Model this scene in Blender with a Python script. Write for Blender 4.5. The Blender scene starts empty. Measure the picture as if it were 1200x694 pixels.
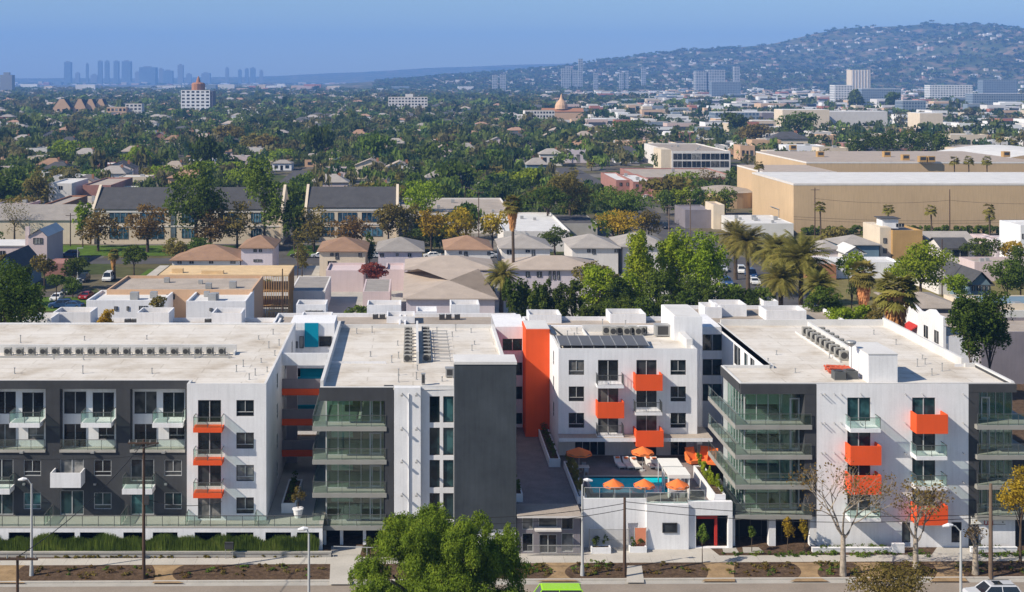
import bpy, math, random
import numpy as np
from mathutils import Vector
R = math.radians
random.seed(7)
scene = bpy.context.scene
COL = scene.collection

# ---------------------------------------------------------------- camera
F = 1500.0          # focal length in photo pixels (photo is 1200 wide)
H = 44.5            # camera height above the street
U0, V0 = 484.0, 92.0  # principal point (level camera, shifted lens)
cam_d = bpy.data.cameras.new('camera')
cam = bpy.data.objects.new('camera', cam_d)
COL.objects.link(cam)
cam.location = (0, 0, H)
cam.rotation_euler = (R(90), 0, 0)
cam_d.sensor_width = 36
cam_d.lens = 36 * F / 1200
cam_d.shift_x = (600 - U0) / 1200
cam_d.shift_y = -(347 - V0) / 1200
cam_d.clip_start = 1
cam_d.clip_end = 60000
scene.camera = cam

# ---------------------------------------------------------------- light
sun_vec = Vector((-1.0, -0.42, 0.84)).normalized()      # towards the sun
elev = math.asin(sun_vec.z)
azim = math.atan2(sun_vec.x, sun_vec.y)                  # from +Y towards +X
world = bpy.data.worlds.new('World')
scene.world = world
world.use_nodes = True
nt = world.node_tree
for n in list(nt.nodes): nt.nodes.remove(n)
wo = nt.nodes.new('ShaderNodeOutputWorld')
bg = nt.nodes.new('ShaderNodeBackground')
sky = nt.nodes.new('ShaderNodeTexSky')
sky.sky_type = 'NISHITA'
sky.sun_disc = False
sky.sun_elevation = elev
sky.sun_rotation = azim
sky.altitude = 50
sky.air_density = 1.0
sky.dust_density = 0.3
sky.ozone_density = 5.0
bg.inputs['Strength'].default_value = 0.09
nt.links.new(sky.outputs[0], bg.inputs[0])
nt.links.new(bg.outputs[0], wo.inputs[0])
sd = bpy.data.lights.new('sun', 'SUN')
sd.energy = 5.0
sd.angle = R(0.5)
sd.color = (1.0, 0.90, 0.76)
so = bpy.data.objects.new('sun', sd)
COL.objects.link(so)
so.rotation_euler = (-sun_vec).to_track_quat('-Z', 'Y').to_euler()
scene.view_settings.view_transform = 'Standard'
scene.view_settings.look = 'None'
scene.view_settings.exposure = 0.4
scene.view_settings.gamma = 1.0
scene.cycles.volume_bounces = 1
scene.cycles.transparent_max_bounces = 24

# ---------------------------------------------------------------- pixel helpers
def X(u, Y): return (u - U0) * Y / F
def Z(v, Y): return H - (v - V0) * Y / F
def YG(v, z=0.0): return F * (H - z) / (v - V0)
def U_of(x, y): return U0 + F * x / y
def V_of(z, y): return V0 + F * (H - z) / y

# ---------------------------------------------------------------- materials
def newmat(name):
    m = bpy.data.materials.new(name); m.use_nodes = True
    t = m.node_tree
    for n in list(t.nodes): t.nodes.remove(n)
    o = t.nodes.new('ShaderNodeOutputMaterial')
    return m, t, o
def nd(t, typ, **kw):
    n = t.nodes.new(typ)
    for k, v in kw.items():
        if k in n.inputs.keys(): n.inputs[k].default_value = v
        else: setattr(n, k, v)
    return n
def ramp(t, fac, stops):
    r = t.nodes.new('ShaderNodeValToRGB')
    e = r.color_ramp.elements
    while len(e) < len(stops): e.new(0.5)
    for i, (p, c) in enumerate(stops):
        e[i].position = p; e[i].color = (c[0], c[1], c[2], 1)
    t.links.new(fac, r.inputs[0]); return r.outputs[0]
def sc(c, k): return tuple(min(1, x * k) for x in c)

def mat(name, col, rough=0.8, var=0.12, scale=1.5, streak=0.0, metal=0.0, bump=0.0, spec=0.3, objvar=0.0, fine=0.0):
    """painted / cast surface with blotches, optional vertical streaks"""
    m, t, o = newmat(name)
    p = nd(t, 'ShaderNodeBsdfPrincipled', Roughness=rough, Metallic=metal)
    p.inputs['Specular IOR Level'].default_value = spec
    tc = nd(t, 'ShaderNodeTexCoord')
    n1 = nd(t, 'ShaderNodeTexNoise', Scale=scale * 0.3, Detail=6.0, Roughness=0.6)
    t.links.new(tc.outputs['Object'], n1.inputs['Vector'])
    c = ramp(t, n1.outputs[0], [(0.3, sc(col, 1 - var)), (0.7, sc(col, 1 + var * 0.6))])
    if streak > 0:
        mp = nd(t, 'ShaderNodeMapping'); mp.inputs['Scale'].default_value = (3.0, 3.0, 0.18)
        t.links.new(tc.outputs['Object'], mp.inputs[0])
        n2 = nd(t, 'ShaderNodeTexNoise', Scale=1.0, Detail=5.0, Roughness=0.65)
        t.links.new(mp.outputs[0], n2.inputs['Vector'])
        r2 = ramp(t, n2.outputs[0], [(0.45, (1, 1, 1)), (0.75, (1 - streak,) * 3)])
        mx = nd(t, 'ShaderNodeMixRGB', blend_type='MULTIPLY'); mx.inputs[0].default_value = 1
        t.links.new(c, mx.inputs[1]); t.links.new(r2, mx.inputs[2]); c = mx.outputs[0]
    if fine > 0:
        n4 = nd(t, 'ShaderNodeTexNoise', Scale=6.0, Detail=4.0, Roughness=0.7)
        t.links.new(tc.outputs['Object'], n4.inputs['Vector'])
        r4 = ramp(t, n4.outputs[0], [(0.35, (1 - fine,) * 3), (0.65, (1, 1, 1))])
        mx = nd(t, 'ShaderNodeMixRGB', blend_type='MULTIPLY'); mx.inputs[0].default_value = 1
        t.links.new(c, mx.inputs[1]); t.links.new(r4, mx.inputs[2]); c = mx.outputs[0]
    if objvar > 0:
        oi = nd(t, 'ShaderNodeObjectInfo')
        hs = nd(t, 'ShaderNodeHueSaturation')
        mr = nd(t, 'ShaderNodeMapRange'); mr.inputs['To Min'].default_value = 1 - objvar; mr.inputs['To Max'].default_value = 1 + objvar
        t.links.new(oi.outputs['Random'], mr.inputs[0]); t.links.new(mr.outputs[0], hs.inputs['Value'])
        t.links.new(c, hs.inputs['Color']); c = hs.outputs[0]
    t.links.new(c, p.inputs['Base Color'])
    if bump > 0:
        n3 = nd(t, 'ShaderNodeTexNoise', Scale=scale * 8, Detail=4.0)
        t.links.new(tc.outputs['Object'], n3.inputs['Vector'])
        b = nd(t, 'ShaderNodeBump', Strength=bump, Distance=0.05)
        t.links.new(n3.outputs[0], b.inputs['Height']); t.links.new(b.outputs[0], p.inputs['Normal'])
    t.links.new(p.outputs[0], o.inputs[0])
    return m

def foliage(name, c1, c2, c3=None, objvar=0.25, scale=0.6, attr=False, trans=0.4):
    m, t, o = newmat(name)
    if not attr: c1, c2, c3 = tuple(a * b for a, b in zip(c1, (2.75, 2.15, 1.7))), tuple(a * b for a, b in zip(c2, (2.55, 2.0, 1.7))), tuple(a * b for a, b in zip(c3 or c2, (2.1, 1.75, 1.5)))
    tc = nd(t, 'ShaderNodeTexCoord')
    if attr:
        a = nd(t, 'ShaderNodeAttribute', attribute_name='Col')
        c = a.outputs['Color']
        n1 = nd(t, 'ShaderNodeTexNoise', Scale=0.5, Detail=3.0)
        t.links.new(tc.outputs['Object'], n1.inputs['Vector'])
        r2 = ramp(t, n1.outputs[0], [(0.35, (0.65, 0.68, 0.7)), (0.65, (1, 1, 1))])
        mx = nd(t, 'ShaderNodeMixRGB', blend_type='MULTIPLY'); mx.inputs[0].default_value = 1
        t.links.new(c, mx.inputs[1]); t.links.new(r2, mx.inputs[2]); c = mx.outputs[0]
    else:
        n1 = nd(t, 'ShaderNodeTexNoise', Scale=scale, Detail=5.0, Roughness=0.7)
        t.links.new(tc.outputs['Object'], n1.inputs['Vector'])
        c = ramp(t, n1.outputs[0], [(0.32, c1), (0.55, c2), (0.72, c3 or c2)])
        oi = nd(t, 'ShaderNodeObjectInfo')
        hs = nd(t, 'ShaderNodeHueSaturation')
        mr = nd(t, 'ShaderNodeMapRange'); mr.inputs['To Min'].default_value = 1 - objvar; mr.inputs['To Max'].default_value = 1 + objvar
        mh = nd(t, 'ShaderNodeMapRange'); mh.inputs['To Min'].default_value = 0.5 - 0.006 * (objvar > 0); mh.inputs['To Max'].default_value = 0.5 + 0.018 * (objvar > 0)
        mu = nd(t, 'ShaderNodeMath', operation='FRACT'); mm = nd(t, 'ShaderNodeMath', operation='MULTIPLY'); mm.inputs[1].default_value = 7.31
        t.links.new(oi.outputs['Random'], mm.inputs[0]); t.links.new(mm.outputs[0], mu.inputs[0])
        t.links.new(oi.outputs['Random'], mr.inputs[0]); t.links.new(mu.outputs[0], mh.inputs[0])
        t.links.new(mr.outputs[0], hs.inputs['Value']); t.links.new(mh.outputs[0], hs.inputs['Hue'])
        t.links.new(c, hs.inputs['Color']); c = hs.outputs[0]
    d = nd(t, 'ShaderNodeBsdfDiffuse'); tr = nd(t, 'ShaderNodeBsdfTranslucent')
    mix = nd(t, 'ShaderNodeMixShader'); mix.inputs[0].default_value = trans
    t.links.new(c, d.inputs[0]); t.links.new(c, tr.inputs[0])
    t.links.new(d.outputs[0], mix.inputs[1]); t.links.new(tr.outputs[0], mix.inputs[2])
    t.links.new(mix.outputs[0], o.inputs[0])
    return m

def seeglass(name, tint, refl=0.12, mx_=0.55):
    m, t, o = newmat(name)
    tr = nd(t, 'ShaderNodeBsdfTransparent'); tr.inputs[0].default_value = (*tint, 1)
    gl = nd(t, 'ShaderNodeBsdfGlossy', Roughness=0.03); gl.inputs[0].default_value = (0.9, 1, 0.97, 1)
    lw = nd(t, 'ShaderNodeLayerWeight', Blend=0.35)
    mr = nd(t, 'ShaderNodeMapRange'); mr.inputs['To Min'].default_value = refl; mr.inputs['To Max'].default_value = mx_
    t.links.new(lw.outputs['Fresnel'], mr.inputs[0])
    mx = nd(t, 'ShaderNodeMixShader'); t.links.new(mr.outputs[0], mx.inputs[0])
    t.links.new(tr.outputs[0], mx.inputs[1]); t.links.new(gl.outputs[0], mx.inputs[2])
    t.links.new(mx.outputs[0], o.inputs[0])
    return m

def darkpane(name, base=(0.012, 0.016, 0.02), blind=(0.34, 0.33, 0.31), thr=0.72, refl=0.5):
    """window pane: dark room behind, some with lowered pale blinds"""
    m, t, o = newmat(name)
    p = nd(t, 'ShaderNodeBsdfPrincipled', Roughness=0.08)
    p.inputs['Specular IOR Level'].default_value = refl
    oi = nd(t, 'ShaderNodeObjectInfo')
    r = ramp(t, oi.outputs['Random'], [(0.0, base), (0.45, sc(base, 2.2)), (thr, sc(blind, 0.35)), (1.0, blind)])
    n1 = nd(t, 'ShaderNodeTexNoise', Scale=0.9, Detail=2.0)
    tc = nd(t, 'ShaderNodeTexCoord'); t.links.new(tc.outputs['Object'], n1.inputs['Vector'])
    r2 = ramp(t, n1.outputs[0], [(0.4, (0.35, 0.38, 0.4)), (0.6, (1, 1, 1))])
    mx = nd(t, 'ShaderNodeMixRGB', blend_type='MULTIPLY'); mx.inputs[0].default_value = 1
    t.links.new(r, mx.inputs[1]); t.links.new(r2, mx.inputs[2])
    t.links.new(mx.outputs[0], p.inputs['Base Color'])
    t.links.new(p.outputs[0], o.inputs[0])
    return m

M = {}
M['white'] = mat('white stucco', (0.79, 0.79, 0.80), 0.9, 0.09, 1.0, 0.13, bump=0.15, spec=0.1, fine=0.05)
M['dark'] = mat('charcoal stucco', (0.062, 0.064, 0.068), 0.9, 0.2, 1.2, 0.12, bump=0.2, spec=0.15)
M['slate'] = mat('slate blue stucco', (0.058, 0.068, 0.078), 0.9, 0.25, 1.0, 0.2, bump=0.3, spec=0.15)
M['orange'] = mat('orange stucco', (0.76, 0.10, 0.025), 0.8, 0.08, 1.0, 0.06, spec=0.15)
M['teal'] = mat('teal stucco', (0.0, 0.23, 0.34), 0.8, 0.08, 1.0, 0.06, spec=0.15)
M['roof'] = mat('cream roof membrane', (0.66, 0.60, 0.52), 0.95, 0.16, 1.0, bump=0.05, spec=0.05, fine=0.12)
def roofmat():
    m, t, o = newmat('cream roof membrane'); p = nd(t, 'ShaderNodeBsdfPrincipled', Roughness=0.95); p.inputs['Specular IOR Level'].default_value = 0.05
    tc = nd(t, 'ShaderNodeTexCoord')
    n1 = nd(t, 'ShaderNodeTexNoise', Scale=0.16, Detail=9.0, Roughness=0.68); t.links.new(tc.outputs['Object'], n1.inputs['Vector'])
    c = ramp(t, n1.outputs[0], [(0.30, (0.42, 0.36, 0.29)), (0.42, (0.56, 0.51, 0.44)), (0.55, (0.66, 0.62, 0.56)), (0.75, (0.70, 0.67, 0.62))])
    b = nd(t, 'ShaderNodeTexBrick', Scale=1.0); b.inputs['Color1'].default_value = (1, 1, 1, 1); b.inputs['Color2'].default_value = (.94, .94, .94, 1); b.inputs['Mortar'].default_value = (.78, .77, .75, 1)
    b.inputs['Brick Width'].default_value = 9.0; b.inputs['Row Height'].default_value = 1.9; b.inputs['Mortar Size'].default_value = 0.06
    t.links.new(tc.outputs['Object'], b.inputs['Vector'])
    mx = nd(t, 'ShaderNodeMixRGB', blend_type='MULTIPLY'); mx.inputs[0].default_value = 1
    t.links.new(c, mx.inputs[1]); t.links.new(b.outputs[0], mx.inputs[2])
    n2 = nd(t, 'ShaderNodeTexNoise', Scale=1.4, Detail=6.0, Roughness=0.75); t.links.new(tc.outputs['Object'], n2.inputs['Vector'])
    r2 = ramp(t, n2.outputs[0], [(0.28, (.72, .68, .62)), (0.42, (1, 1, 1))])
    m2 = nd(t, 'ShaderNodeMixRGB', blend_type='MULTIPLY'); m2.inputs[0].default_value = 1
    t.links.new(mx.outputs[0], m2.inputs[1]); t.links.new(r2, m2.inputs[2])
    t.links.new(m2.outputs[0], p.inputs['Base Color']); t.links.new(p.outputs[0], o.inputs[0]); return m
M['roof'] = roofmat()
M['concrete'] = mat('pale concrete', (0.42, 0.40, 0.36), 0.9, 0.14, 1.2, fine=0.1, spec=0.1)
M['walk'] = mat('sidewalk concrete', (0.50, 0.47, 0.42), 0.9, 0.14, 1.2, fine=0.12, spec=0.1)
M['slab'] = mat('balcony concrete', (0.30, 0.295, 0.27), 0.85, 0.15, 1.2, spec=0.2)
M['paver'] = mat('courtyard paving', (0.25, 0.22, 0.21), 0.9, 0.2, 2.0, fine=0.2, spec=0.15)
M['asphalt'] = mat('worn asphalt', (0.30, 0.255, 0.21), 0.95, 0.15, 0.8, fine=0.15, spec=0.1)
M['asphalt2'] = mat('old grey asphalt', (0.105, 0.10, 0.10), 0.95, 0.2, 0.5, fine=0.15, spec=0.1)
M['dirt'] = mat('mulch soil', (0.15, 0.10, 0.065), 1.0, 0.5, 6.0, fine=0.5, spec=0.05, bump=0.5)
M['sand'] = mat('decomposed granite', (0.36, 0.25, 0.14), 1.0, 0.3, 3.0, fine=0.2, spec=0.05)
M['frame'] = mat('bronze window frame', (0.05, 0.05, 0.05), 0.5, 0.1, spec=0.4)
M['frame_l'] = mat('aluminium frame', (0.45, 0.46, 0.46), 0.45, 0.1, spec=0.5)
M['rail'] = mat('grey painted rail', (0.09, 0.095, 0.095), 0.5, 0.1)
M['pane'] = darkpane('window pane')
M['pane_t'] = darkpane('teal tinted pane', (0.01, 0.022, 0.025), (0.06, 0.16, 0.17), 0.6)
M['glass'] = seeglass('green tinted glass', (0.72, 0.86, 0.81), 0.10)
M['railglass'] = seeglass('railing glass', (0.86, 0.93, 0.90), 0.05, 0.35)
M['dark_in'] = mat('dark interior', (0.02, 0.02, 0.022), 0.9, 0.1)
M['room'] = mat('room wall', (0.70, 0.70, 0.65), 0.9, 0.05)
M['blind'] = mat('roller blind', (0.55, 0.62, 0.57), 0.9, 0.06)
M['metal'] = mat('galvanised metal', (0.38, 0.38, 0.37), 0.5, 0.15, metal=0.3, spec=0.5)
M['acdark'] = mat('condenser grille', (0.05, 0.05, 0.05), 0.6, 0.2)
M['accase'] = mat('condenser casing', (0.33, 0.32, 0.29), 0.6, 0.1)
M['wood'] = mat('creosoted pole wood', (0.085, 0.052, 0.035), 0.9, 0.3, 2.0, 0.3)
M['palewood'] = mat('weathered pole wood', (0.17, 0.12, 0.085), 0.9, 0.3, 2.0, 0.3)
M['timber'] = mat('fresh framing timber', (0.55, 0.34, 0.15), 0.8, 0.2, 2.0)
M['ply'] = mat('plywood decking', (0.72, 0.52, 0.29), 0.85, 0.15, 2.0, fine=0.15)
M['bark'] = mat('brown bark', (0.09, 0.065, 0.045), 0.95, 0.3, 4.0, bump=0.5)
M['sycbark'] = mat('mottled sycamore bark', (0.40, 0.34, 0.27), 0.9, 0.45, 6.0, fine=0.35)
M['wire'] = mat('black cable', (0.02, 0.02, 0.02), 0.6, 0.1)
M['lampgrey'] = mat('lamp post paint', (0.42, 0.43, 0.43), 0.5, 0.1)
M['pool'] = mat('pool water', (0.0, 0.62, 0.72), 0.04, 0.15, 1.5, spec=0.6)
M['fabric_o'] = mat('orange canvas', (0.80, 0.19, 0.045), 0.85, 0.1, 3.0)
M['fabric_w'] = mat('white canvas', (0.75, 0.74, 0.70), 0.85, 0.06)
M['cushion'] = mat('grey cushion', (0.35, 0.34, 0.36), 0.9, 0.1)
M['red'] = mat('red painted steel', (0.45, 0.03, 0.02), 0.6, 0.1)
M['shingle'] = mat('dark grey shingles', (0.085, 0.085, 0.09), 0.95, 0.2, 1.5, fine=0.3)
M['tanroof'] = mat('tan shingles', (0.36, 0.22, 0.14), 0.95, 0.18, 1.5, fine=0.2, objvar=0.12)
M['greyroof'] = mat('pale grey shingles', (0.36, 0.33, 0.30), 0.95, 0.16, 1.5, fine=0.2, objvar=0.15)
M['beigeroof'] = mat('beige composition roof', (0.42, 0.35, 0.29), 0.95, 0.14, 1.0, fine=0.15, objvar=0.1)
M['gravel'] = mat('gravel roofing', (0.42, 0.36, 0.30), 0.95, 0.2, 1.0, fine=0.25, objvar=0.1)
M['whiteroof'] = mat('white coated roof', (0.66, 0.65, 0.63), 0.9, 0.12, 1.0, fine=0.1)
M['cream'] = mat('cream stucco', (0.66, 0.56, 0.43), 0.9, 0.08, 1.0, 0.1)
M['peach'] = mat('peach stucco', (0.58, 0.38, 0.24), 0.9, 0.08, 1.0, 0.1)
M['pink'] = mat('pink stucco', (0.60, 0.49, 0.48), 0.9, 0.08, 1.0, 0.1)
M['lilac'] = mat('lilac white stucco', (0.58, 0.52, 0.55), 0.9, 0.08, 1.0, 0.1)
M['offwhite'] = mat('off white stucco', (0.66, 0.63, 0.60), 0.9, 0.08, 1.0, 0.1, objvar=0.08)
M['tan'] = mat('tan stage wall', (0.54, 0.39, 0.235), 0.92, 0.1, 0.25, 0.16)
M['tan2'] = mat('deep tan stucco', (0.45, 0.28, 0.11), 0.92, 0.12, 0.8, 0.12)
M['salmon'] = mat('salmon brick', (0.34, 0.17, 0.14), 0.92, 0.15, 2.0)
M['brick'] = mat('terracotta brick', (0.36, 0.17, 0.09), 0.92, 0.15, 2.0)
M['mauve'] = mat('mauve grey stucco', (0.22, 0.20, 0.22), 0.92, 0.15, 1.0, 0.1)
M['bluepaint'] = mat('blue grey siding', (0.16, 0.24, 0.30), 0.85, 0.1)
M['bluegl'] = darkpane('blue school window', (0.02, 0.07, 0.12), (0.10, 0.24, 0.34), 0.5)
M['lawn'] = mat('mown lawn', (0.10, 0.17, 0.025), 1.0, 0.3, 1.5, fine=0.3, spec=0.05)
M['drygrass'] = mat('dry verge', (0.22, 0.19, 0.08), 1.0, 0.3, 1.5, fine=0.3, spec=0.05)
M['solar'] = mat('dark solar cells', (0.11, 0.105, 0.10), 0.4, 0.1, spec=0.5)
M['tyre'] = mat('tyre rubber', (0.02, 0.02, 0.02), 0.8, 0.1)
M['rim'] = mat('alloy rim', (0.5, 0.5, 0.5), 0.3, 0.05, metal=0.8)
M['carglass'] = mat('car glass', (0.015, 0.02, 0.025), 0.05, 0.0, spec=0.8)
M['lightglass'] = mat('headlamp glass', (0.7, 0.7, 0.68), 0.1, 0.0, spec=0.8)
def paint(name, c):
    m = mat(name, c, 0.25, 0.03, spec=0.6); return m
M['fol_mid'] = foliage('mid green leaves', (0.022, 0.042, 0.009), (0.055, 0.095, 0.018), (0.105, 0.15, 0.025))
M['fol_dark'] = foliage('dark green leaves', (0.018, 0.034, 0.008), (0.04, 0.068, 0.014), (0.07, 0.10, 0.022))
M['fol_bright'] = foliage('bright green leaves', (0.045, 0.08, 0.01), (0.11, 0.17, 0.015), (0.19, 0.25, 0.025), objvar=0.1)
M['fol_yellow'] = foliage('yellow green leaves', (0.08, 0.075, 0.012), (0.18, 0.155, 0.02), (0.27, 0.21, 0.025), objvar=0.1)
M['fol_rust'] = foliage('rusty brown leaves', (0.05, 0.042, 0.016), (0.085, 0.068, 0.025), (0.12, 0.09, 0.036), objvar=0.12)
M['fol_olive'] = foliage('olive leaves', (0.045, 0.048, 0.018), (0.09, 0.09, 0.03), (0.14, 0.125, 0.045), objvar=0.15)
M['fol_near'] = foliage('fresh pepper tree leaves', (0.028, 0.058, 0.010), (0.076, 0.135, 0.018), (0.15, 0.21, 0.03), objvar=0.0, scale=0.8)
M['fol_attr'] = foliage('distant tree leaves', None, None, attr=True)
M['palm'] = foliage('palm frond', (0.05, 0.06, 0.018), (0.105, 0.115, 0.035), (0.19, 0.17, 0.055), objvar=0.1)
M['palmdry'] = foliage('dry palm skirt', (0.15, 0.09, 0.045), (0.28, 0.18, 0.09), (0.36, 0.25, 0.13), objvar=0.1)
M['grass'] = foliage('rush leaves', (0.03, 0.055, 0.012), (0.075, 0.12, 0.025), (0.15, 0.19, 0.045), objvar=0.1)

# ---------------------------------------------------------------- mesh builder
WL = {}
def loc_of(o): return WL.get(o.name, Vector((0, 0, 0))) if o else Vector((0, 0, 0))
class MB:
    def __init__(s): s.v = []; s.f = []; s.m = []
    def poly(s, pts, m=0):
        i = len(s.v); s.v += [tuple(p) for p in pts]; s.f.append(tuple(range(i, i + len(pts)))); s.m.append(m); return s
    def box(s, x0, x1, y0, y1, z0, z1, m=0, mt=None):
        if x0 > x1: x0, x1 = x1, x0
        if y0 > y1: y0, y1 = y1, y0
        if z0 > z1: z0, z1 = z1, z0
        i = len(s.v)
        s.v += [(x0, y0, z0), (x1, y0, z0), (x1, y1, z0), (x0, y1, z0), (x0, y0, z1), (x1, y0, z1), (x1, y1, z1), (x0, y1, z1)]
        s.f += [(i, i+3, i+2, i+1), (i+4, i+5, i+6, i+7), (i, i+1, i+5, i+4), (i+1, i+2, i+6, i+5), (i+2, i+3, i+7, i+6), (i+3, i, i+4, i+7)]
        s.m += [m, m if mt is None else mt, m, m, m, m]; return s
    def tube(s, pts, rs, n=8, m=0, cap=True):
        rings = []
        for k, p in enumerate(pts):
            p = Vector(p)
            a = Vector(pts[max(0, k-1)]); b = Vector(pts[min(len(pts)-1, k+1)])
            d = (b - a).normalized() if (b - a).length > 1e-6 else Vector((0, 0, 1))
            up = Vector((0, 0, 1)) if abs(d.z) < 0.9 else Vector((1, 0, 0))
            t1 = d.cross(up).normalized(); t2 = d.cross(t1)
            r = rs[k] if isinstance(rs, (list, tuple)) else rs
            i = len(s.v); rings.append(i)
            for j in range(n):
                an = 2 * math.pi * j / n
                s.v.append(tuple(p + t1 * (r * math.cos(an)) + t2 * (r * math.sin(an))))
        for a, b in zip(rings, rings[1:]):
            for j in range(n):
                s.f.append((a + j, a + (j+1) % n, b + (j+1) % n, b + j)); s.m.append(m)
        if cap:
            s.f.append(tuple(rings[0] + j for j in range(n))); s.m.append(m)
            s.f.append(tuple(rings[-1] + j for j in reversed(range(n)))); s.m.append(m)
        return s
    def prism(s, pts, axis, a0, a1, m=0):
        """extrude a 2-D polygon along axis ('x' or 'y' or 'z')"""
        def mk(p, a): return {'x': (a, p[0], p[1]), 'y': (p[0], a, p[1]), 'z': (p[0], p[1], a)}[axis]
        A = [mk(p, a0) for p in pts]; B = [mk(p, a1) for p in pts]
        s.poly(A, m); s.poly(B[::-1], m)
        n = len(pts)
        for i in range(n):
            j = (i + 1) % n; s.poly([A[i], B[i], B[j], A[j]], m)
        return s
    def build(s, name, mats, parent=None, origin=None, smooth=False, label=None):
        off = loc_of(parent) if parent else Vector(origin or (0, 0, 0))
        me = bpy.data.meshes.new(name)
        ox, oy, oz = off
        me.from_pydata([(a - ox, b - oy, c - oz) for a, b, c in s.v], [], s.f)
        if not isinstance(mats, (list, tuple)): mats = [mats]
        for mm in mats: me.materials.append(M[mm] if isinstance(mm, str) else mm)
        me.polygons.foreach_set('material_index', s.m)
        if smooth: me.polygons.foreach_set('use_smooth', [True] * len(s.f))
        me.update()
        o = bpy.data.objects.new(name, me); COL.objects.link(o)
        if parent: o.parent = parent
        else: o.location = off
        WL[o.name] = off.copy()
        if label: o['label'] = label
        return o
def tag(o, label=None, cat=None, group=None, kind=None):
    if label: o['label'] = label
    if cat: o['category'] = cat
    if group: o['group'] = group
    if kind: o['kind'] = kind
    return o
def thing(name, loc, label, cat, group=None):
    o = bpy.data.objects.new(name, None); COL.objects.link(o)
    o.empty_display_size = 0.5
    o.location = loc; WL[o.name] = Vector(loc)
    return tag(o, label, cat, group)
CH = {}
def copy_tree(o, parent=None):
    c = o.copy(); COL.objects.link(c)
    if parent is not None: c.parent = parent
    for ch in list(o.children): copy_tree(ch, c)
    return c
def place(proto, loc, rz=0, s=1.0, label=None, group=None, used=set()):
    if proto.name not in used: used.add(proto.name); o = proto
    else: o = copy_tree(proto)
    o.location = loc; o.rotation_euler = (0, 0, rz)
    o.scale = s if isinstance(s, (tuple, list)) else (s, s, s)
    if label: o['label'] = label
    if group: o['group'] = group
    return o

def quadmesh(name, V, mats, parent=None, col=None, smooth=False, matidx=None):
    """V: (n*4,3) array -> n quads"""
    n = len(V) // 4
    me = bpy.data.meshes.new(name)
    me.vertices.add(len(V)); me.vertices.foreach_set('co', V.astype(np.float32).ravel())
    me.loops.add(4 * n); me.loops.foreach_set('vertex_index', np.arange(4 * n, dtype=np.int32))
    me.polygons.add(n)
    me.polygons.foreach_set('loop_start', np.arange(0, 4 * n, 4, dtype=np.int32))
    me.polygons.foreach_set('loop_total', np.full(n, 4, dtype=np.int32))
    if not isinstance(mats, (list, tuple)): mats = [mats]
    for mm in mats: me.materials.append(M[mm] if isinstance(mm, str) else mm)
    if matidx is not None: me.polygons.foreach_set('material_index', matidx.astype(np.int32))
    if col is not None:
        ca = me.color_attributes.new('Col', 'FLOAT_COLOR', 'POINT')
        ca.data.foreach_set('color', col.astype(np.float32).ravel())
    me.update(calc_edges=True)
    o = bpy.data.objects.new(name, me); COL.objects.link(o)
    if parent: o.parent = parent; WL[o.name] = loc_of(parent)
    return o

def leafcloud(lobes, n, size, seed=0, clumps=10, spread=0.42, droop=0.0, inner=0.15, clist=None):
    """leaf quads gathered in clumps over ellipsoid lobes; returns (4n,3)"""
    rg = np.random.default_rng(abs(int(seed)))
    L = np.array(lobes, float)
    area = (L[:, 3] * L[:, 4] * L[:, 5]) ** (2 / 3)
    cc = []; cr = []
    tot = clumps * len(L)
    for i, l in enumerate(L):
        k = max(3, int(tot * area[i] / area.sum()))
        d = rg.normal(size=(k, 3)); d /= np.linalg.norm(d, axis=1)[:, None]
        d[:, 2] = np.where(d[:, 2] < -0.75, -d[:, 2], d[:, 2])
        r = 1 - inner * rg.random(k) ** 0.7 * 2
        cc.append(l[:3] + d * l[3:6] * r[:, None] * 0.82)
        cr.append(np.outer(0.6 + 0.8 * rg.random(k), l[3:6]) * spread)
    cc = np.vstack(cc); cr = np.vstack(cr)
    w = (cr.prod(axis=1)) ** (2 / 3); w /= w.sum()
    idx = rg.choice(len(cc), n, p=w)
    d = rg.normal(size=(n, 3)); d /= np.linalg.norm(d, axis=1)[:, None]
    d[:, 2] = np.where(rg.random(n) < .55, np.abs(d[:, 2]), d[:, 2])
    rr = (0.55 + 0.5 * rg.random(n))[:, None]
    P = cc[idx] + d * cr[idx] * rr
    if droop > 0: P[:, 2] -= droop * rg.random(n) ** 1.5
    nrm = d + rg.normal(size=(n, 3)) * 0.55
    nrm /= np.linalg.norm(nrm, axis=1)[:, None]
    a = rg.normal(size=(n, 3))
    if droop > 0: a = a * 0.4 + np.array([0, 0, -1.0])
    t1 = np.cross(nrm, a); t1 /= np.linalg.norm(t1, axis=1)[:, None] + 1e-9
    t2 = np.cross(nrm, t1)
    s1 = (size * (0.5 + 0.7 * rg.random(n)))[:, None]; s2 = s1 * (1.6 if droop > 0 else 1.0) * (0.7 + 0.5 * rg.random(n))[:, None]
    V = np.empty((n, 4, 3))
    V[:, 0] = P - t2 * s2 * 0.6; V[:, 1] = P + t1 * s1 * 0.45 + t2 * s2 * 0.05; V[:, 2] = P + t2 * s2 * 0.6; V[:, 3] = P - t1 * s1 * 0.45
    return V.reshape(-1, 3)

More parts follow.
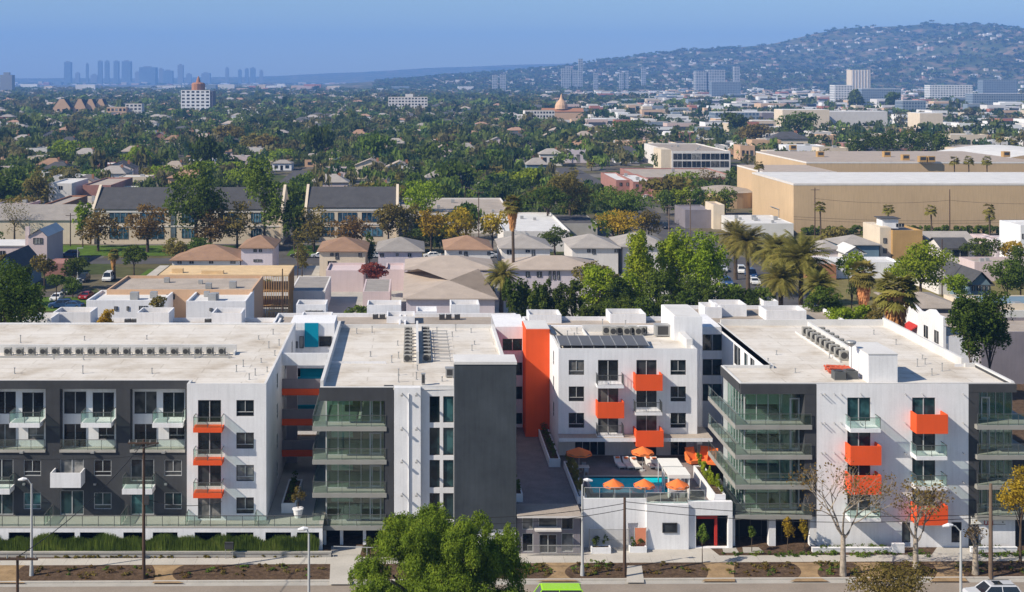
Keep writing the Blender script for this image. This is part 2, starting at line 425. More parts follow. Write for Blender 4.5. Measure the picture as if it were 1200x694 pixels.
# ---------------------------------------------------------------- facade helpers
class Fr:
    """wall frame: origin point, axis along the wall, inward axis (all axis aligned)"""
    def __init__(s, plane, pos):
        s.k = plane; s.p = pos     # 'front': y=pos, inward +y, u=x ; 'left': x=pos, inward +x, u=y ; 'right': x=pos, inward -x, u=y
    def pt(s, u, z, d):
        if s.k == 'front': return (u, s.p + d, z)
        if s.k == 'left': return (s.p + d, u, z)
        return (s.p - d, u, z)
    def box(s, mb, u0, u1, z0, z1, d0, d1, m=0):
        a = s.pt(u0, z0, d0); b = s.pt(u1, z1, d1)
        mb.box(a[0], b[0], a[1], b[1], a[2], b[2], m)
def facade(mb, fr, u0, u1, z0, z1, holes, depth=0.15, m=0, mr=None):
    hs = []
    for h in holes:
        a, b, c, d = max(h[0], u0), min(h[1], u1), max(h[2], z0), min(h[3], z1)
        if b > a and d > c: hs.append((a, b, c, d))
    us = sorted({u0, u1, *[h[0] for h in hs], *[h[1] for h in hs]})
    zs = sorted({z0, z1, *[h[2] for h in hs], *[h[3] for h in hs]})
    for i in range(len(us) - 1):
        for j in range(len(zs) - 1):
            cu = (us[i] + us[i+1]) / 2; cz = (zs[j] + zs[j+1]) / 2
            if any(h[0] < cu < h[1] and h[2] < cz < h[3] for h in hs): continue
            mb.poly([fr.pt(us[i], zs[j], 0), fr.pt(us[i+1], zs[j], 0), fr.pt(us[i+1], zs[j+1], 0), fr.pt(us[i], zs[j+1], 0)], m)
    mr = m if mr is None else mr
    for a, b, c, d in hs:
        e = depth
        mb.poly([fr.pt(a, c, 0), fr.pt(b, c, 0), fr.pt(b, c, e), fr.pt(a, c, e)], mr)
        mb.poly([fr.pt(a, d, 0), fr.pt(b, d, 0), fr.pt(b, d, e), fr.pt(a, d, e)], mr)
        mb.poly([fr.pt(a, c, 0), fr.pt(a, d, 0), fr.pt(a, d, e), fr.pt(a, c, e)], mr)
        mb.poly([fr.pt(b, c, 0), fr.pt(b, d, 0), fr.pt(b, d, e), fr.pt(b, c, e)], mr)

def window(parent, fr, u0, u1, z0, z1, d=0.12, style='w', pane='pane', frame='frame', mul='frame_l', name='window', label=None):
    if d < 0: d = -.065
    mb = MB(); t = 0.06
    fr.box(mb, u0, u1, z0, z0 + t, d - 0.05, d + 0.03); fr.box(mb, u0, u1, z1 - t, z1, d - 0.05, d + 0.03)
    fr.box(mb, u0, u0 + t, z0 + t, z1 - t, d - 0.05, d + 0.03); fr.box(mb, u1 - t, u1, z0 + t, z1 - t, d - 0.05, d + 0.03)
    if style == 'w':
        zc = z0 + (z1 - z0) * 0.26
        fr.box(mb, u0 + t, u1 - t, zc - 0.03, zc + 0.03, d - 0.04, d + 0.02, 1)
        uc = (u0 + u1) / 2; fr.box(mb, uc - 0.03, uc + 0.03, zc + 0.03, z1 - t, d - 0.04, d + 0.02, 1)
    elif style == 's':
        uc = (u0 + u1) / 2; fr.box(mb, uc - 0.04, uc + 0.04, z0 + t, z1 - t, d - 0.04, d + 0.02, 1)
    elif style.startswith('n'):
        k = int(style[1:])
        for i in range(1, k):
            uc = u0 + (u1 - u0) * i / k; fr.box(mb, uc - 0.04, uc + 0.04, z0 + t, z1 - t, d - 0.04, d + 0.02, 1)
    w = mb.build(name, [frame, mul], parent, label=label)
    pb = MB(); fr.box(pb, u0 + t * 0.5, u1 - t * 0.5, z0 + t * 0.5, z1 - t * 0.5, d + 0.035, d + 0.055)
    pb.build('pane', pane, w)
    return w

def balcony(parent, fr, u0, u1, zf, p=1.4, style='glass', slabm='white', slabt=0.22, rail=1.05, label=None, glass='railglass', railm='rail'):
    """zf = floor level (slab top)"""
    mb = MB(); fr.box(mb, u0, u1, zf - slabt, zf, -p, -0.003)
    if style in ('orange', 'whitebox'):
        mt = 0.1
        b = mb.build('balcony', slabm, parent, label=label)
        q = MB(); z1 = zf + rail
        fr.box(q, u0 - 0.02, u1 + 0.02, zf - slabt - 0.05, z1, -p - mt, -p - 0.002)
        fr.box(q, u0 - 0.02, u0 + mt, zf - slabt - 0.05, z1, -p, -0.004)
        fr.box(q, u1 - mt, u1 + 0.02, zf - slabt - 0.05, z1, -p, -0.004)
        q.build('parapet', 'orange' if style == 'orange' else 'white', b)
        return b
    b = mb.build('balcony', slabm, parent, label=label)
    q = MB(); z1 = zf + rail; e = 0.04
    for uu in (u0 + e, u1 - e, (u0 + u1) / 2):
        fr.box(q, uu - e / 2, uu + e / 2, zf + 0.001, z1, -p + 0.02, -p + 0.06)
    fr.box(q, u0, u1, z1, z1 + 0.05, -p + 0.01, -p + 0.07)
    for uu in (u0 + 0.035, u1 - 0.035): fr.box(q, uu - 0.03, uu + 0.03, z1, z1 + 0.05, -p + 0.071, -0.01)
    if style == 'bar':
        n = int((u1 - u0) / 0.14)
        for i in range(n + 1):
            uu = u0 + (u1 - u0) * i / n; fr.box(q, uu - 0.012, uu + 0.012, zf + 0.001, z1, -p + 0.03, -p + 0.05)
        k = int(p / 0.14)
        for i in range(1, k):
            for uu in (u0 + 0.035, u1 - 0.035): fr.box(q, uu - 0.012, uu + 0.012, zf + 0.001, z1, -p * i / k - 0.01, -p * i / k + 0.01)
    r = q.build('railing', railm, b)
    if style == 'glass':
        g = MB()
        fr.box(g, u0 + 0.07, u1 - 0.07, zf + 0.08, z1 - 0.02, -p + 0.03, -p + 0.045)
        fr.box(g, u0 + 0.03, u0 + 0.045, zf + 0.08, z1 - 0.02, -p + 0.08, -0.05)
        fr.box(g, u1 - 0.045, u1 - 0.03, zf + 0.08, z1 - 0.02, -p + 0.08, -0.05)
        g.build('glass_panel', glass, r)
    return b
HAZE = 1.25e-4
HAZE_COL = (0.21, 0.46, 1.0, 1)
# ================================================================ APARTMENT COMPLEX
YF = 121.5
ZR = 15.2
# ---------------------------------------------------------------- west block (charcoal bays + white end)
A = thing('apartment_building', (-30, YF, 0), 'long charcoal and white apartment block with orange edged balconies at its white end', 'apartment building', 'blocks of the apartment complex')
ax0, ax1, axs, ybk = -62.0, X(312, YF), X(219, YF), 152.0
YD = 122.9
mb = MB()
frW = Fr('front', YF); frD = Fr('front', YD)
rows = [(469, 495), (507, 532.5), (545, 570), (583, 608)]
holes = []
wlist = []
for vt, vb in rows:
    wlist.append((frW, X(232, YF), X(259, YF), Z(vb, YF), Z(vt, YF), 's'))
    wlist.append((frW, X(277, YF), X(297.5, YF), Z(vt + 19, YF), Z(vt, YF), 'w'))
facade(mb, frW, axs, ax1, 2.5, 15.5, [w[1:5] for w in wlist], 0.12, 0)
# dark facade with bays
bays = []; dw = []
for n in (-2, -1, 0, 1):
    o = 82.5 * n
    bays.append((X(70 + o, YD), X(136 + o if n < 1 else 217, YD), 8.85, Z(456, YD)))
YI = YD + 1.05; frI = Fr('front', YI)
iw = []
for n, by in zip((-2, -1, 0, 1), bays):
    o = 82.5 * n
    iw += [(frI, X(75 + o, YI), X(101 + o, YI), Z(485, YI), Z(459, YI), 's'),
           (frI, X(108.5 + o, YI), X(133.5 + o, YI), Z(489, YI), Z(460, YI), 's'),
           (frI, X(75 + o, YI), X(101 + o, YI), Z(525, YI), Z(497, YI), 's'),
           (frI, X(115.5 + o, YI), X(134 + o, YI), Z(515, YI), Z(497, YI), 'w')]
for n in (-2, -1, 0, 1, 2):
    o = 82.5 * n
    for vt, vb in ((539, 558), (577.5, 597)):
        if X(48 + o, YD) < axs: dw.append((frD, X(27.5 + o, YD), X(48 + o, YD), Z(vb, YD), Z(vt, YD), 'w'))
for n in (-2, -1, 0, 1):
    o = 82.5 * n
    for vt, vb in ((538, 564), (575, 603.5)):
        dw.append((frD, X(70.5 + o, YD), X(98 + o, YD), Z(vb, YD), Z(vt, YD), 's'))
facade(mb, frD, ax0, axs, 2.5, 15.5, bays, 1.05, 1)
facade(mb, frD, ax0, axs, 2.5, 2.51, [], 0.1, 1)
mb2 = MB()
# cut window holes in dark facade: rebuild with both (bays deep, windows shallow)
mb = MB()
facade(mb, frW, axs, ax1, 2.5, 15.5, [w[1:5] for w in wlist], 0.12, 0)
facade(mb, frD, ax0, axs, 8.85, 15.5, bays, 1.05, 1)
facade(mb, frD, ax0, axs, 2.5, 8.85, [w[1:5] for w in dw], 0.12, 1)
for (a, b, c, d) in bays:
    facade(mb, frI, a, b, c, d, [w[1:5] for w in iw if a - 0.5 < w[1] < b], 0.12, 0)
# white cheeks of bays, end returns, side wall, back
frR = Fr('right', ax1)
rw = [(frR, y, y + 1.2, z, z + 1.6, 'w') for y in (131, 139.5, 147) for z in (12.6, 9.5, 6.4, 3.5)]
facade(mb, frR, YF, ybk, 2.5, 15.5, [w[1:5] for w in rw], 0.12, 0)
mb.poly([(axs, YF, 2.5), (axs, YD, 2.5), (axs, YD, 15.5), (axs, YF, 15.5)], 0)
mb.poly([(ax0, ybk, 0), (ax1, ybk, 0), (ax1, ybk, 15.5), (ax0, ybk, 15.5)], 0)
mb.poly([(ax0, YD, 0), (ax0, ybk, 0), (ax0, ybk, 15.5), (ax0, YD, 15.5)], 0)
mb.build('wall', ['white', 'dark'], A)
# parapet ring + roof
def roof_ring(parent, x0, x1, y0, y1, zr, zt, t=0.25, m=0, mats=('white',), name='parapet'):
    q = MB()
    q.box(x0, x1, y0, y0 + t, zr - 0.3, zt, m); q.box(x0, x1, y1 - t, y1, zr - 0.3, zt, m)
    q.box(x0, x0 + t, y0 + t + .001, y1 - t - .001, zr - 0.3, zt, m); q.box(x1 - t, x1, y0 + t + .001, y1 - t - .001, zr - 0.3, zt, m)
    return q.build(name, list(mats), parent)
q = MB()
q.box(ax0 + .01, axs, YD + .01, YD + .25, 15.0, 15.51, 0)
q.box(axs + .01, ax1 - .01, YF + .01, YF + .25, 15.0, 15.51, 0)
q.box(axs + .01, axs + .25, YF + .251, YD + .25, 15.0, 15.51, 0)
q.box(ax1 - .25, ax1 - .01, YF + .251, ybk - .01, 15.0, 15.51, 0)
q.box(ax0, ax1 - .26, ybk - .25, ybk - .01, 15.0, 15.4, 0)
q.build('parapet', 'whiteroof', A)
q = MB(); q.poly([(ax0, YD + .2, 15.25), (axs + .1, YD + .2, 15.25), (axs + .1, ybk - .2, 15.25), (ax0, ybk - .2, 15.25)])
q.poly([(axs + .1, YF + .2, 15.25), (ax1 - .1, YF + .2, 15.25), (ax1 - .1, ybk - .2, 15.25), (axs + .1, ybk - .2, 15.25)])
q.build('roof', 'roof', A)
for w in wlist + rw: window(A, w[0], *w[1:5], style=w[5])
for w in iw: window(A, w[0], *w[1:5], style=w[5])
for w in dw: window(A, w[0], *w[1:5], style=w[5], frame='frame_l', pane='pane_t' if w[4] < 6.5 else 'pane')
for vs in (497.5, 535.5, 573.5):
    b = balcony(A, frW, X(229, YF), X(262.5, YF), Z(vs, YF), 1.3, 'glass', 'orange', 0.42, 1.0)
for n in (-2, -1, 0, 1):
    o = 82.5 * n
    balcony(A, frI, X(100.5 + o, YI), X(135.6 + o, YI), Z(490, YI), 1.9, 'glass', 'white', 0.42, 1.0)
    st = 'whitebox' if n in (0, -2) else 'glass'
    balcony(A, frD, X(64.5 + o, YD), X(99.5 + o, YD), Z(567.5, YD) if st == 'glass' else 6.0, 1.5, st, 'white', 0.5 if st == 'glass' else 0.25, 1.1)
# bay ledges + glass rails
for (a, b, c, d) in bays:
    q = MB(); q.box(a, b, YD - 0.15, YD + 1.0, 8.62, 8.86); l = q.build('ledge', 'concrete', A)
    q = MB(); q.box(a + .05, b - .05, YD - .1, YD - .06, 9.8, 9.85)
    for i in range(5):
        xx = a + .05 + (b - a - .14) * i / 4; q.box(xx, xx + .04, YD - .1, YD - .06, 8.861, 9.8)
    r = q.build('railing', 'rail', l)
    q = MB(); q.box(a + .1, b - .1, YD - .085, YD - .07, 8.92, 9.78); q.build('glass_panel', 'railglass', r)
# small wall lights / vents
q = MB()
for u in (26, 109, 192):
    q.box(X(u - 2, YD), X(u + 2, YD), YD - .35, YD - .001, Z(530.5, YD), Z(528, YD))
    q.box(X(u + 1, YD), X(u + 4, YD), YD - .25, YD - .001, Z(568, YD), Z(566, YD))
q.build('wall_light', 'metal', A)
# podium
YP = 119.8
q = MB()
ops = [(10, 37), (58.5, 87.5), (93.5, 122), (144.5, 170), (179, 208), (228, 259), (265, 297), (311, 341), (348, 374)] + [(-27, -1), (-70, -40), (-105, -78)]
px0, px1 = ax0, X(378, YP)
frP = Fr('front', YP)
facade(q, frP, px0, px1, 0.3, 2.5, [(X(a, YP), X(b, YP), 0.7, Z(624, YP)) for a, b in ops], 0.25, 0)
q.build('podium_wall', 'white', A)
q = MB(); q.box(px0, px1, YP - 0.02, YD + .6, 2.42, 2.56); q.box(X(310, YP), px1, YD + .6, 150, 2.42, 2.55)
q.build('terrace', 'concrete', A)
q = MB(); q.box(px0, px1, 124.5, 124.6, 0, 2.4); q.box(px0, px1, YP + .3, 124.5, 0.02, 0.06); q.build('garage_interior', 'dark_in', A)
# terrace rails
q = MB(); g = MB()
x = px0 + 10
while x < X(612, YP) * 0 + px1 - 1.4:
    q.box(x, x + .05, YP + .06, YP + .11, 2.561, 3.5); x += 1.5
q.box(px0 + 10, px1 - .3, YP + .055, YP + .115, 3.5, 3.56)
g.box(px0 + 10, px1 - .3, YP + .078, YP + .092, 2.62, 3.48)
for u in (-25, 55, 144, 219.5, 300):
    xx = X(u, 121); q.box(xx, xx + .05, YP + .2, YD - .05, 3.55, 3.6); g.box(xx + .02, xx + .035, YP + .2, YD - .05, 2.62, 3.54)
    for yy in (YP + .2, YP + 1.2, YP + 2.2): q.box(xx, xx + .05, yy, yy + .05, 2.561, 3.55)
r = q.build('terrace_railing', 'rail', A); g.build('glass_panel', 'railglass', r)
# roof screen + condensers
q = MB(); q.box(ax0, X(277, 136.3), 136.3, 136.5, 15.2, 16.15); q.box(X(277, 136.3) - .2, X(277, 136.3), 135.2, 136.3, 15.2, 15.6)
q.build('roof_screen', 'whiteroof', A)
q = MB(); q.box(ax0, X(272, 134.2), 134.0, 134.15, 15.26, 15.4); q.build('roof_pipe_run', 'metal', A)

def condenser_proto(name, label, w=.75, d=.4, h=.85, group=None):
    t = thing(name, (0, 0, 0), label, 'air conditioner', group)
    q = MB(); q.box(-w/2, w/2, 0, d, .1, h); q.box(-w/2 + .05, w/2 - .05, .05, d - .05, 0.0, .1); q.build('casing', 'accase', t)
    q = MB(); q.tube([(-.06, -.015, h*.55), (-.06, .01, h*.55)], w * .36, 16); q.box(w*.32, w*.46, -.008, .01, .2, h - .1); q.build('fan_grille', 'acdark', t)
    q = MB(); q.box(w/2, w/2 + .05, .1, .3, .15, .4); q.tube([(w/2 + .03, .2, .3), (w/2 + .2, .2, .3), (w/2 + .2, .2, 0.02)], .03, 6); q.build('service_valve', 'metal', t)
    return t
NTH = ['', 'first', 'second', 'third', 'fourth', 'fifth', 'sixth', 'seventh', 'eighth', 'ninth', 'tenth', 'eleventh', 'twelfth', 'thirteenth', 'fourteenth', 'fifteenth', 'sixteenth', 'seventeenth', 'eighteenth', 'nineteenth', 'twentieth',
       'twenty-first', 'twenty-second', 'twenty-third', 'twenty-fourth', 'twenty-fifth']
cp = condenser_proto('rooftop_condenser', '', group='condensers in the row on the long west roof')
NC = 19
for k in range(NC):
    u = 8.7 + 13.95 * k
    if k == NC - 1: u = 260
    rr = -(NC - k)
    lab = f'grey rooftop condenser against the long white roof screen, {NTH[k+1]} from the left'
    place(cp, (X(u, 135.0), 135.0, 15.25), 0, (1.0, 1, random.uniform(.95, 1.05)), lab)

# roof vents as things
def vents(lst, zr, where, group):
    proto = None
    pts = sorted(lst)
    for i, (u, v) in enumerate(pts):
        Y = YG(v, zr)
        h = random.uniform(.35, .8)
        q = MB(); q.tube([(0, 0, -.02), (0, 0, h)], .05, 8); q.tube([(0, 0, h), (0, 0, h + .08)], .09, 8); q.tube([(0, 0, 0), (0, 0, .06)], [.16, .08], 8)
        o = q.build('vent_pipe', 'metal', None, origin=(0, 0, 0)); o.location = (X(u, Y), Y, zr)
        tag(o, f'short metal vent pipe on the {where}, {NTH[i+1]} from the left', 'vent pipe', group)
vents([(17, 438), (97, 438), (178, 438), (24, 402), (99, 399), (172, 398), (277, 436), (292, 445), (299, 440), (313, 436), (306, 425), (285, 430), (322, 417), (327, 405), (315, 408), (303, 398), (320, 392), (268, 420), (228, 420), (63, 421), (98, 422)], 15.25, 'long west roof', 'vent pipes on the west roof')

# ---------------------------------------------------------------- centre block
ZB = 15.15
B = thing('apartment_building', (0, YF, 0), 'white apartment block with green glass corner balconies and a blank slate tower', 'apartment building', 'blocks of the apartment complex')
bx0, bx1 = X(375, YF), 9.62
YGl = 123.0; gx0, gx1 = X(382, YGl), X(450, YGl)
mb = MB()
frG = Fr('front', YGl); frB = Fr('front', YF); frB2 = Fr('front', YF + .5)
flB = [11.45, 8.3, 5.15, 2.05]
# dark band + dark pier
mb.box(X(374, YF), X(461, YF), YF, YF + .3, Z(470, YF), 15.15, 1)
mb.box(X(451, YF), X(461, YF), YF + .301, YF + .9, 2.05, Z(470, YF) + .5, 1)
mb.box(X(451, YF), X(461, YF), YF, YF + .3, 2.05, Z(470, YF) - .001, 1)
mb.box(gx1, X(461, YF), YF + .901, YGl + .2, 2.05, 15.0, 1)
# white part
bw = []
for vt, vb in ((466, 497), (503, 535.5), (541, 573.5), (580, 611)):
    for a, b in ((503.5, 515.5), (519.5, 531.8)):
        bw.append((frB2, X(a, YF), X(b, YF), Z(vb, YF), Z(vt, YF), 's'))
mb.box(X(462, YF) - .02, X(493, YF), YF - .02, YF + .8, 0, 15.15, 0)
facade(mb, frB2, X(493, YF), X(537, YF), 0, 15.15, [(w[1], w[2], w[3], w[4]) for w in bw], 0.15, 0)
# side / back shells
mb.poly([(bx1, YF + .5, 0), (bx1, ybk, 0), (bx1, ybk, 15.15), (bx1, YF + .5, 15.15)], 0)
mb.poly([(bx0, 133, 0), (bx0, ybk, 0), (bx0, ybk, 15.15), (bx0, 133, 15.15)], 0)
mb.poly([(bx0, ybk, 0), (bx1, ybk, 0), (bx1, ybk, 15.15), (bx0, ybk, 15.15)], 0)
mb.poly([(bx0, 133, 0), (gx1, 133, 0), (gx1, 133, 15.1), (bx0, 133, 15.1)], 0)
mb.build('wall', ['white', 'dark'], B)
q = MB(); q.box(X(533, 119.5), X(605, 119.5), 119.5, 122.6, 2.4, Z(424, 119.5) - .25); q.build('tower', 'slate', B)
q = MB(); q.box(X(533, 119.5) - .06, X(605, 119.5) + .06, 119.44, 122.66, Z(424, 119.5) - .25, Z(424, 119.5)); q.build('tower_cap', 'whiteroof', B)
q = MB(); q.box(X(534, 119.7), X(605, 119.5) - .02, 119.7, 122.5, 0, 2.4); q.build('tower_base', 'white', B)
for w in bw: window(B, w[0], *w[1:5], style='f', pane='pane_t')
q = MB(); q.tube([(X(479, YF), YF - .1, .2), (X(479, YF), YF - .1, 14.6)], .06, 8); q.build('downpipe', 'white', B)
q = MB()
for v in (462, 502, 540, 579):
    for u in (471, 488): q.tube([(X(u, YF), YF - .5, Z(v, YF)), (X(u, YF), YF - .02, Z(v, YF) + .1)], .05, 6); q.box(X(u, YF) - .12, X(u, YF) + .12, YF - .65, YF - .42, Z(v, YF) - .07, Z(v, YF) + .06)
q.build('wall_light', 'metal', B)
# roof
q = MB(); q.poly([(bx0 + .2, YF + .2, 14.85), (bx1 - .1, YF + .6, 14.85), (bx1 - .1, ybk - .1, 14.85), (bx0 + .2, ybk - .1, 14.85)]); q.build('roof', 'roof', B)
q = MB()
q.box(bx0, X(461, YF), YF + .02, YF + .29, 14.6, 15.2); q.box(X(461, YF) + .01, X(533, 121), YF + .52, YF + .75, 14.6, 15.2)
q.box(bx0, bx0 + .3, YF + .31, ybk - .25, 14.6, 15.75); q.box(bx1 - .35, bx1, 122.7, ybk - .3, 14.5, 15.3); q.box(bx0 + .31, bx1, ybk - .24, ybk - .01, 14.6, 15.3)
q.build('parapet', 'whiteroof', B)
# glass rooms
def glass_front(parent, fr, u0, u1, z0, z1, cols, door=None, d=0.0):
    q = MB(); g = MB(); t = .05
    fr.box(q, u0, u1, z0, z0 + .07, d - .04, d + .06); fr.box(q, u0, u1, z1 - .07, z1, d - .04, d + .06)
    for i in range(cols + 1):
        uu = u0 + (u1 - u0) * i / cols
        fr.box(q, max(u0, uu - t/2), min(u1, uu + t/2), z0 + .07, z1 - .07, d - .035, d + .055)
    if door:
        a, b = door
        for uu in (a, b): fr.box(q, uu - .07, uu + .07, z0 + .071, z0 + 2.2, d - .07, d + .07)
        fr.box(q, a + .07, b - .07, z0 + 2.06, z0 + 2.2, d - .07, d + .07); fr.box(q, a + .07, b - .07, z0 + .071, z0 + .25, d - .07, d + .07)
    w = q.build('window_wall', 'frame_l', parent)
    fr.box(g, u0 + .03, u1 - .03, z0 + .05, z1 - .05, d + .015, d + .03); g.build('pane', 'glass', w)
frGL = Fr('left', gx0)
tops = [Z(470, YF) + .05] + [f - .45 for f in flB[:-1]]
inn = MB()
for f, tp in zip(flB, tops):
    glass_front(B, frG, gx0 + .06, gx1, f, tp, 5, (X(434, YGl), X(446, YGl)))
    glass_front(B, frGL, YGl + .06, 133, f, tp, 5)
    inn.box(gx0 + .1, gx1, YGl + .12, 132.9, f - .4, f - .02, 1)      # floors
    inn.box(gx0 + 4.2, gx0 + 4.35, 126.5, 132.9, f, tp + .4, 0)
    inn.box(gx0 + .2, gx1, 130.5, 130.6, f, tp + .4, 0)
    inn.box(gx0 + 1.6, gx1 - 2.2, 127.0, 127.1, f, f + 1.1, 2)
    inn.box(gx0 + .5, gx1 - 3.0, YGl + .25, YGl + .28, f + 1.6 + .3 * ((f * 7) % 1), tp, 3)
inn.build('room_interior', ['room', 'concrete', 'dark_in', 'blind'], B)
def wrap_balcony(parent, x0, x1, y0, yb, zf, wx, wy, t=.42, left=True):
    """L slab: front strip y0..wy, side strip x0..wx back to yb"""
    q = MB(); q.box(x0, x1, y0, wy, zf - t, zf)
    if left: q.box(x0, wx, wy + .001, yb, zf - t, zf)
    b = q.build('balcony', 'slab', parent)
    q = MB(); g = MB()
    n = max(3, int((x1 - x0) / 1.3))
    for i in range(n + 1):
        xx = x0 + .05 + (x1 - x0 - .12) * i / n; q.box(xx - .02, xx + .02, y0 + .05, y0 + .09, zf + .001, zf + 1.05)
    q.box(x0 + .03, x1 - .02, y0 + .045, y0 + .095, zf + 1.05, zf + 1.09)
    g.box(x0 + .07, x1 - .03, y0 + .062, y0 + .076, zf + .06, zf + 1.04)
    if left:
        n = int((yb - y0) / 1.3)
        for i in range(1, n + 1):
            yy = y0 + .07 + (yb - y0 - .12) * i / n; q.box(x0 + .03, x0 + .07, yy - .02, yy + .02, zf + .001, zf + 1.05)
        q.box(x0 + .025, x0 + .075, y0 + .1, yb, zf + 1.05, zf + 1.09)
        g.box(x0 + .042, x0 + .056, y0 + .1, yb, zf + .06, zf + 1.04)
    r = q.build('railing', 'rail', b); g.build('glass_panel', 'railglass', r)
for i, f in enumerate(flB):
    wrap_balcony(B, X(366, YF), X(453, YF), YF - .1, 132, f, gx0 - .02, YGl - .03, .42)
q = MB()
for xx in (X(378, YF), X(398, YF), X(425, YF)): q.box(xx, xx + .3, YF + .6, YF + .9, 0, flB[3] - .43)
q.build('column', 'white', B)
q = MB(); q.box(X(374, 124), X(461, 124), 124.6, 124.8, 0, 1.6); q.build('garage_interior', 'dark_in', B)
# roof plant on centre block: two rows of condensers beside a low wall
q = MB(); q.box(.35, .6, 133, 150, 14.8, 16.1); q.build('roof_screen', 'whiteroof', B)
cp2 = condenser_proto('rooftop_condenser', '', .9, .4, .8, 'condensers beside the wall on the centre roof')
for k in range(9):
    y = 133.6 + k * 1.85
    w = ['nearest', 'second', 'third', 'fourth', 'fifth', 'sixth', 'seventh', 'eighth', 'farthest'][k]
    place(cp2, (-.55, y, 14.85), R(0), 1, f'{w} condenser in the row just left of the centre roof wall')
    place(cp2, (1.45, y + .2, 14.85), R(0), 1, f'{w} condenser in the row just right of the centre roof wall')
    q = MB(); q.box(-.9, .9, 0, .12, .25, .33); q.tube([(-.8, .06, 0), (-.8, .06, .25)], .04, 6); q.tube([(.8, .06, 0), (.8, .06, .25)], .04, 6)
    o = q.build('pipe_rack', 'metal'); o.location = (3.1, y + .4, 14.85)
    tag(o, f'{w} low metal pipe rack right of the centre roof condensers', 'pipe rack', 'pipe racks on the centre roof')
def duct_box(u, v, w, d, h, zr, label, cat='roof unit', m='metal'):
    Y = YG(v, zr)
    t = thing('roof_unit', (X(u, Y), Y, zr), label, cat)
    q = MB(); x = X(u, Y); q.box(x - w/2, x + w/2, Y, Y + d, zr + .12, zr + h); q.box(x - w/2 - .05, x + w/2 + .05, Y - .05, Y + d + .05, zr + h, zr + h + .05); q.build('casing', m, t)
    q = MB(); q.box(x - w*.35, x + w*.35, Y - .02, Y - .001, zr + .25, zr + h - .1); q.build('grille', 'acdark', t)
    q = MB(); q.box(x - w/2 + .05, x - w/2 + .15, Y, Y + d, zr, zr + .12); q.box(x + w/2 - .15, x + w/2 - .05, Y, Y + d, zr, zr + .12); q.build('skid', 'metal', t)
    return t
duct_box(496, 452, .35, .35, 1.1, 14.85, 'slim grey roof duct near the front edge of the centre roof')
duct_box(527, 443, .8, .8, .9, 14.85, 'squat grey roof unit left of the slate tower top')
vents([(467, 448), (467, 440), (488, 445), (489, 434), (518, 447), (530, 395), (534, 388), (512, 392), (552, 390), (553, 411), (556, 404), (436, 390), (418, 391), (466, 405), (467, 420), (434, 418), (459, 425)], 14.85, 'centre roof', 'vent pipes on the centre roof')

# ---------------------------------------------------------------- passage bridges between west and centre blocks
BR = thing('footbridge_stack', (X(353, 136), 136, 0), 'stacked open walkways with orange undersides bridging the gap between two blocks', 'walkway')
Yb = 136.0
x0, x1 = ax1 + .02, bx0 + 1.2
q = MB(); q.box(x0, bx0 - .05, Yb, Yb + .2, 14.0, 15.3); q.box(x0, bx0 - .05, Yb + .21, 139, 14.0, 14.2); q.build('top_parapet', 'white', BR)
for zf in (11.55, 8.35, 5.05):
    q = MB(); q.box(x0, bx0 - .05, Yb, 139, zf - .25, zf, 0); q.box(x0, bx0 - .05, Yb + .02, Yb + .14, zf + .001, zf + 1.0, 1); d = q.build('deck', ['dark', 'mauve'], BR)
    q = MB(); q.box(x0 - 0, bx0 - .06, Yb - .1, Yb - .002, zf - .7, zf - .02); q.box(x0, bx0 - .06, Yb, 139, zf - .3, zf - .26); q.build('edge_beam', 'orange', d)
q = MB(); q.box(x0 + .1, x0 + 1.3, 139.5, 140, 2.6, 14.0); q.build('lift_shaft', 'lilac', BR)
for zf, sgn in ((10.0, 'upper'), (6.9, 'lower')):
    q = MB(); q.box(X(345, 143), X(380, 143), 143, 143.2, zf, zf + 1.1); q.build('teal_parapet', 'teal', BR)
# rear stair wing seen through the gap
RS = thing('stair_wing', (X(352, 150), 150, 0), 'white rear stair wing with a tall teal panel behind the passage', 'building')
q = MB(); q.box(X(340, 152.5), X(392, 152.5), 152.5, 158, 2.5, Z(379, 152.5)); q.build('wall', 'white', RS)
q = MB(); q.box(X(357, 152.2), X(373, 152.2), 152.2, 152.49, Z(407, 152.2), Z(380, 152.2) + .1); q.build('teal_panel', 'teal', RS)
q = MB(); q.box(X(352, 148), X(380, 148), 148, 148.3, Z(442, 148), Z(428, 148)); q.build('teal_panel', 'teal', RS)
for u0, u1, v0, v1 in ((343, 349, 400, 408), (351, 356, 394, 408), (374, 389, 394, 406), (346, 352, 428, 441), (376, 390, 428, 440)):
    fr = Fr('front', 152.5); window(RS, fr, X(u0, 152.5), X(u1, 152.5), Z(v1, 152.5), Z(v0, 152.5), -.02, 'f')
q = MB(); q.box(X(340, 150), X(392, 150), 147.5, 152, 11.1, 11.4); q.box(X(340, 150), X(392, 150), 147.5, 147.6, 11.4, 12.2); q.build('walkway', 'white', RS)
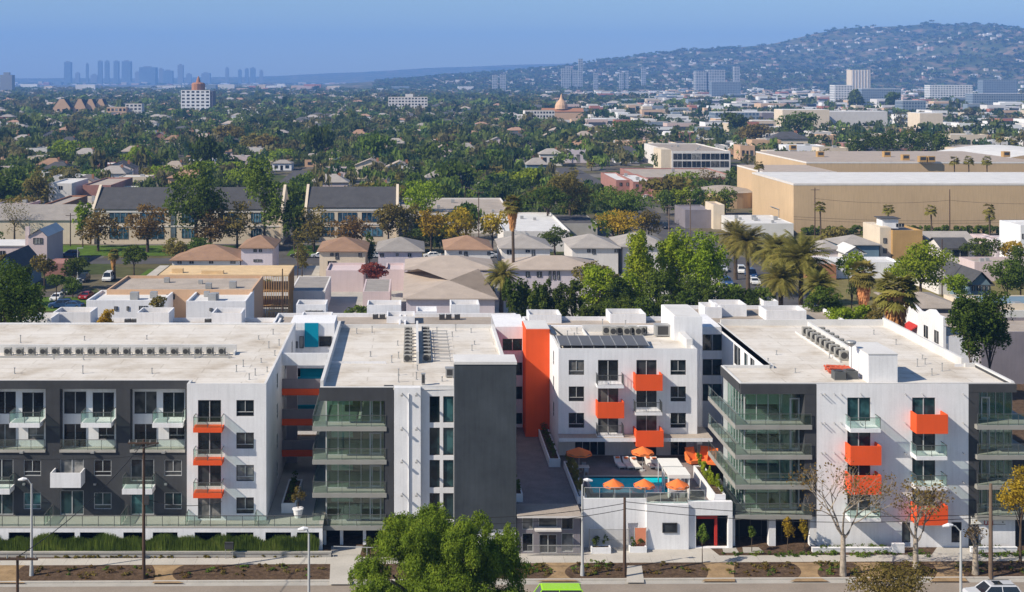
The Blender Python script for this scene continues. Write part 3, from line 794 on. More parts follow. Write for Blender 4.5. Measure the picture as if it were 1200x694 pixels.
# planter + pot in passage
def planter(x0, x1, y0, y1, z0, z1, label, m='white', plants=None, slope=None, n=900, ph=.8, leaf='fol_mid', size=.14):
    t = thing('planter', ((x0+x1)/2, y0, z0), label, 'planter')
    q = MB(); e = .14
    q.box(x0, x1, y0, y0 + e, z0, z1); q.box(x0, x1, y1 - e, y1, z0, z1); q.box(x0, x0 + e, y0 + e, y1 - e, z0, z1); q.box(x1 - e, x1, y0 + e, y1 - e, z0, z1)
    q.build('box', m, t)
    q = MB(); q.box(x0 + e, x1 - e, y0 + e, y1 - e, z0, z1 - .12); q.build('soil', 'dirt', t)
    if plants:
        lob = []
        L = max(y1 - y0, x1 - x0); k = max(2, int(L / .8)); rg = random.Random(int(x0 * 100))
        for i in range(k):
            f = (i + .5) / k
            cx = x0 + (x1 - x0) * (f if x1 - x0 > y1 - y0 else .5); cy = y0 + (y1 - y0) * (f if y1 - y0 >= x1 - x0 else .5)
            hh = ph * rg.uniform(.7, 1.2)
            lob.append((cx - loc_of(t).x, cy - loc_of(t).y, z1 + hh * .4 - z0, .38, .38, hh * .6))
        V = leafcloud(lob, n, size, seed=int(x0 * 10) + 5, clumps=4)
        quadmesh('plants', V, leaf, t)
    return t
planter(-12.7, -11.3, 123.5, 131, 2.56, 3.5, 'long white planter of dark shrubs in the shaded passage', plants=True, leaf='fol_dark')
def pot_plant(x, y, z, label, h=1.5):
    t = thing('potted_tree', (x, y, z), label, 'potted plant')
    q = MB(); q.tube([(x, y, z), (x, y, z + .8)], [.32, .5], 14); q.tube([(x, y, z + .8), (x, y, z + .88)], [.55, .55], 14); q.build('pot', 'white', t)
    q = MB(); q.tube([(x, y, z + .8), (x, y, z + h)], .05, 6); q.build('stem', 'bark', t)
    quadmesh('foliage', leafcloud([(0, 0, h + .6, .65, .65, .8)], 900, .12, 3), 'fol_olive', t)
pot_plant(X(349, 122), 122.3, 2.56, 'olive tree in a large white pot at the passage mouth')

# ---------------------------------------------------------------- pool block
YC = 137.2
C = thing('apartment_building', (23, YC, 0), 'white apartment block behind the pool with alternating orange balconies and a tall orange fin', 'apartment building', 'blocks of the apartment complex')
cx0, cx1 = X(654.5, YC), X(817, YC); ZC = 15.5
frC = Fr('front', YC)
cw = []
for vt in (422, 453, 484):
    cw.append((frC, X(666.5, YC), X(684.5, YC), Z(vt + 17.5, YC), Z(vt, YC), 'w'))
    cw.append((frC, X(785.8, YC), X(803.8, YC), Z(vt + 17.5, YC), Z(vt, YC), 'w'))
    cw.append((frC, X(700.8, YC), X(724.5, YC), Z(vt + 24.5, YC), Z(vt, YC), 's'))
    cw.append((frC, X(745.8, YC), X(769.5, YC), Z(vt + 24.5, YC), Z(vt, YC), 's'))
mb = MB(); facade(mb, frC, cx0, cx1, 6.3, ZC, [w[1:5] for w in cw], .14)
frCL = Fr('left', cx0)
lw = [(frCL, y, y + 1.1, z, z + 1.6, 'w') for y in (141.5,) for z in (12.7, 9.9, 7.0)]
facade(mb, frCL, YC, 150, 3.5, ZC, [w[1:5] for w in lw], .14)
mb.poly([(cx1, YC, 3.5), (cx1, 150, 3.5), (cx1, 150, ZC), (cx1, YC, ZC)])
YC2 = 138.9; frC2 = Fr('front', YC2)
gd = [(674, 709, 's4'), (745, 769, 's'), (786, 804, 's')]
facade(mb, frC2, cx0, cx1, 3.5, 6.6, [(X(a, YC2), X(b, YC2), 3.62, 5.75) for a, b, s in gd], .14)
mb.poly([(cx0, YC, 6.3), (cx1, YC, 6.3), (cx1, YC2, 6.3), (cx0, YC2, 6.3)])
mb.build('wall', 'white', C)
for w in cw + lw: window(C, w[0], *w[1:5], d=.1, style=w[5])
for a, b, s in gd: window(C, frC2, X(a, YC2), X(b, YC2), 3.62, 5.75, .1, 'n4' if s == 's4' else 's', name='patio_door')
q = MB(); q.box(cx0 - .1, X(835, 135.6), 135.6, YC - .002, 6.0, 6.4, 1, 0); q.box(cx1 + .01, X(835, 135.6), YC, 140, 6.0, 6.4, 1, 0); q.build('canopy', ['gravel', 'white'], C)
for (ua, ub, vt, st) in ((699, 730, 450, 'bar'), (699, 730, 482.5, 'orange'), (699, 730, 508.5, 'bar'), (743.5, 775, 450.5, 'orange'), (743.5, 775, 481.5, 'bar'), (743.5, 775, 514.0, 'orange')):
    zf = Z(vt, YC)
    if st == 'bar': zf = Z(vt - 1.5, YC)
    balcony(C, frC, X(ua, YC - 1.3) + .1, X(ub, YC - 1.3) + .1, zf, 1.85 if vt > 510 else 1.3, st, 'white', .3, 1.35 if st == 'orange' else 1.05)
q = MB(); q.poly([(cx0 + .1, YC + .1, 15.2), (cx1 - .1, YC + .1, 15.2), (cx1 - .1, 152, 15.2), (cx0 + .1, 152, 15.2)]); q.build('roof', 'roof', C)
q = MB(); q.box(cx0 + .01, cx1 - .01, YC + .01, YC + .26, 14.9, 15.52); q.box(cx0 + .01, cx0 + .27, YC + .27, 150.5, 14.9, 15.52); q.box(cx1 - .27, cx1 - .01, YC + .27, 146, 14.9, 15.52); q.build('parapet', 'whiteroof', C)
# orange fin, stair tower
q = MB(); q.box(X(616, 146), cx0 - .005, 146, 151, 3.6, Z(386, 146)); q.build('orange_fin', 'orange', C); q = MB(); q.box(X(616, 146) + .1, cx0 - .005, 146.1, 151, Z(386, 146) + .002, Z(386, 146) + .08); q.build('fin_cap', 'whiteroof', C)
Yt = 143.0
q = MB(); q.box(X(790, Yt), X(823, Yt), Yt, 150.5, 3.5, Z(371, Yt)); q.build('stair_tower', 'white', C)
q = MB(); q.box(X(790, Yt) + .15, X(823, Yt) - .15, Yt + .15, 150.3, Z(371, Yt) + .003, Z(371, Yt) + .06); q.build('stair_tower_roof', 'whiteroof', C)
# low screens on roof
q = MB()
sy0, sy1 = 142.5, 148
sx0, sx1 = X(690, sy0), X(757, sy0)
q.box(sx0, sx1, sy1, sy1 + .15, 15.2, 16.0); q.box(sx0, sx1, sy0, sy0 + .1, 15.21, 15.45); q.box(sx0, sx0 + .1, sy0 + .1, sy1, 15.2, 15.6)
q.box(X(800, 141), X(807, 141), 139, 143, 15.2, 16.2)
q.build('roof_screen', 'whiteroof', C)
cp3 = condenser_proto('rooftop_condenser', '', .9, .4, 1.0, 'condensers on the pool block roof')
for k, u in enumerate((711, 718.5, 727, 734.5, 741, 748, 754)):
    place(cp3, (X(u, 146), 146 - .5 * (k % 2), 15.2), 0, 1, f'{NTH[k+1]} condenser from the left in the pool block roof enclosure')
duct_box(777, 395, 1.7, 1.2, 1.3, 15.2, 'large grey roof unit left of the pool block stair tower')
duct_box(787, 394, 1.2, 1.0, 1.0, 15.2, 'smaller grey roof unit touching the pool block stair tower')
for k in range(8):
    u = 656.5 + k * 13.1; Y0 = 138.4
    t = thing('solar_panel', (X(u, Y0), Y0, 15.2), f'dark solar panel along the pool block roof front, {NTH[k+1]} from the left', 'solar panel', 'solar panels on the pool block roof')
    a, b = X(u, Y0), X(u + 12.2, Y0)
    q = MB(); q.poly([(a, Y0, 15.62), (b, Y0, 15.62), (b, Y0 + 3.8, 15.95), (a, Y0 + 3.8, 15.95)]); q.poly([(a, Y0, 15.57), (b, Y0, 15.57), (b, Y0 + 3.8, 15.9), (a, Y0 + 3.8, 15.9)]); q.build('cells', 'solar', t)
    q = MB(); q.prism([(Y0, 15.56), (Y0 + 3.8, 15.89), (Y0 + 3.8, 15.97), (Y0, 15.64)], 'x', b, b + .08); q.prism([(Y0, 15.56), (Y0 + 3.8, 15.89), (Y0 + 3.8, 15.97), (Y0, 15.64)], 'x', a - .08, a)
    q.box(a, a + .08, Y0 + 3.5, Y0 + 3.58, 15.2, 15.87); q.box(b - .08, b, Y0 + 3.5, Y0 + 3.58, 15.2, 15.87); q.box(a, a + .08, Y0 + .2, Y0 + .28, 15.2, 15.58); q.build('support_frame', 'frame_l', t)
vents([(665, 395), (676, 391), (706, 382), (733, 381), (673, 398)], 15.2, 'pool block roof', 'vent pipes on the pool block roof')
q = MB(); Yp = 141; q.tube([(X(641, 150), 149.5, 15.55), (X(646, 145), 145, 15.55), (cx0 + .8, 143, 15.55), (cx0 + .8, 138.6, 15.5)], .12, 8); q.tube([(X(641, 150) + .5, 149.5, 15.5), (cx0 + 1.3, 144, 15.5), (cx0 + 1.3, 142.6, 15.5)], .1, 8)
o = q.build('roof_pipe', 'acdark', None, origin=(cx0 + .8, 143, 15.2)); tag(o, 'dark insulated pipes running along the left roof edge of the pool block', 'pipe')
# rear link wings
LW = thing('link_wing', (12, 150, 0), 'white rear link wing with green ribbon windows left of the orange fin', 'building', 'rear link wings')
def linkwing(t, x0, x1, rows, Yl=150.0, full=(None, None)):
    fr = Fr('front', Yl); mb = MB(); hs = []
    for (u0, u1, v0, v1) in rows: hs.append((X(u0, Yl), X(u1, Yl), Z(v1, Yl), Z(v0, Yl)))
    facade(mb, fr, x0, x1, 3.5, 15.4, hs, .15)
    mb.poly([(x0, Yl, 15.4), (x1, Yl, 15.4), (x1, Yl + 8, 15.4), (x0, Yl + 8, 15.4)])
    mb.box(x0, x1, Yl + 7.8, Yl + 8, 2, 15.39)
    mb.build('wall', 'white', t)
    for h in hs: window(t, fr, *h, .1, 'n2', 'pane_t')
linkwing(LW, bx1 + .02, X(616, 150), [(589, 612, 397, 411), (589, 612, 425, 440), (589, 612, 453, 468), (589, 612, 484, 497)])
LW2 = thing('link_wing', (34, 150, 0), 'white rear link wing with wide ribbon windows between pool block and east block', 'building', 'rear link wings')
linkwing(LW2, X(823, 150), 36.15, [(823.5, 846, 392, 411), (823.5, 846, 421, 440), (823.5, 846, 450, 470)])
q = MB(); q.box(X(640, 150) * 0 + cx0, X(823, 150), 150.51, 151, 14.5, 15.4); q.build('back_wall', 'white', C)

# ---------------------------------------------------------------- courtyard floor, pool deck
q = MB(); q.box(bx1 + .01, 15.75, 122.4, 150, 3.0, 3.62); q.box(cx1 + .01, 36.15, 139, 150, 3.0, 3.6)
o = q.build('courtyard_floor', 'paver', None, (12, 130, 3.6)); tag(o, kind='structure')
PD = thing('pool_terrace', (22, 121.5, 0), 'white walled raised pool terrace with glass railing above the street plaza', 'terrace')
def pw(u0, u1, Y, z1, holes=()):
    q = MB(); facade(q, Fr('front', Y), X(u0, Y), X(u1, Y), 0, z1, holes, .35); return q
dx0, dx1 = 15.77, X(860, 121)
# deck slab with pool hole
pxa, pxb, pya, pyb = X(688, 131), X(790, 131), 126.2, 131.4
q = MB()
for (a, b, c, d) in ((dx0, pxa, 121.8, 138.9), (pxb, dx1, 121.8, 138.9), (pxa, pxb, 121.8, pya), (pxa, pxb, pyb, 138.9)): q.box(a, b, c, d, 3.2, 3.6)
q.build('deck', 'paver', PD)
q = MB(); e = .3
q.box(pxa - e, pxb + e, pya - e, pya, 3.5, 3.66); q.box(pxa - e, pxb + e, pyb, pyb + e, 3.5, 3.66); q.box(pxa - e, pxa, pya, pyb, 3.5, 3.66); q.box(pxb, pxb + e, pya, pyb, 3.5, 3.66); q.build('pool_coping', 'concrete', PD)
q = MB(); q.box(pxa, pxb, pya, pyb, 3.3, 3.5); q.build('pool_water', 'pool', PD)
frp = Fr('front', 121.5)
holes = [(X(736, 121.5), X(748, 121.5), 0.02, Z(613, 121.5))]
mb = pw(683, 757.5, 121.5, 4.6, holes)
mb.box(X(757, 121.3), X(807, 120.9), 120.9, 121.8, 0, 4.25)
facade(mb, Fr('front', 121.2), X(807, 121), X(859, 121), 0, 4.4, [(X(815.5, 121.2), X(853.5, 121.2), .05, Z(604, 121.2))], .5)
mb.box(X(683, 121.5), X(757, 121.5), 121.8, 121.81, 0, 4.6); mb.box(X(807, 121.2), X(859, 121), 121.7, 121.72, 3.3, 4.4)
mb.poly([(X(683, 121.5), 121.5, 4.6), (X(757.5, 121.5), 121.5, 4.6), (X(757.5, 121.5), 121.8, 4.6), (X(683, 121.5), 121.8, 4.6)])
mb.poly([(X(807, 121), 121.2, 4.4), (X(859, 121), 121.2, 4.4), (X(859, 121), 121.7, 4.4), (X(807, 121), 121.7, 4.4)])
mb.box(X(683, 121.5), X(683, 121.5) + .2, 121.82, 125, 0, 4.6)
mb.build('front_wall', 'white', PD)
q = MB(); q.box(X(735, 121.5), X(749, 121.5), 121.9, 121.95, 0, 2.9); q.build('orange_door', 'orange', PD)
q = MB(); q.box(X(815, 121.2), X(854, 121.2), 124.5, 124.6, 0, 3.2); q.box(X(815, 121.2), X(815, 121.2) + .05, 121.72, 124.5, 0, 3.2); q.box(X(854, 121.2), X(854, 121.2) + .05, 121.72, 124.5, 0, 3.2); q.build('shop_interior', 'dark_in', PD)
q = MB(); q.box(X(838, 121.6), X(841, 121.6), 121.75, 122.0, .05, 2.9); q.box(X(817, 121.6), X(841, 121.6), 121.76, 121.99, 2.6, 2.9); q.build('red_frame', 'red', PD)
window(PD, Fr('front', 120.9), X(776, 120.9), X(793.5, 120.9), Z(624, 120.9), Z(612.5, 120.9), -.03, 'f', name='window')
q = MB(); g = MB()
for a, b, zz, yy in ((685, 756, 4.6, 121.6), (758, 806, 4.25, 121.2), (808, 826, 4.4, 121.45)):
    xa, xb = X(a, yy), X(b, yy); n = int((xb - xa) / 1.2)
    for i in range(n + 1):
        xx = xa + (xb - xa) * i / n; q.box(xx - .02, xx + .02, yy, yy + .04, zz, zz + 1.0)
    q.box(xa, xb, yy - .005, yy + .045, zz + 1.0, zz + 1.04); g.box(xa, xb, yy + .013, yy + .027, zz + .05, zz + .98)
r = q.build('railing', 'lampgrey', PD); g.build('glass_panel', 'railglass', r)
# terrace planters
planter(dx0 + .05, dx0 + .95, 123.0, 134.5, 3.6, 4.3, 'long planter of olive shrubs along the left side of the pool terrace', plants=True, n=3500, ph=1.3, leaf='fol_olive')
planter(X(838, 121.6), X(851, 121.6), 121.8, 131, 3.6, 4.9, 'long white planter of bright bamboo along the right side of the pool terrace', plants=True, n=4000, ph=1.5, leaf='fol_bright')
planter(14.3, 15.5, 134.6, 147, 3.62, 4.5, 'raised white planter beside the orange fin in the shaded courtyard', plants=True, leaf='fol_dark')
planter(9.75, 10.6, 123.5, 127.5, 3.62, 4.4, 'short white planter tucked behind the slate tower', plants=True, n=400, leaf='fol_dark')

def umbrella(x, y, z, r, h, label):
    t = thing('parasol', (x, y, z), label, 'parasol', 'orange parasols on the pool terrace')
    q = MB(); q.tube([(x, y, z), (x, y, z + h)], .03, 8); q.tube([(x, y, z), (x, y, z + .1)], .3, 12); q.build('pole', 'frame_l', t)
    q = MB(); n = 8; top = (x, y, z + h + .05)
    P = [(x + r * math.cos(2*math.pi*(i+.5)/n), y + r * math.sin(2*math.pi*(i+.5)/n), z + h - .55) for i in range(n)]
    for i in range(n):
        a, b = P[i], P[(i+1) % n]; mdp = ((a[0]+b[0])/2 * .94 + x * .06, (a[1]+b[1])/2 * .94 + y * .06, a[2] + .06)
        q.poly([top, a, mdp]); q.poly([top, mdp, b])
        q.poly([a, (a[0], a[1], a[2] - .16), (b[0], b[1], b[2] - .16), b])
    q.build('canopy', 'fabric_o', t)
def at(u, v, z): Y = YG(v, z); return X(u, Y), Y
for (u, v, r, lab) in ((678.5, 524, 1.55, 'orange parasol over the dining table at the shaded left of the pool terrace'), (753, 523, 1.35, 'orange parasol standing between the loungers behind the pool'),
                       (719, 561, 1.15, 'orange parasol at the front left edge of the pool'), (755, 561, 1.15, 'orange parasol at the front middle edge of the pool'), (794, 561, 1.25, 'orange parasol in front of the white cabanas')):
    x, y = at(u, v, 6.15); umbrella(x, y, 3.6, r * .9, 2.5, lab)
def lounger(x, y, rz, label):
    t = thing('pool_lounger', (0, 0, 0), label, 'lounger', 'loungers behind the pool')
    q = MB(); q.box(-.35, .35, -1.0, .4, .25, .36); q.prism([(.4, .3), (1.0, .85), (1.0, .75), (.4, .22)], 'x', -.35, .35); q.build('cushion', 'fabric_w', t)
    q = MB()
    for a in (-.32, .28):
        for b in (-.95, .35): q.box(a, a + .05, b, b + .05, 0, .25)
    q.box(-.38, .38, -1.02, .42, .2, .249); q.build('frame', 'frame_l', t)
    q = MB(); q.box(-.2, .2, .62, .85, .72, .84); q.build('pillow', 'fabric_o', t)
    t.location = (x, y, 3.6); t.rotation_euler = (0, 0, rz)
for k, (u, v) in enumerate(((726, 547), (736, 547.5), (745, 548), (762, 547), (769, 548))):
    x, y = at(u, v, 3.6); lounger(x, y, R(8), f'white pool lounger behind the pool, {NTH[k+1]} from the left')
def cabana(x0, x1, y0, y1, label):
    t = thing('cabana', ((x0+x1)/2, y0, 3.6), label, 'cabana', 'white cabanas')
    q = MB(); q.box(x0, x1, y0, y1, 5.85, 6.0); q.box(x0, x1, y0 - .02, y0, 5.65, 5.99); q.build('canopy', 'fabric_w', t)
    q = MB()
    for a in (x0 + .05, x1 - .13):
        for b in (y0 + .05, y1 - .13): q.box(a, a + .08, b, b + .08, 3.6, 5.85)
    q.build('post', 'white', t)
    q = MB(); q.box(x0 + .1, x0 + .16, y0 + .2, y0 + .7, 3.65, 5.8); q.build('curtain', 'fabric_w', t)
    q = MB(); q.box(x1 - .16, x1 - .1, y0 + .2, y0 + .6, 3.65, 5.8); q.build('curtain', 'fabric_w', t)
    q = MB(); q.box(x0 + .4, x1 - .4, y0 + .5, y1 - .3, 3.62, 4.05); q.build('daybed', 'cushion', t)
for u0, u1, v0, v1, lab in ((776, 800, 537, 546, 'rear white cabana beside the orange chairs'), (783, 809, 547.5, 556.5, 'front white cabana behind the right hand parasol')):
    ya = YG(v1, 6.0); yb = YG(v0, 6.0); cabana(X(u0, ya), X(u1, ya), ya, yb, lab)
def orange_chair(x, y, rz, label):
    t = thing('lounge_chair', (0, 0, 0), label, 'chair', 'orange chairs on the pool terrace')
    q = MB(); q.prism([(-.5, .15), (.5, .1), (.5, .42), (-.5, .5)], 'x', -.5, .5); q.build('seat', 'fabric_o', t)
    q = MB(); q.prism([(.3, .35), (.5, .35), (.85, 1.6), (.72, 1.62)], 'x', -.52, .52); q.build('backrest', 'fabric_o', t)
    for s in (-1, 1):
        q = MB(); q.prism([(-.4, .3), (.6, .3), (.75, 1.2), (-.3, .7)], 'x', s * .52, s * .6); q.build('armrest', 'fabric_o', t)
    t.location = (x, y, 3.6); t.rotation_euler = (0, 0, rz)
for u, v, rz, lab in ((812, 544, .3, 'left orange chair beside the rear cabana'), (827, 543, -.2, 'middle orange chair under the canopy edge'), (835, 545, -.3, 'right orange chair next to the glass corner')):
    x, y = at(u, v, 3.6); orange_chair(x, y, rz, lab)
def table_set(x, y, label):
    t = thing('dining_table', (x, y, 3.6), label, 'table')
    q = MB(); q.box(x - .9, x + .9, y - .45, y + .45, 4.3, 4.36); q.build('tabletop', 'fabric_w', t)
    for a in (-.8, .75):
        for b in (-.4, .35):
            q = MB(); q.box(x + a, x + a + .05, y + b, y + b + .05, 3.6, 4.3); q.build('leg', 'frame_l', t)
x, y = at(680, 547, 4.3); table_set(x, y, 'white dining table under the left parasol of the pool terrace')
def tchair(x, y, rz, label):
    t = thing('terrace_chair', (0, 0, 0), label, 'chair', 'chairs around the terrace table')
    q = MB(); q.box(-.22, .22, -.22, .22, .42, .47); q.build('seat', 'cushion', t)
    q = MB(); q.box(-.22, .22, .18, .22, .5, .9); q.build('backrest', 'cushion', t)
    for a in (-.2, .17):
        for b in (-.2, .17):
            q = MB(); q.box(a, a + .03, b, b + .03, 0, .42); q.build('leg', 'frame_l', t)
    t.location = (x, y, 3.6); t.rotation_euler = (0, 0, rz)
for k, (dx, dy, rz, w) in enumerate(((-.5, .8, 0, 'behind left'), (.5, .8, 0, 'behind right'), (-.5, -.8, math.pi, 'in front left'), (.5, -.8, math.pi, 'in front right'))):
    tchair(x + dx, y + dy, rz, f'grey chair {w} at the terrace dining table')

# ---------------------------------------------------------------- entrance pavilion
E = thing('entrance_pavilion', (X(640, 119.8), 119.8, 0), 'low grey entrance lobby with big windows under a flat dark roof', 'entrance lobby')
Ye = 119.9; fe = Fr('front', Ye); mb = MB()
ew = [(612, 625, 604.5, 621), (631, 653, 604.5, 618), (658, 672, 604.5, 621), (612, 625, 625, 647), (632, 652.5, 626.5, 648.5), (658, 672, 625, 647)]
eh = [(X(a, Ye), X(b, Ye), max(.02, Z(d, Ye)), Z(c, Ye)) for a, b, c, d in ew]
facade(mb, fe, X(605.5, Ye), X(680, Ye), 0, 3.6, eh, .15)
mb.box(X(605.5, Ye), X(680, Ye), 122, 122.2, 0, 3.3); mb.box(X(680, Ye) - .15, X(680, Ye), Ye + .01, 122, 0, 3.5)
mb.build('wall', 'frame_l' if False else 'mauve', E)
for h, w in zip(eh, ew):
    window(E, fe, *h, .1, 'n2' if w[0] == 632 else 'f', 'pane', 'frame_l', name='entrance_door' if w[0] == 632 else 'window')
q = MB(); q.box(X(605.5, Ye), X(682, 119), 119.0, 122.5, 3.62, 3.8, 1, 0); q.build('roof', ['gravel', 'offwhite'], E)
q = MB(); q.box(X(627, 119), X(658, 119), 119.0, Ye - .005, 2.35, 2.5, 0)
q.build('door_canopy', 'offwhite', E)

# ---------------------------------------------------------------- east block
D = thing('apartment_building', (45, YF, 0), 'white east apartment block with staggered orange balconies and glass corners', 'apartment building', 'blocks of the apartment complex')
frE = Fr('front', YF)
ex0, ex1 = X(957, YF), X(1135, YF)
ew = []
for vt in (466, 501, 536, 571):
    for a, b in ((993, 1020), (1069, 1096)):
        ew.append((frE, X(a, YF), X(b, YF), Z(vt + 27.5, YF), Z(vt, YF), 's'))
dd = [(frE, X(a, YF), X(b, YF), 0.45, Z(612, YF), 'f') for a, b in ((1057, 1067), (1115, 1127))]
mb = MB(); facade(mb, frE, ex0, ex1, 0, 15.5, [w[1:5] for w in ew + dd], .14)
Xm, Xr = 36.2, 56.0
frDL = Fr('left', Xm)
dl = [(frDL, a, b, z, z + 2.2, 's') for a, b in ((135.7, 137.5), (138.5, 140.0), (141.6, 144.4)) for z in (12.4, 9.5, 6.6)]
facade(mb, frDL, 129.5, 152, 3, 15.5, [w[1:5] for w in dl], .14)
mb.poly([(Xm, 152, 0), (Xr, 152, 0), (Xr, 152, 15.5), (Xm, 152, 15.5)])
mb.poly([(Xr, 130, 0), (Xr, 152, 0), (Xr, 152, 15.5), (Xr, 130, 15.5)])
mb.poly([(31.4, 129.5, 0), (Xm, 129.5, 0), (Xm, 129.5, 15.4), (31.4, 129.5, 15.4)])
mb.poly([(55, 130, 0), (57.2, 130, 0), (57.2, 130, 15.5), (55, 130, 15.5)])
# dark piers and bands
gxa, gxb = X(872, 123.0), X(941, 123.0)
mb.box(X(868, YF), X(957, YF) - .02, YF + .0, YF + .3, Z(462, YF), 15.45, 1)
mb.box(X(868, YF), X(868, YF) + .3, YF + .301, 129.5, Z(462, YF), 15.45, 1)
mb.box(X(943, YF), X(957, YF) - .02, YF + .02, 123.2, 2.9, Z(462, YF), 1)
mb.box(X(1135, YF) + .02, X(1147, YF), YF + .02, 123.2, 0, Z(460, YF), 1)
mb.box(X(1135, YF) + .02, 57.3, YF, YF + .3, Z(460, YF), 15.45, 1)
mb.box(57.0, 57.3, YF + .301, 130, Z(460, YF), 15.45, 1)
mb.build('wall', ['white', 'dark'], D)
for w in ew + dl + dd: window(D, w[0], *w[1:5], d=.1, style=w[5], pane='pane' if w[5] != 's' or random.random() < .5 else 'pane_t', name='door' if w[5] == 'f' else 'window')
# roof
q = MB()
q.poly([(31.4, YF + .2, 15.2), (57.1, YF + .2, 15.2), (57.1, 130, 15.2), (31.4, 130, 15.2)])
q.poly([(Xm + .1, 130, 15.2), (Xr - .1, 130, 15.2), (Xr - .1, 151.9, 15.2), (Xm + .1, 151.9, 15.2)])
q.build('roof', 'roof', D)
q = MB()
q.box(X(868, YF), 57.3, YF + .301, YF + .5, 14.9, 15.52); q.box(57.0, 57.31, YF + .51, 130, 15.451, 15.62); q.box(Xr - .3, Xr, 130.01, 151.9, 14.9, 16.1); q.box(Xr, 57.0, 129.8, 130.0, 14.9, 15.62)
q.box(Xm, Xm + .25, 129.3, 151.9, 14.9, 15.52); q.box(31.4, Xm - .01, 129.3, 129.52, 14.9, 15.5); q.box(X(868, YF), X(868, YF) + .25, YF + .51, 129.29, 15.451, 15.52); q.box(Xm + .26, Xr - .31, 151.6, 151.9, 14.9, 15.9)
q.build('parapet', 'whiteroof', D)
q = MB(); q.box(43.8, 46.6, 123.1, 128.6, 15.2, 17.95); q.build('penthouse', 'white', D)
q = MB(); q.box(43.75, 46.65, 123.05, 128.65, 17.951, 18.02); q.build('penthouse_roof', 'whiteroof', D)
q = MB(); q.box(45.4, 45.65, 128.66, 147.4, 15.2, 16.5); q.box(44.0, 44.1, 132.0, 147.4, 15.21, 15.4); q.build('roof_screen', 'whiteroof', D)
# balconies
for vs, cols in (((498, 'glass'), 0), ((535, 'orange'), 0), ((569, 'orange'), 0), ((602, 'glass'), 0), ((498.5, 'orange'), 1), ((530, 'glass'), 1), ((565, 'glass'), 1), ((604.5, 'orange'), 1)):
    v, st = vs
    ua, ub = ((990.5, 1026), (1067, 1103))[cols]
    balcony(D, frE, X(ua, YF), X(ub, YF), Z(v, YF) + (0.0 if st == 'glass' else -.0), 1.4, st, 'white', .35, 1.4 if st == 'orange' else 1.0)
# left glass corner
flD = [Z(498, YF), Z(533, YF), Z(568, YF), Z(603, YF)]
tps = [Z(462, YF) + .05] + [f - .4 for f in flD[:-1]]
frG2 = Fr('front', 123.0); frGL2 = Fr('left', gxa)
inn = MB()
for f, tp in zip(flD, tps):
    glass_front(D, frG2, gxa + .06, gxb, f, tp, 5, (X(926, 123), X(936, 123)))
    glass_front(D, frGL2, 123.06, 129.4, f, tp, 6)
    inn.box(gxa + .1, 36.1, 123.12, 129.3, f - .38, f - .02, 1)
    inn.box(gxa + 4.6, gxa + 4.75, 123.2, 129.0, f, tp + .38, 0)
    inn.box(gxa + .3, 36.1, 128.9, 129.0, f, tp + .38, 0)
    inn.box(gxa + .2, gxa + 4.4, 127.4, 127.5, f, f + 1.0, 2)
    inn.box(gxa + .3, gxa + 3.4, 123.3, 123.33, f + 1.5, tp, 3)
inn.build('room_interior', ['room', 'concrete', 'dark_in', 'blind'], D)
q = MB(); q.box(gxb, X(943, 123) + .5, 123.0, 123.2, 2.9, 15.2); q.build('pier', 'dark', D)
for f in flD: wrap_balcony(D, X(861, YF), X(951, YF), YF - .2, 132.5, f, gxa - .02, 122.9, .4)
# right glass corner
g2a, g2b = X(1147, 123), X(1186, 123)
inn = MB()
for f, tp in zip(flD, [Z(460, YF) + .05] + [f - .4 for f in flD[:-1]]):
    f = f + .1
    glass_front(D, frG2, g2a, g2b, f, tp + .1, 4, (X(1150, 123), X(1159, 123)))
    glass_front(D, Fr('right', g2b), 123.06, 129.6, f, tp + .1, 5)
    inn.box(g2a, g2b - .1, 123.12, 129.6, f - .4, f - .02, 1)
    inn.box(g2a + .2, g2b - .6, 128.6, 128.7, f, tp + .4, 0)
    q = MB(); q.box(X(1142, YF), X(1215, YF), YF - .6, 122.9, f - .4, f); q.box(g2b + .02, X(1215, YF), 122.901, 130, f - .4, f); b = q.build('balcony', 'slab', D)
    q = MB(); g = MB(); xa, xb = X(1142, YF) + .05, X(1215, YF) - .05
    for i in range(7):
        xx = xa + (xb - xa) * i / 6; q.box(xx - .02, xx + .02, YF - .55, YF - .51, f + .001, f + 1.05)
    q.box(xa, xb, YF - .555, YF - .505, f + 1.05, f + 1.09); g.box(xa, xb, YF - .54, YF - .525, f + .06, f + 1.04)
    r = q.build('railing', 'rail', b); g.build('glass_panel', 'railglass', r)
inn.build('room_interior', ['room', 'concrete', 'dark_in'], D)
# ground floor of glass corner
for u0, u1 in ((855, 861.5), (901, 909), (949, 957)):
    q = MB(); q.box(X(u0, YF + .3), X(u1, YF + .3), YF + .3, YF + .9, 0, 2.85); q.build('column', 'white', D)
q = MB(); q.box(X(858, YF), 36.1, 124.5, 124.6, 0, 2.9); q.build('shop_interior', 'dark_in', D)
q = MB(); q.box(X(858, YF), X(957, YF) - .1, 122.9, 129.4, 2.75, 3.0); q.build('soffit', 'slab', D)
q = MB()
for u in (866, 879, 892, 916, 929, 942): q.box(X(u, 123.5), X(u, 123.5) + .06, 123.5, 123.58, 0, 2.75)
q.build('shopfront_mullion', 'frame', D)
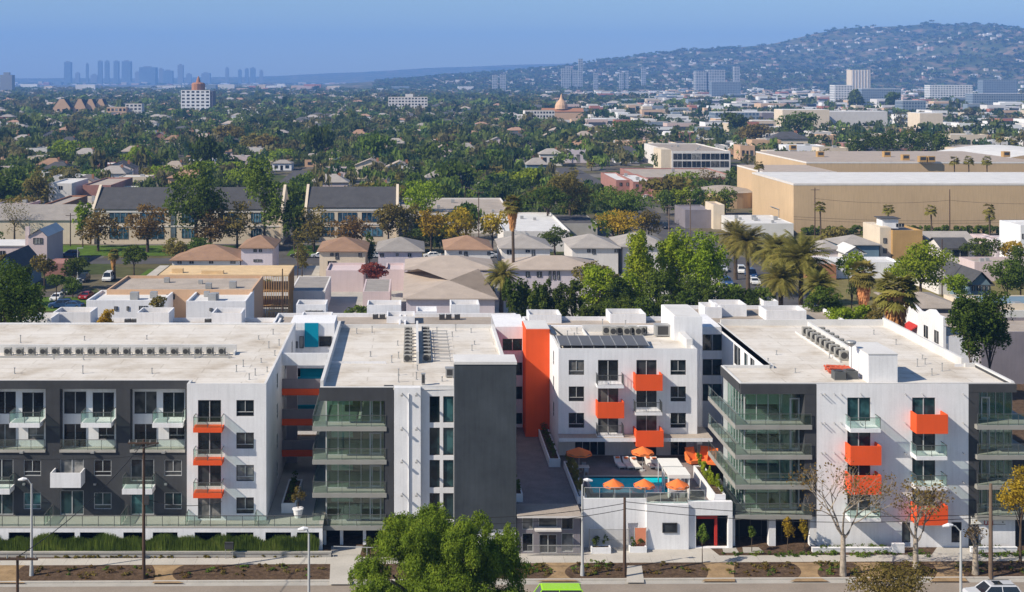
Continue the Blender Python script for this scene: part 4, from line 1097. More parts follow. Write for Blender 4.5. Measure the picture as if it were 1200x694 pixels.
# base at right with lettered sign
q = MB(); q.box(X(1136, YF), X(1190, YF), YF + .05, YF + .3, 0, 3.0); q.build('base_wall', 'white', D)
q = MB()
for u in (962, 966, 977, 985, 1008):
    for v in (461, 495, 530): q.tube([(X(u, YF), YF - .45, Z(v, YF) - .12), (X(u, YF), YF - .002, Z(v, YF))], .04, 6)
for u in (1060, 1080, 1128):
    for v in (461, 495, 530, 564): q.tube([(X(u, YF), YF - .45, Z(v, YF) - .12), (X(u, YF), YF - .002, Z(v, YF))], .04, 6)
q.build('drain_spout', 'metal', D)
SG = thing('building_sign', (X(1160, YF), YF, 1.8), 'white sign panel with red lettering low on the east corner wall', 'sign')
q = MB(); q.box(X(1138, YF), X(1178, YF), YF - .06, YF + .04, Z(614.5, YF), Z(605, YF)); q.build('panel', 'fabric_w', SG)
tc = bpy.data.curves.new('lettering', 'FONT'); tc.body = 'UN'; tc.size = .62; tc.extrude = .015; tc.align_x = 'CENTER'; tc.materials.append(M['red'])
to = bpy.data.objects.new('lettering', tc); COL.objects.link(to)
bpy.context.view_layer.update()
dg = bpy.context.evaluated_depsgraph_get()
me = bpy.data.meshes.new_from_object(to.evaluated_get(dg)); bpy.data.objects.remove(to)
lo = bpy.data.objects.new('lettering', me); COL.objects.link(lo); lo.parent = SG; lo.rotation_euler = (R(90), 0, 0); lo.location = (-.15, -.09, .32)
q = MB(); q.box(X(1138, YF), X(1151, YF), YF - .09, YF - .061, Z(605.8, YF), Z(604.6, YF)); q.box(X(1167, YF), X(1178, YF), YF - .09, YF - .061, Z(605.8, YF), Z(604.6, YF)); q.box(X(1138, YF), X(1178, YF), YF - .07, YF - .061, Z(614.6, YF), Z(614.0, YF)); q.build('border', 'frame', SG)
q = MB()
q.box(X(1171, YF), X(1172.5, YF), YF - .08, YF - .061, Z(609, YF), Z(607.5, YF)); q.box(X(1174, YF), X(1175.5, YF), YF - .08, YF - .061, Z(612.5, YF), Z(611, YF))
q.build('emblem', 'frame', SG)
# roof plant on east block
cp4 = condenser_proto('rooftop_condenser', '', .95, .45, 1.0, 'condensers beside the wall on the east roof')
for k in range(9):
    w = ['nearest', 'second', 'third', 'fourth', 'fifth', 'sixth', 'seventh', 'eighth', 'farthest'][k]
    place(cp4, (44.8, 132.8 + k * 1.6, 15.2), 0, 1, f'{w} condenser in the row left of the east roof wall')
for k in range(6):
    w = ['nearest', 'second', 'third', 'fourth', 'fifth', 'farthest'][k]
    place(cp4, (46.4, 137.5 + k * 1.6, 15.2), 0, 1, f'{w} condenser in the row right of the east roof wall')
def bigac(u, v, label):
    Y = YG(v, 15.2); t = thing('roof_air_handler', (X(u, Y), Y, 15.2), label, 'air conditioner', 'air handlers on the east roof')
    x = X(u, Y); q = MB(); q.box(x - .55, x + .55, Y, Y + 1.1, 15.25, 16.0); q.build('casing', 'rail', t)
    q = MB(); q.tube([(x, Y + .55, 16.0), (x, Y + .55, 16.08)], .42, 16); q.build('fan', 'acdark', t)
    q = MB(); q.box(x - .6, x + .6, Y - .05, Y + 1.15, 15.2, 15.249); q.build('base', 'concrete', t)
bigac(985, 446, 'left squat dark air handler beside the red pipework on the east roof'); bigac(999, 445, 'right squat dark air handler beside the red pipework on the east roof')
q = MB()
for k in range(4): q.tube([(41.2 + .3 * (k % 2), 127 + k * .5, 15.45 + .2 * (k % 2)), (44.0, 127 + k * .5, 15.5)], .14, 8)
for k in range(5): q.tube([(41.4 + k * .5, 126.9, 15.3), (41.4 + k * .5, 128.8, 15.6)], .1, 8)
o = q.build('fire_pipework', mat('red oxide paint', (.50, .10, .05), .6), None, (42.5, 127.5, 15.2)); tag(o, 'bundle of red pipework on the east roof left of the white penthouse', 'pipework')
MS = thing('roof_mast', (43.0, 125.5, 15.2), 'thin metal mast with a small flue cap on the east roof', 'mast')
q = MB(); q.tube([(43.0, 125.6, 15.2), (43.0, 125.6, 18.2)], .05, 8); q.build('pole', 'metal', MS)
q = MB(); q.tube([(43.0, 125.6, 18.2), (43.0, 125.6, 18.5)], [.15, .45], 12); q.tube([(43.0, 125.6, 18.6), (43.0, 125.6, 18.75)], [.5, .45], 12); q.build('flue_cap', 'metal', MS)
vents([(900, 427), (910, 416), (932, 437), (902, 432), (972, 420), (957, 394), (1050, 404), (1081, 421), (1084, 427), (1092, 440), (1104, 435), (1075, 430), (1024, 392), (1110, 412)], 15.2, 'east roof', 'vent pipes on the east roof')
# ================================================================ GROUND, STREET, PLAZA
def ysl(y0, x): return y0 + 0.0118 * (x + 38)
def strip(name, ya, yb, z, m, x0=-140, x1=160, kind='structure', thick=0.0, slope=True, label=None):
    q = MB(); n = 12
    f = ysl if slope else (lambda y, x: y)
    for i in range(n):
        a = x0 + (x1 - x0) * i / n; b = x0 + (x1 - x0) * (i + 1) / n
        q.poly([(a, f(ya, a), z), (b, f(ya, b), z), (b, f(yb, b), z), (a, f(yb, a), z)])
        if thick: q.poly([(a, f(ya, a), z - thick), (b, f(ya, b), z - thick), (b, f(ya, b), z), (a, f(ya, a), z)])
    o = q.build(name, m); tag(o, kind=kind); return o

# city floor with procedural lots, dry grass and paving
def city_ground():
    m, t, o = newmat('city ground')
    p = nd(t, 'ShaderNodeBsdfPrincipled', Roughness=1.0); p.inputs['Specular IOR Level'].default_value = 0.05
    tc = nd(t, 'ShaderNodeTexCoord')
    v = nd(t, 'ShaderNodeTexVoronoi', Scale=0.045); t.links.new(tc.outputs['Object'], v.inputs['Vector'])
    sp = nd(t, 'ShaderNodeSeparateColor'); t.links.new(v.outputs['Color'], sp.inputs[0])
    c = ramp(t, sp.outputs[0], [(0.0, (0.07, 0.10, 0.03)), (0.3, (0.14, 0.125, 0.06)), (0.5, (0.20, 0.17, 0.13)), (0.7, (0.10, 0.10, 0.10)), (0.9, (0.24, 0.22, 0.19))])
    n = nd(t, 'ShaderNodeTexNoise', Scale=0.2, Detail=8.0, Roughness=0.7); t.links.new(tc.outputs['Object'], n.inputs['Vector'])
    r = ramp(t, n.outputs[0], [(0.3, (0.5, 0.5, 0.5)), (0.7, (1, 1, 1))])
    mx = nd(t, 'ShaderNodeMixRGB', blend_type='MULTIPLY'); mx.inputs[0].default_value = 1
    t.links.new(c, mx.inputs[1]); t.links.new(r, mx.inputs[2]); t.links.new(mx.outputs[0], p.inputs['Base Color'])
    t.links.new(p.outputs[0], o.inputs[0]); return m
M['city'] = city_ground()
q = MB(); q.poly([(-30000, -300, -.3), (30000, -300, -.3), (30000, 30000, -.3), (-30000, 30000, -.3)])
tag(q.build('ground', 'city'), kind='structure')
strip('road', 84.0, 113.05, -.13, 'asphalt')
strip('near_sidewalk', 78, 84.0, 0.0, 'walk')
# concrete gutter and kerb
q = MB()
for i in range(30):
    a = -140 + 10 * i; b = a + 10
    y = lambda v, x: ysl(v, x)
    q.poly([(a, y(112.3, a), -.126), (b, y(112.3, b), -.126), (b, y(113.04, b), -.12), (a, y(113.04, a), -.12)])
tag(q.build('gutter', 'concrete'), kind='structure')
q = MB()
for i in range(60):
    a = -140 + 5 * i + .01; b = a + 4.98
    ya0, yb0 = ysl(113.05, a), ysl(113.05, b)
    q.poly([(a, ya0, -.2), (b, yb0, -.2), (b, yb0, .01), (a, ya0, .01)]); q.poly([(a, ya0, .01), (b, yb0, .01), (b, yb0 + .25, .01), (a, ya0 + .25, .01)])
tag(q.build('kerb', 'walk'), kind='structure')
strip('parkway_soil', 113.3, 116.95, -.004, 'dirt')
q = MB()
for i in range(150):     # sidewalk slabs with joints
    a = -140 + 2 * i; b = a + 1.985
    q.poly([(a, ysl(116.95, a), .0), (b, ysl(116.95, b), .0), (b, ysl(118.6, b), .0), (a, ysl(118.6, a), .0)])
tag(q.build('sidewalk', 'walk'), kind='structure')
q = MB(); q.poly([(-140, 116.9, -.006), (160, 116.9, -.006), (160, 200, -.006), (-140, 200, -.006)])
tag(q.build('site_ground', 'dirt'), kind='structure')
def pad(name, pts, z, m):
    q = MB(); q.poly([(x, y, z) for x, y in pts]); tag(q.build(name, m), kind='structure')
def gp(u, v): Y = YG(v); return (X(u, Y), Y)
# plaza and walks
pad('plaza', [gp(603, 656), gp(838, 655), gp(838, 641.5), gp(603, 649)] if False else [(X(600, 118.6), ysl(118.58, 9)), (X(845, 118.8), ysl(118.58, 28)), (X(833, 121), 121.2), (X(600, 121), 122.2)], .004, 'walk')
pad('walkway', [gp(734, 683.0), gp(755, 683.0), gp(752, 663), gp(735, 663)], .012, 'walk')
pad('walkway', [gp(386, 685), gp(412, 685), gp(425, 640), gp(388, 640)], .012, 'walk')
pad('walkway', [gp(1088, 656), gp(1150, 655), gp(1140, 641.5), gp(1098, 641.5)], .006, 'walk')
# decomposed granite crossings through the parkway
def curvy(ul, ur, bl, br, v0=659.5, v1=681.5):
    """granite gap between two mulch beds: the beds bulge into it by bl / br pixels"""
    L = []; Rr = []
    for i in range(13):
        f = i / 12; v = v1 + (v0 - v1) * f; vv = v + (2.5 if ul < 500 else 0); bow = math.sin(math.pi * f) ** .7
        L.append(gp(ul + bl * bow, vv)); Rr.append(gp(ur - br * bow, vv))
    pad('granite_path', L + Rr[::-1], .008, 'sand')
for a in ((628, 680, 20, 18), (822, 862, 8, 2), (925, 972, 14, 14), (998, 1048, 12, 10), (1088, 1135, 10, 6)): curvy(*a)
curvy(-6, 30, 0, 10, 660, 681); curvy(178, 216, 4, 14, 660, 681)
pad('yard_path', [gp(848, 648), gp(866, 648), gp(862, 641.5), gp(846, 641.5)], .02, 'concrete')
pad('yard_path', [gp(871, 648), gp(896, 648), gp(889, 641.5), gp(870, 641.5)], .02, 'concrete')
# low retaining walls
def lowwall(u0, u1, Y, h, label, d=.3, m='white'):
    x0, x1 = X(u0, Y), X(u1, Y); q = MB(); q.box(x0, x1, Y, Y + d, -.02, h); q.box(x0 - .03, x1 + .03, Y - .03, Y + d + .03, h, h + .06)
    o = q.build('retaining_wall', m, None, ((x0+x1)/2, Y, 0)); tag(o, label, 'wall'); return o
lowwall(-60, 388, 118.95, .42, 'long low pale kerb wall in front of the rushes along the west block', m='concrete')
lowwall(952, 1046, 120.2, .35, 'low white planter wall below the east block facade')
lowwall(1138, 1192, 120.2, .4, 'low white planter wall under the sign at the east corner')
lowwall(1046, 1060, 120.0, .8, 'short white stepped wall beside the east block ramp')
for u0, u1, v, lab in ((693, 716, 649, 'white street planter left of the orange gate'), (738, 758, 648, 'white street planter below the orange gate'), (768, 797, 641.5, 'white street planter under the square window')):
    Y = YG(v); planter(X(u0, Y), X(u1, Y), Y, Y + .9, 0, .55, lab, plants=True, n=500, ph=.9, leaf='fol_dark', size=.12)

def blades(name, regions, n, h, m, seed=1, w=.06):
    rg = np.random.default_rng(seed); P = []
    ar = np.array([abs((b - a) * (d - c)) for a, b, c, d, z in regions]); idx = rg.choice(len(regions), n, p=ar / ar.sum())
    Rg = np.array(regions); r = Rg[idx]
    x = r[:, 0] + (r[:, 1] - r[:, 0]) * rg.random(n); y = r[:, 2] + (r[:, 3] - r[:, 2]) * rg.random(n); z = r[:, 4]
    hh = h * (.45 + .6 * rg.random(n)) * (1 + .25 * np.sin(x * 1.7) * np.sin(x * .63 + 1))
    an = rg.random(n) * 6.28; lx = np.cos(an) * .2 * hh; ly = np.sin(an) * .12 * hh; wx = np.sin(an + 1) * w; wy = np.cos(an) * w * .6
    V = np.empty((n, 4, 3))
    V[:, 0] = np.stack([x - wx, y - wy, z], 1); V[:, 1] = np.stack([x + wx, y + wy, z], 1)
    V[:, 2] = np.stack([x + lx + wx * .3, y + ly, z + hh], 1); V[:, 3] = np.stack([x + lx - wx * .3, y + ly, z + hh * .97], 1)
    o = quadmesh(name, V.reshape(-1, 3), m); tag(o, kind='stuff'); return o
xa = X(-60, 119.4); xb = X(372, 119.4)
blades('rush_hedge', [(xa, xb, 119.25, 119.75, .2)], 30000, 1.5, 'grass', 3, .06)
strip('planter_soil', 118.9, 119.8, .3, 'dirt', -62, X(385, 119.4), slope=False)
# mulch bed plants
rg = np.random.default_rng(11)
def groundcover(name, regions, n, size, leaf, seed):
    rr = np.random.default_rng(seed); V = []
    for k in range(n):
        a, b, c, d = regions[rr.integers(len(regions))]
        x = a + (b - a) * rr.random(); y = c + (d - c) * rr.random(); y = ysl(y, x) if d < 118.9 else y
        s = size * (.5 + rr.random())
        V.append(leafcloud([(x, y, s * .3, s, s * .8, s * .55)], 60, .13, seed=seed * 1000 + k, clumps=4))
    o = quadmesh(name, np.vstack(V), leaf); tag(o, kind='stuff')
pk = [(X(30, 115), X(186, 115), 113.8, 116.5), (X(215, 115), X(386, 115), 113.8, 116.5), (X(615, 115), X(645, 115), 113.8, 116.5), (X(672, 115), X(732, 115), 113.8, 116.6), (X(756, 115), X(832, 115), 113.8, 116.5), (X(852, 115), X(935, 115), 113.8, 116.5), (X(962, 115), X(1010, 115), 113.8, 116.5), (X(1038, 115), X(1096, 115), 113.8, 116.5), (X(1128, 115), X(1230, 115), 113.8, 116.5)]
groundcover('parkway_plants', pk, 120, .32, 'fol_olive', 21)
groundcover('parkway_shrubs', pk, 60, .38, 'fol_mid', 22)
groundcover('parkway_dry_plants', pk, 70, .28, 'fol_rust', 25)
groundcover('bed_plants', [(X(845, 119.6), X(1090, 119.6), 119.0, 119.9), (X(1150, 119.6), X(1230, 119.6), 119.0, 119.9)], 110, .32, 'fol_mid', 23)
groundcover('bed_shrubs', [(X(955, 120.8), X(1045, 120.8), 120.5, 121.0), (X(1140, 120.8), X(1190, 120.8), 120.5, 121.0)], 36, .55, 'fol_dark', 24)
groundcover('verge_plants', [(X(0, 118.7), X(385, 118.7), 118.62, 118.85)], 60, .2, 'fol_olive', 26)

# fence and orange gate in front of the terrace wall
fz = thing('mesh_fence', (X(713, 120.6), 120.6, 0), 'grey mesh fence panel in front of the white terrace wall', 'fence')
q = MB(); xa, xb = X(691, 120.6), X(736, 120.6)
n = 60
for i in range(n + 1):
    xx = xa + (xb - xa) * i / n; q.box(xx, xx + .02, 120.6, 120.62, .05, 2.0)
for z in (.05, 1.0, 1.98): q.box(xa, xb, 120.57, 120.598, z, z + .05)
q.build('mesh_panel', 'metal', fz)
q = MB(); q.box(xa - .08, xa - .01, 120.57, 120.64, 0, 2.1); q.build('post', 'metal', fz)
q = MB(); q.box(xb + .02, xb + .09, 120.57, 120.64, 0, 2.1); q.build('post', 'metal', fz)
og = thing('orange_screen', (X(750, 120.8), 120.8, 0), 'tall translucent orange screen leaning beside the terrace entrance', 'screen')
q = MB(); q.poly([(X(745, 120.6), 120.5, .1), (X(756, 120.6), 120.5, .1), (X(758, 120.6), 120.75, 2.1), (X(744, 120.6), 120.75, 2.1)]); q.build('panel', mat('faded orange mesh', (.62, .22, .12), .7), og)
q = MB()
for u in (744, 757.5): q.tube([(X(u, 120.6), 120.48, 0), (X(u, 120.6), 120.78, 2.15)], .035, 6)
q.build('side_rail', 'metal', og)
er = thing('entrance_railing', (X(650, 119.3), 119.3, 0), 'low metal railing across the front of the grey entrance lobby', 'railing')
q = MB(); xa, xb = X(618, 119.3), X(680, 119.3)
for i in range(45):
    xx = xa + (xb - xa) * i / 44; q.box(xx, xx + .025, 119.3, 119.325, .02, .95)
q.box(xa, xb, 119.28, 119.34, .95, 1.0); q.build('bars', 'metal', er)
hr = thing('ramp_handrail', (X(430, 119.2), 119.2, 0), 'metal handrail along the ramp beside the big tree', 'handrail')
q = MB(); q.tube([(X(391, 119), 119, 0), (X(391, 119), 119, 1.0), (X(470, 119), 119, .8), (X(470, 119), 119, 0)], .035, 6); q.tube([(X(430, 119), 119, 0), (X(430, 119), 119, .9)], .03, 6); q.build('rail', 'lampgrey', hr)
# shrub tank sign frame by the left hedge
bf = thing('utility_cabinet', (X(268, 118.4), 118.4, 0), 'small grey backflow cabinet on legs beside the rushes', 'cabinet')
q = MB(); x = X(268, 118.4); q.box(x - .4, x + .4, 118.5, 118.8, .9, 1.5); q.build('box', 'acdark', bf)
for dx in (-.35, .3):
    q = MB(); q.box(x + dx, x + dx + .05, 118.6, 118.65, 0, .9); q.build('leg', 'metal', bf)

# ---------------------------------------------------------------- poles, lamps, cables
def upole(u, Y, h, label, arm=None, m='wood', r=.16, z0=-.1):
    x = X(u, Y); t = thing('utility_pole', (x, Y, 0), label, 'utility pole')
    q = MB(); q.tube([(x, Y, z0), (x, Y, h)], [r, r * .7], 10); q.build('pole', m, t)
    if arm:
        for (az, aw) in arm:
            q = MB(); q.box(x - aw, x + aw, Y - .13 - r, Y - .02 - r * .6, az - .07, az + .07); a = q.build('crossarm', m, t)
            q = MB()
            for f in (-.9, -.45, .45, .9): q.tube([(x + aw * f, Y - .08 - r, az + .07), (x + aw * f, Y - .08 - r, az + .3)], [.05, .03], 6)
            q.build('insulator', 'metal', a)
    return t
h1 = Z(515, 113.9)
upole(168.5, 113.9, h1, 'tall dark wooden utility pole in front of the charcoal facade', [(Z(518.5, 113.9), 1.35)])
upole(732, 114.4, Z(583, 114.4), 'short dark wooden utility pole in front of the pool terrace wall')
upole(1161, 114.2, Z(567, 114.2), 'brown wooden utility pole in front of the east corner sign', m='palewood', r=.2)
upole(20.5, 88, Z(652, 88), 'wooden pole top with crossarm in the bottom left foreground', [(Z(654, 88), 1.45)], r=.13)
q = MB(); x = X(170, 113.9); q.box(x + .0, x + .4, 113.5, 113.72, Z(590, 113.9), Z(580, 113.9)); q.tube([(x - .9, 113.6, Z(526, 114)), (x + 1.0, 113.6, Z(519, 114) - 1.2 + 1.2)], .05, 6)
tag(q.build('pole_transformer', 'acdark', None, (x, 113.7, 5)), 'small dark equipment box halfway up the tall left utility pole', 'transformer')
def lamp(u, Y, vtop, label, arm=-1, alen=1.6):
    x = X(u, Y); h = Z(vtop, Y); t = thing('street_lamp', (x, Y, 0), label, 'street lamp', 'street lamps along the road')
    q = MB(); q.tube([(x, Y, -.1), (x, Y, h)], [.14, .08], 10); q.tube([(x, Y, 0), (x, Y, .9)], [.2, .16], 10); q.build('pole', 'lampgrey', t)
    q = MB(); q.tube([(x, Y, h - .1), (x + arm * alen * .5, Y, h + .35), (x + arm * alen, Y, h + .45)], .045, 8); q.build('arm', 'lampgrey', t)
    q = MB(); xx = x + arm * alen; q.tube([(xx - arm * .2, Y, h + .44), (xx + arm * .15, Y, h + .42), (xx + arm * .6, Y, h + .34)], [.07, .17, .08], 10); q.build('lamp_head', 'white', t)
lamp(37, 114.6, 567, 'street lamp at the left of the dirt parkway with a short arm', -1, .6)
lamp(362, 99, 626, 'tall slim street lamp left of the big foreground tree', -1, .25)
lamp(682.5, 114.6, 568, 'street lamp between the entrance lobby and the terrace wall', 1, .3)
lamp(1126, 99, 622, 'pale curved arm street lamp left of the silver car', -1, .8)
def cable(p, q_, sag, label, r=.03):
    pts = []
    for i in range(17):
        f = i / 16; pts.append((p[0] + (q_[0]-p[0]) * f, p[1] + (q_[1]-p[1]) * f, p[2] + (q_[2]-p[2]) * f - sag * 4 * f * (1 - f)))
    q = MB(); q.tube(pts, r, 5); o = q.build('cable', 'wire', None, p); tag(o, label, 'cable'); return o
pL = lambda u, v, Y: (X(u, Y), Y, Z(v, Y))
cable(pL(732, 588, 114.4), pL(1161, 603, 114.2), .6, 'upper black cable from the short pole towards the brown pole')
cable(pL(732, 596, 114.4), pL(1161, 606, 114.2), .8, 'lower black cable from the short pole towards the brown pole')
cable(pL(732, 590, 114.4), pL(500, 606, 114.2), .5, 'black cable running left from the short pole past the terrace wall')
cable(pL(732, 597, 114.4), pL(500, 612, 114.2), .6, 'second black cable running left from the short pole')
cable(pL(1161, 604, 114.2), pL(1260, 600, 114.2), .2, 'black cable leaving the brown pole to the right edge')
cable(pL(168, 534, 113.9), pL(-80, 530, 113.9), .5, 'black cable running left from the tall left pole')
cable(pL(168, 519, 113.9), pL(20, 653, 88), .8, 'black service cable dropping from the tall pole to the foreground pole')
cable(pL(168, 584, 113.9), pL(260, 588, 113.9), .5, 'slack black cable to the right of the tall left pole')

# ---------------------------------------------------------------- cars
CARPAINT = {'white': (.72, .72, .70), 'silver': (.50, .52, .55), 'dark': (.02, .022, .03), 'blue': (.03, .08, .20), 'red': (.30, .02, .02), 'lime': (.30, .62, .02), 'grey': (.16, .17, .18)}
def car_proto(col, kind='sedan', suffix=''):
    t = thing('parked_car', (0, 0, 0), '', 'car')
    pm = 'paint_' + col
    if pm not in M: M[pm] = paint('car paint ' + col, CARPAINT[col])
    L, W = (4.6, 1.8) if kind != 'van' else (4.9, 1.9)
    roofz = 1.42 if kind == 'sedan' else (1.72 if kind == 'suv' else 2.0)
    belt = .92 if kind == 'sedan' else 1.05
    q = MB(); h = W / 2; l = L / 2
    def arch(cx): return [(cx + .38 * math.cos(a), .32 + .38 * math.sin(a)) for a in [math.pi * i / 6 for i in range(6, -1, -1)]]
    prof = [(-l, .35)] + [(-l + .45 - 0, .25)] + arch(-l + .85) + arch(l - .85) + [(l - .3, .25), (l, .35), (l, .8), (l - .1, belt - .02), (l - .9 if kind == 'sedan' else l - .15, belt), (-l + (1.15 if kind != 'van' else .7), belt), (-l + .25, belt - .12), (-l, .7)]
    prof = [(x, z) for x, z in prof]
    q.prism(prof, 'y', -h, h); q.build('body', pm, t)
    # greenhouse
    fb, rb = (-l + 1.15, l - .55) if kind == 'sedan' else ((-l + 1.2, l - .12) if kind == 'suv' else (-l + .75, l - .08))
    ft, rt = (fb + .75, rb - .7) if kind == 'sedan' else ((fb + .65, rb - .35) if kind == 'suv' else (fb + .55, rb - .15))
    def ring(z, a, b, hw): return [(a, -hw, z), (b, -hw, z), (b, hw, z), (a, hw, z)]
    lo = ring(belt, fb, rb, h - .06); hi = ring(roofz - .08, ft, rt, h - .24); tp = ring(roofz, ft + .12, rt - .1, h - .32)
    q = MB()
    for i in range(4):
        j = (i + 1) % 4; q.poly([hi[i], hi[j], tp[j], tp[i]])
    q.poly(tp)
    for i in range(4):  # pillars
        a, b = Vector(lo[i]), Vector(hi[i]); q.tube([a, b], .05, 6)
    for s in (-1, 1):
        mx = (fb + rb) / 2; q.tube([(mx, s * (h - .06), belt), (mx, s * (h - .24), roofz - .08)], .04, 6)
    q.build('roof', pm, t)
    for i, nm in enumerate(('side_window', 'rear_window', 'side_window', 'windscreen')):
        j = (i + 1) % 4; q = MB(); q.poly([lo[i], lo[j], hi[j], hi[i]]); q.build(nm, 'carglass', t)
    for cx in (-l + .85, l - .85):
        for s in (-1, 1):
            q = MB(); q.tube([(cx, s * (h - .22), .32), (cx, s * (h + .01), .32)], .32, 16); w = q.build('wheel', 'tyre', t)
            q = MB(); q.tube([(cx, s * (h - .2), .32), (cx, s * (h + .02), .32)], .19, 10); q.build('rim', 'rim', w)
    for s in (-1, 1):
        q = MB(); q.box(-l - .02, -l + .12, s * (h - .35) - .17, s * (h - .35) + .17, .62, .76); q.build('headlight', 'lightglass', t)
        q = MB(); q.box(l - .1, l + .02, s * (h - .25) - .12, s * (h - .25) + .12, .68, .85); q.build('taillight', 'red', t)
        q = MB(); q.box(fb + .25, fb + .42, s * (h + .06) - .08, s * (h + .06) + .08, belt + .02, belt + .16); q.build('mirror', pm, t)
        if kind == 'suv':
            q = MB(); q.tube([(ft + .3, s * (h - .36), roofz + .06), (rt - .2, s * (h - .36), roofz + .06)], .025, 6); q.build('roof_rail', 'rail', t)
    if kind == 'suv':
        q = MB()
        q.box(ft + .5, ft + 1.2, -.4, .4, roofz + .003, roofz + .02); q.build('sunroof', 'carglass', t)
    return t
CARS = {}
def car(col, kind, x, y, z, rz, label, group=None):
    k = (col, kind)
    if k not in CARS: CARS[k] = car_proto(col, kind)
    return place(CARS[k], (x, y, z), rz, 1, label, group)
car('lime', 'van', X(650, 107.5), 107.5, -.13, 0, 'lime green boxy van on the road beside the big foreground tree')
car('silver', 'suv', X(1163, 108.9), 108.9, -.13, 0, 'silver estate car with roof rails at the bottom right of the road')

# ---------------------------------------------------------------- trees
def trunk_mesh(name, parent, h, r, spread, seed=0, m='bark', limbs=5, z0=-.1, start=.45):
    rr = random.Random(seed); q = MB()
    q.tube([(0, 0, z0), (rr.uniform(-.1, .1) * r, 0, h * .3), (rr.uniform(-.5, .5) * r, rr.uniform(-.5, .5) * r, h * .75)], [r * 1.25, r, r * .5], 8)
    for i in range(limbs):
        a = 2 * math.pi * i / limbs + rr.uniform(-.4, .4); s = spread * rr.uniform(.5, .85); zs = h * rr.uniform(start, start + .25)
        q.tube([(0, 0, zs), (math.cos(a) * s * .5, math.sin(a) * s * .5, zs + h * .2), (math.cos(a) * s, math.sin(a) * s, min(h * .98, zs + h * .38))], [r * .55, r * .35, r * .12], 6)
    o = q.build(name, m)
    if parent: o.parent = parent
    return o
def tree_at(x, y, zc, rx, rz, label, leaf='fol_mid', n=3000, size=.4, seed=None, ry=None, lobes=6, trunk='bark', droop=0, group=None, name='tree', clumps=11, inner=.15, spread=.42, tr=None):
    seed = seed if seed is not None else int(abs(x * 13 + y * 7)) % 9999
    rr = random.Random(seed); t = thing(name, (x, y, 0), label, 'tree', group); ry = ry or rx
    L = []
    for i in range(lobes):
        a = 2 * math.pi * i / lobes + rr.uniform(-.5, .5); f = rr.uniform(.4, .6); g = rr.uniform(-.5, .5)
        s = rr.uniform(.5, .66)
        L.append((math.cos(a) * rx * f, math.sin(a) * ry * f, zc + rz * g, rx * s, ry * s, rz * s))
    L.append((0, 0, zc + rz * .38, rx * .6, ry * .6, rz * .62)); L.append((0, 0, zc - rz * .35, rx * .6, ry * .6, rz * .55))
    trunk_mesh('trunk', t, zc + rz * .2, tr or max(.12, rx * .055), rx * .7, seed, trunk)
    quadmesh('crown', leafcloud(L, n, size, seed + 1, clumps, droop=droop, inner=inner, spread=spread), leaf, t)
    return t
def ptree(u, v, ru, rv, Y, label, leaf='fol_mid', n=None, size=None, **k):
    s = Y / F; zc = Z(v, Y); rx = ru * s * 1.25; rz = rv * s * 1.2
    if zc - rz < .3: zc = rz * .9 + .3
    n = int((n or min(14000, max(900, 7.5 * ru * rv * 1.5))) * 1.35); size = size or max(.22, 2.9 * s)
    return tree_at(X(u, Y), Y, zc, rx, rz, label, leaf, n, size, **k)
# foreground pepper tree
Yt = 94.0; s = Yt / F
FT = thing('pepper_tree', (X(505, Yt), Yt, 0), 'huge bright green weeping tree in the bottom foreground hiding the road', 'tree')
lob = []
ox = X(505, Yt)
for (u, v, ru, rv, dy) in ((505, 640, 52, 46, 0), (540, 628, 40, 34, -1), (470, 632, 40, 34, .5), (510, 612, 26, 20, 1), (585, 660, 42, 36, 0), (600, 650, 22, 26, 2), (432, 668, 32, 24, 0), (445, 690, 40, 36, -1.5), (520, 690, 70, 50, -1), (596, 700, 32, 40, -1), (565, 640, 26, 26, 2.5), (490, 615, 24, 22, -1.5), (415, 678, 18, 16, 1)):
    lob.append((X(u, Yt) - ox, dy * 1.4, Z(v, Yt), ru * s, ru * s * .95, rv * s))
quadmesh('crown', leafcloud(lob, 270000, .105, 77, clumps=75, droop=.7, inner=.3, spread=.18), 'fol_near', FT)
trunk_mesh('trunk', FT, 9.0, .55, 5.0, 9, 'bark', 8)
tree_at(X(1045, 96), 96, 5.6, 3.2, 2.3, 'dusty olive bush top at the bottom edge below the east block', 'fol_olive', 9000, .17, seed=5, lobes=8, name='tree')
tree_at(X(1197, 117.2), 117.4, 6.3, 1.9, 2.3, 'yellow green tree at the right edge beside the brown pole', 'fol_yellow', 3500, .2, seed=8)
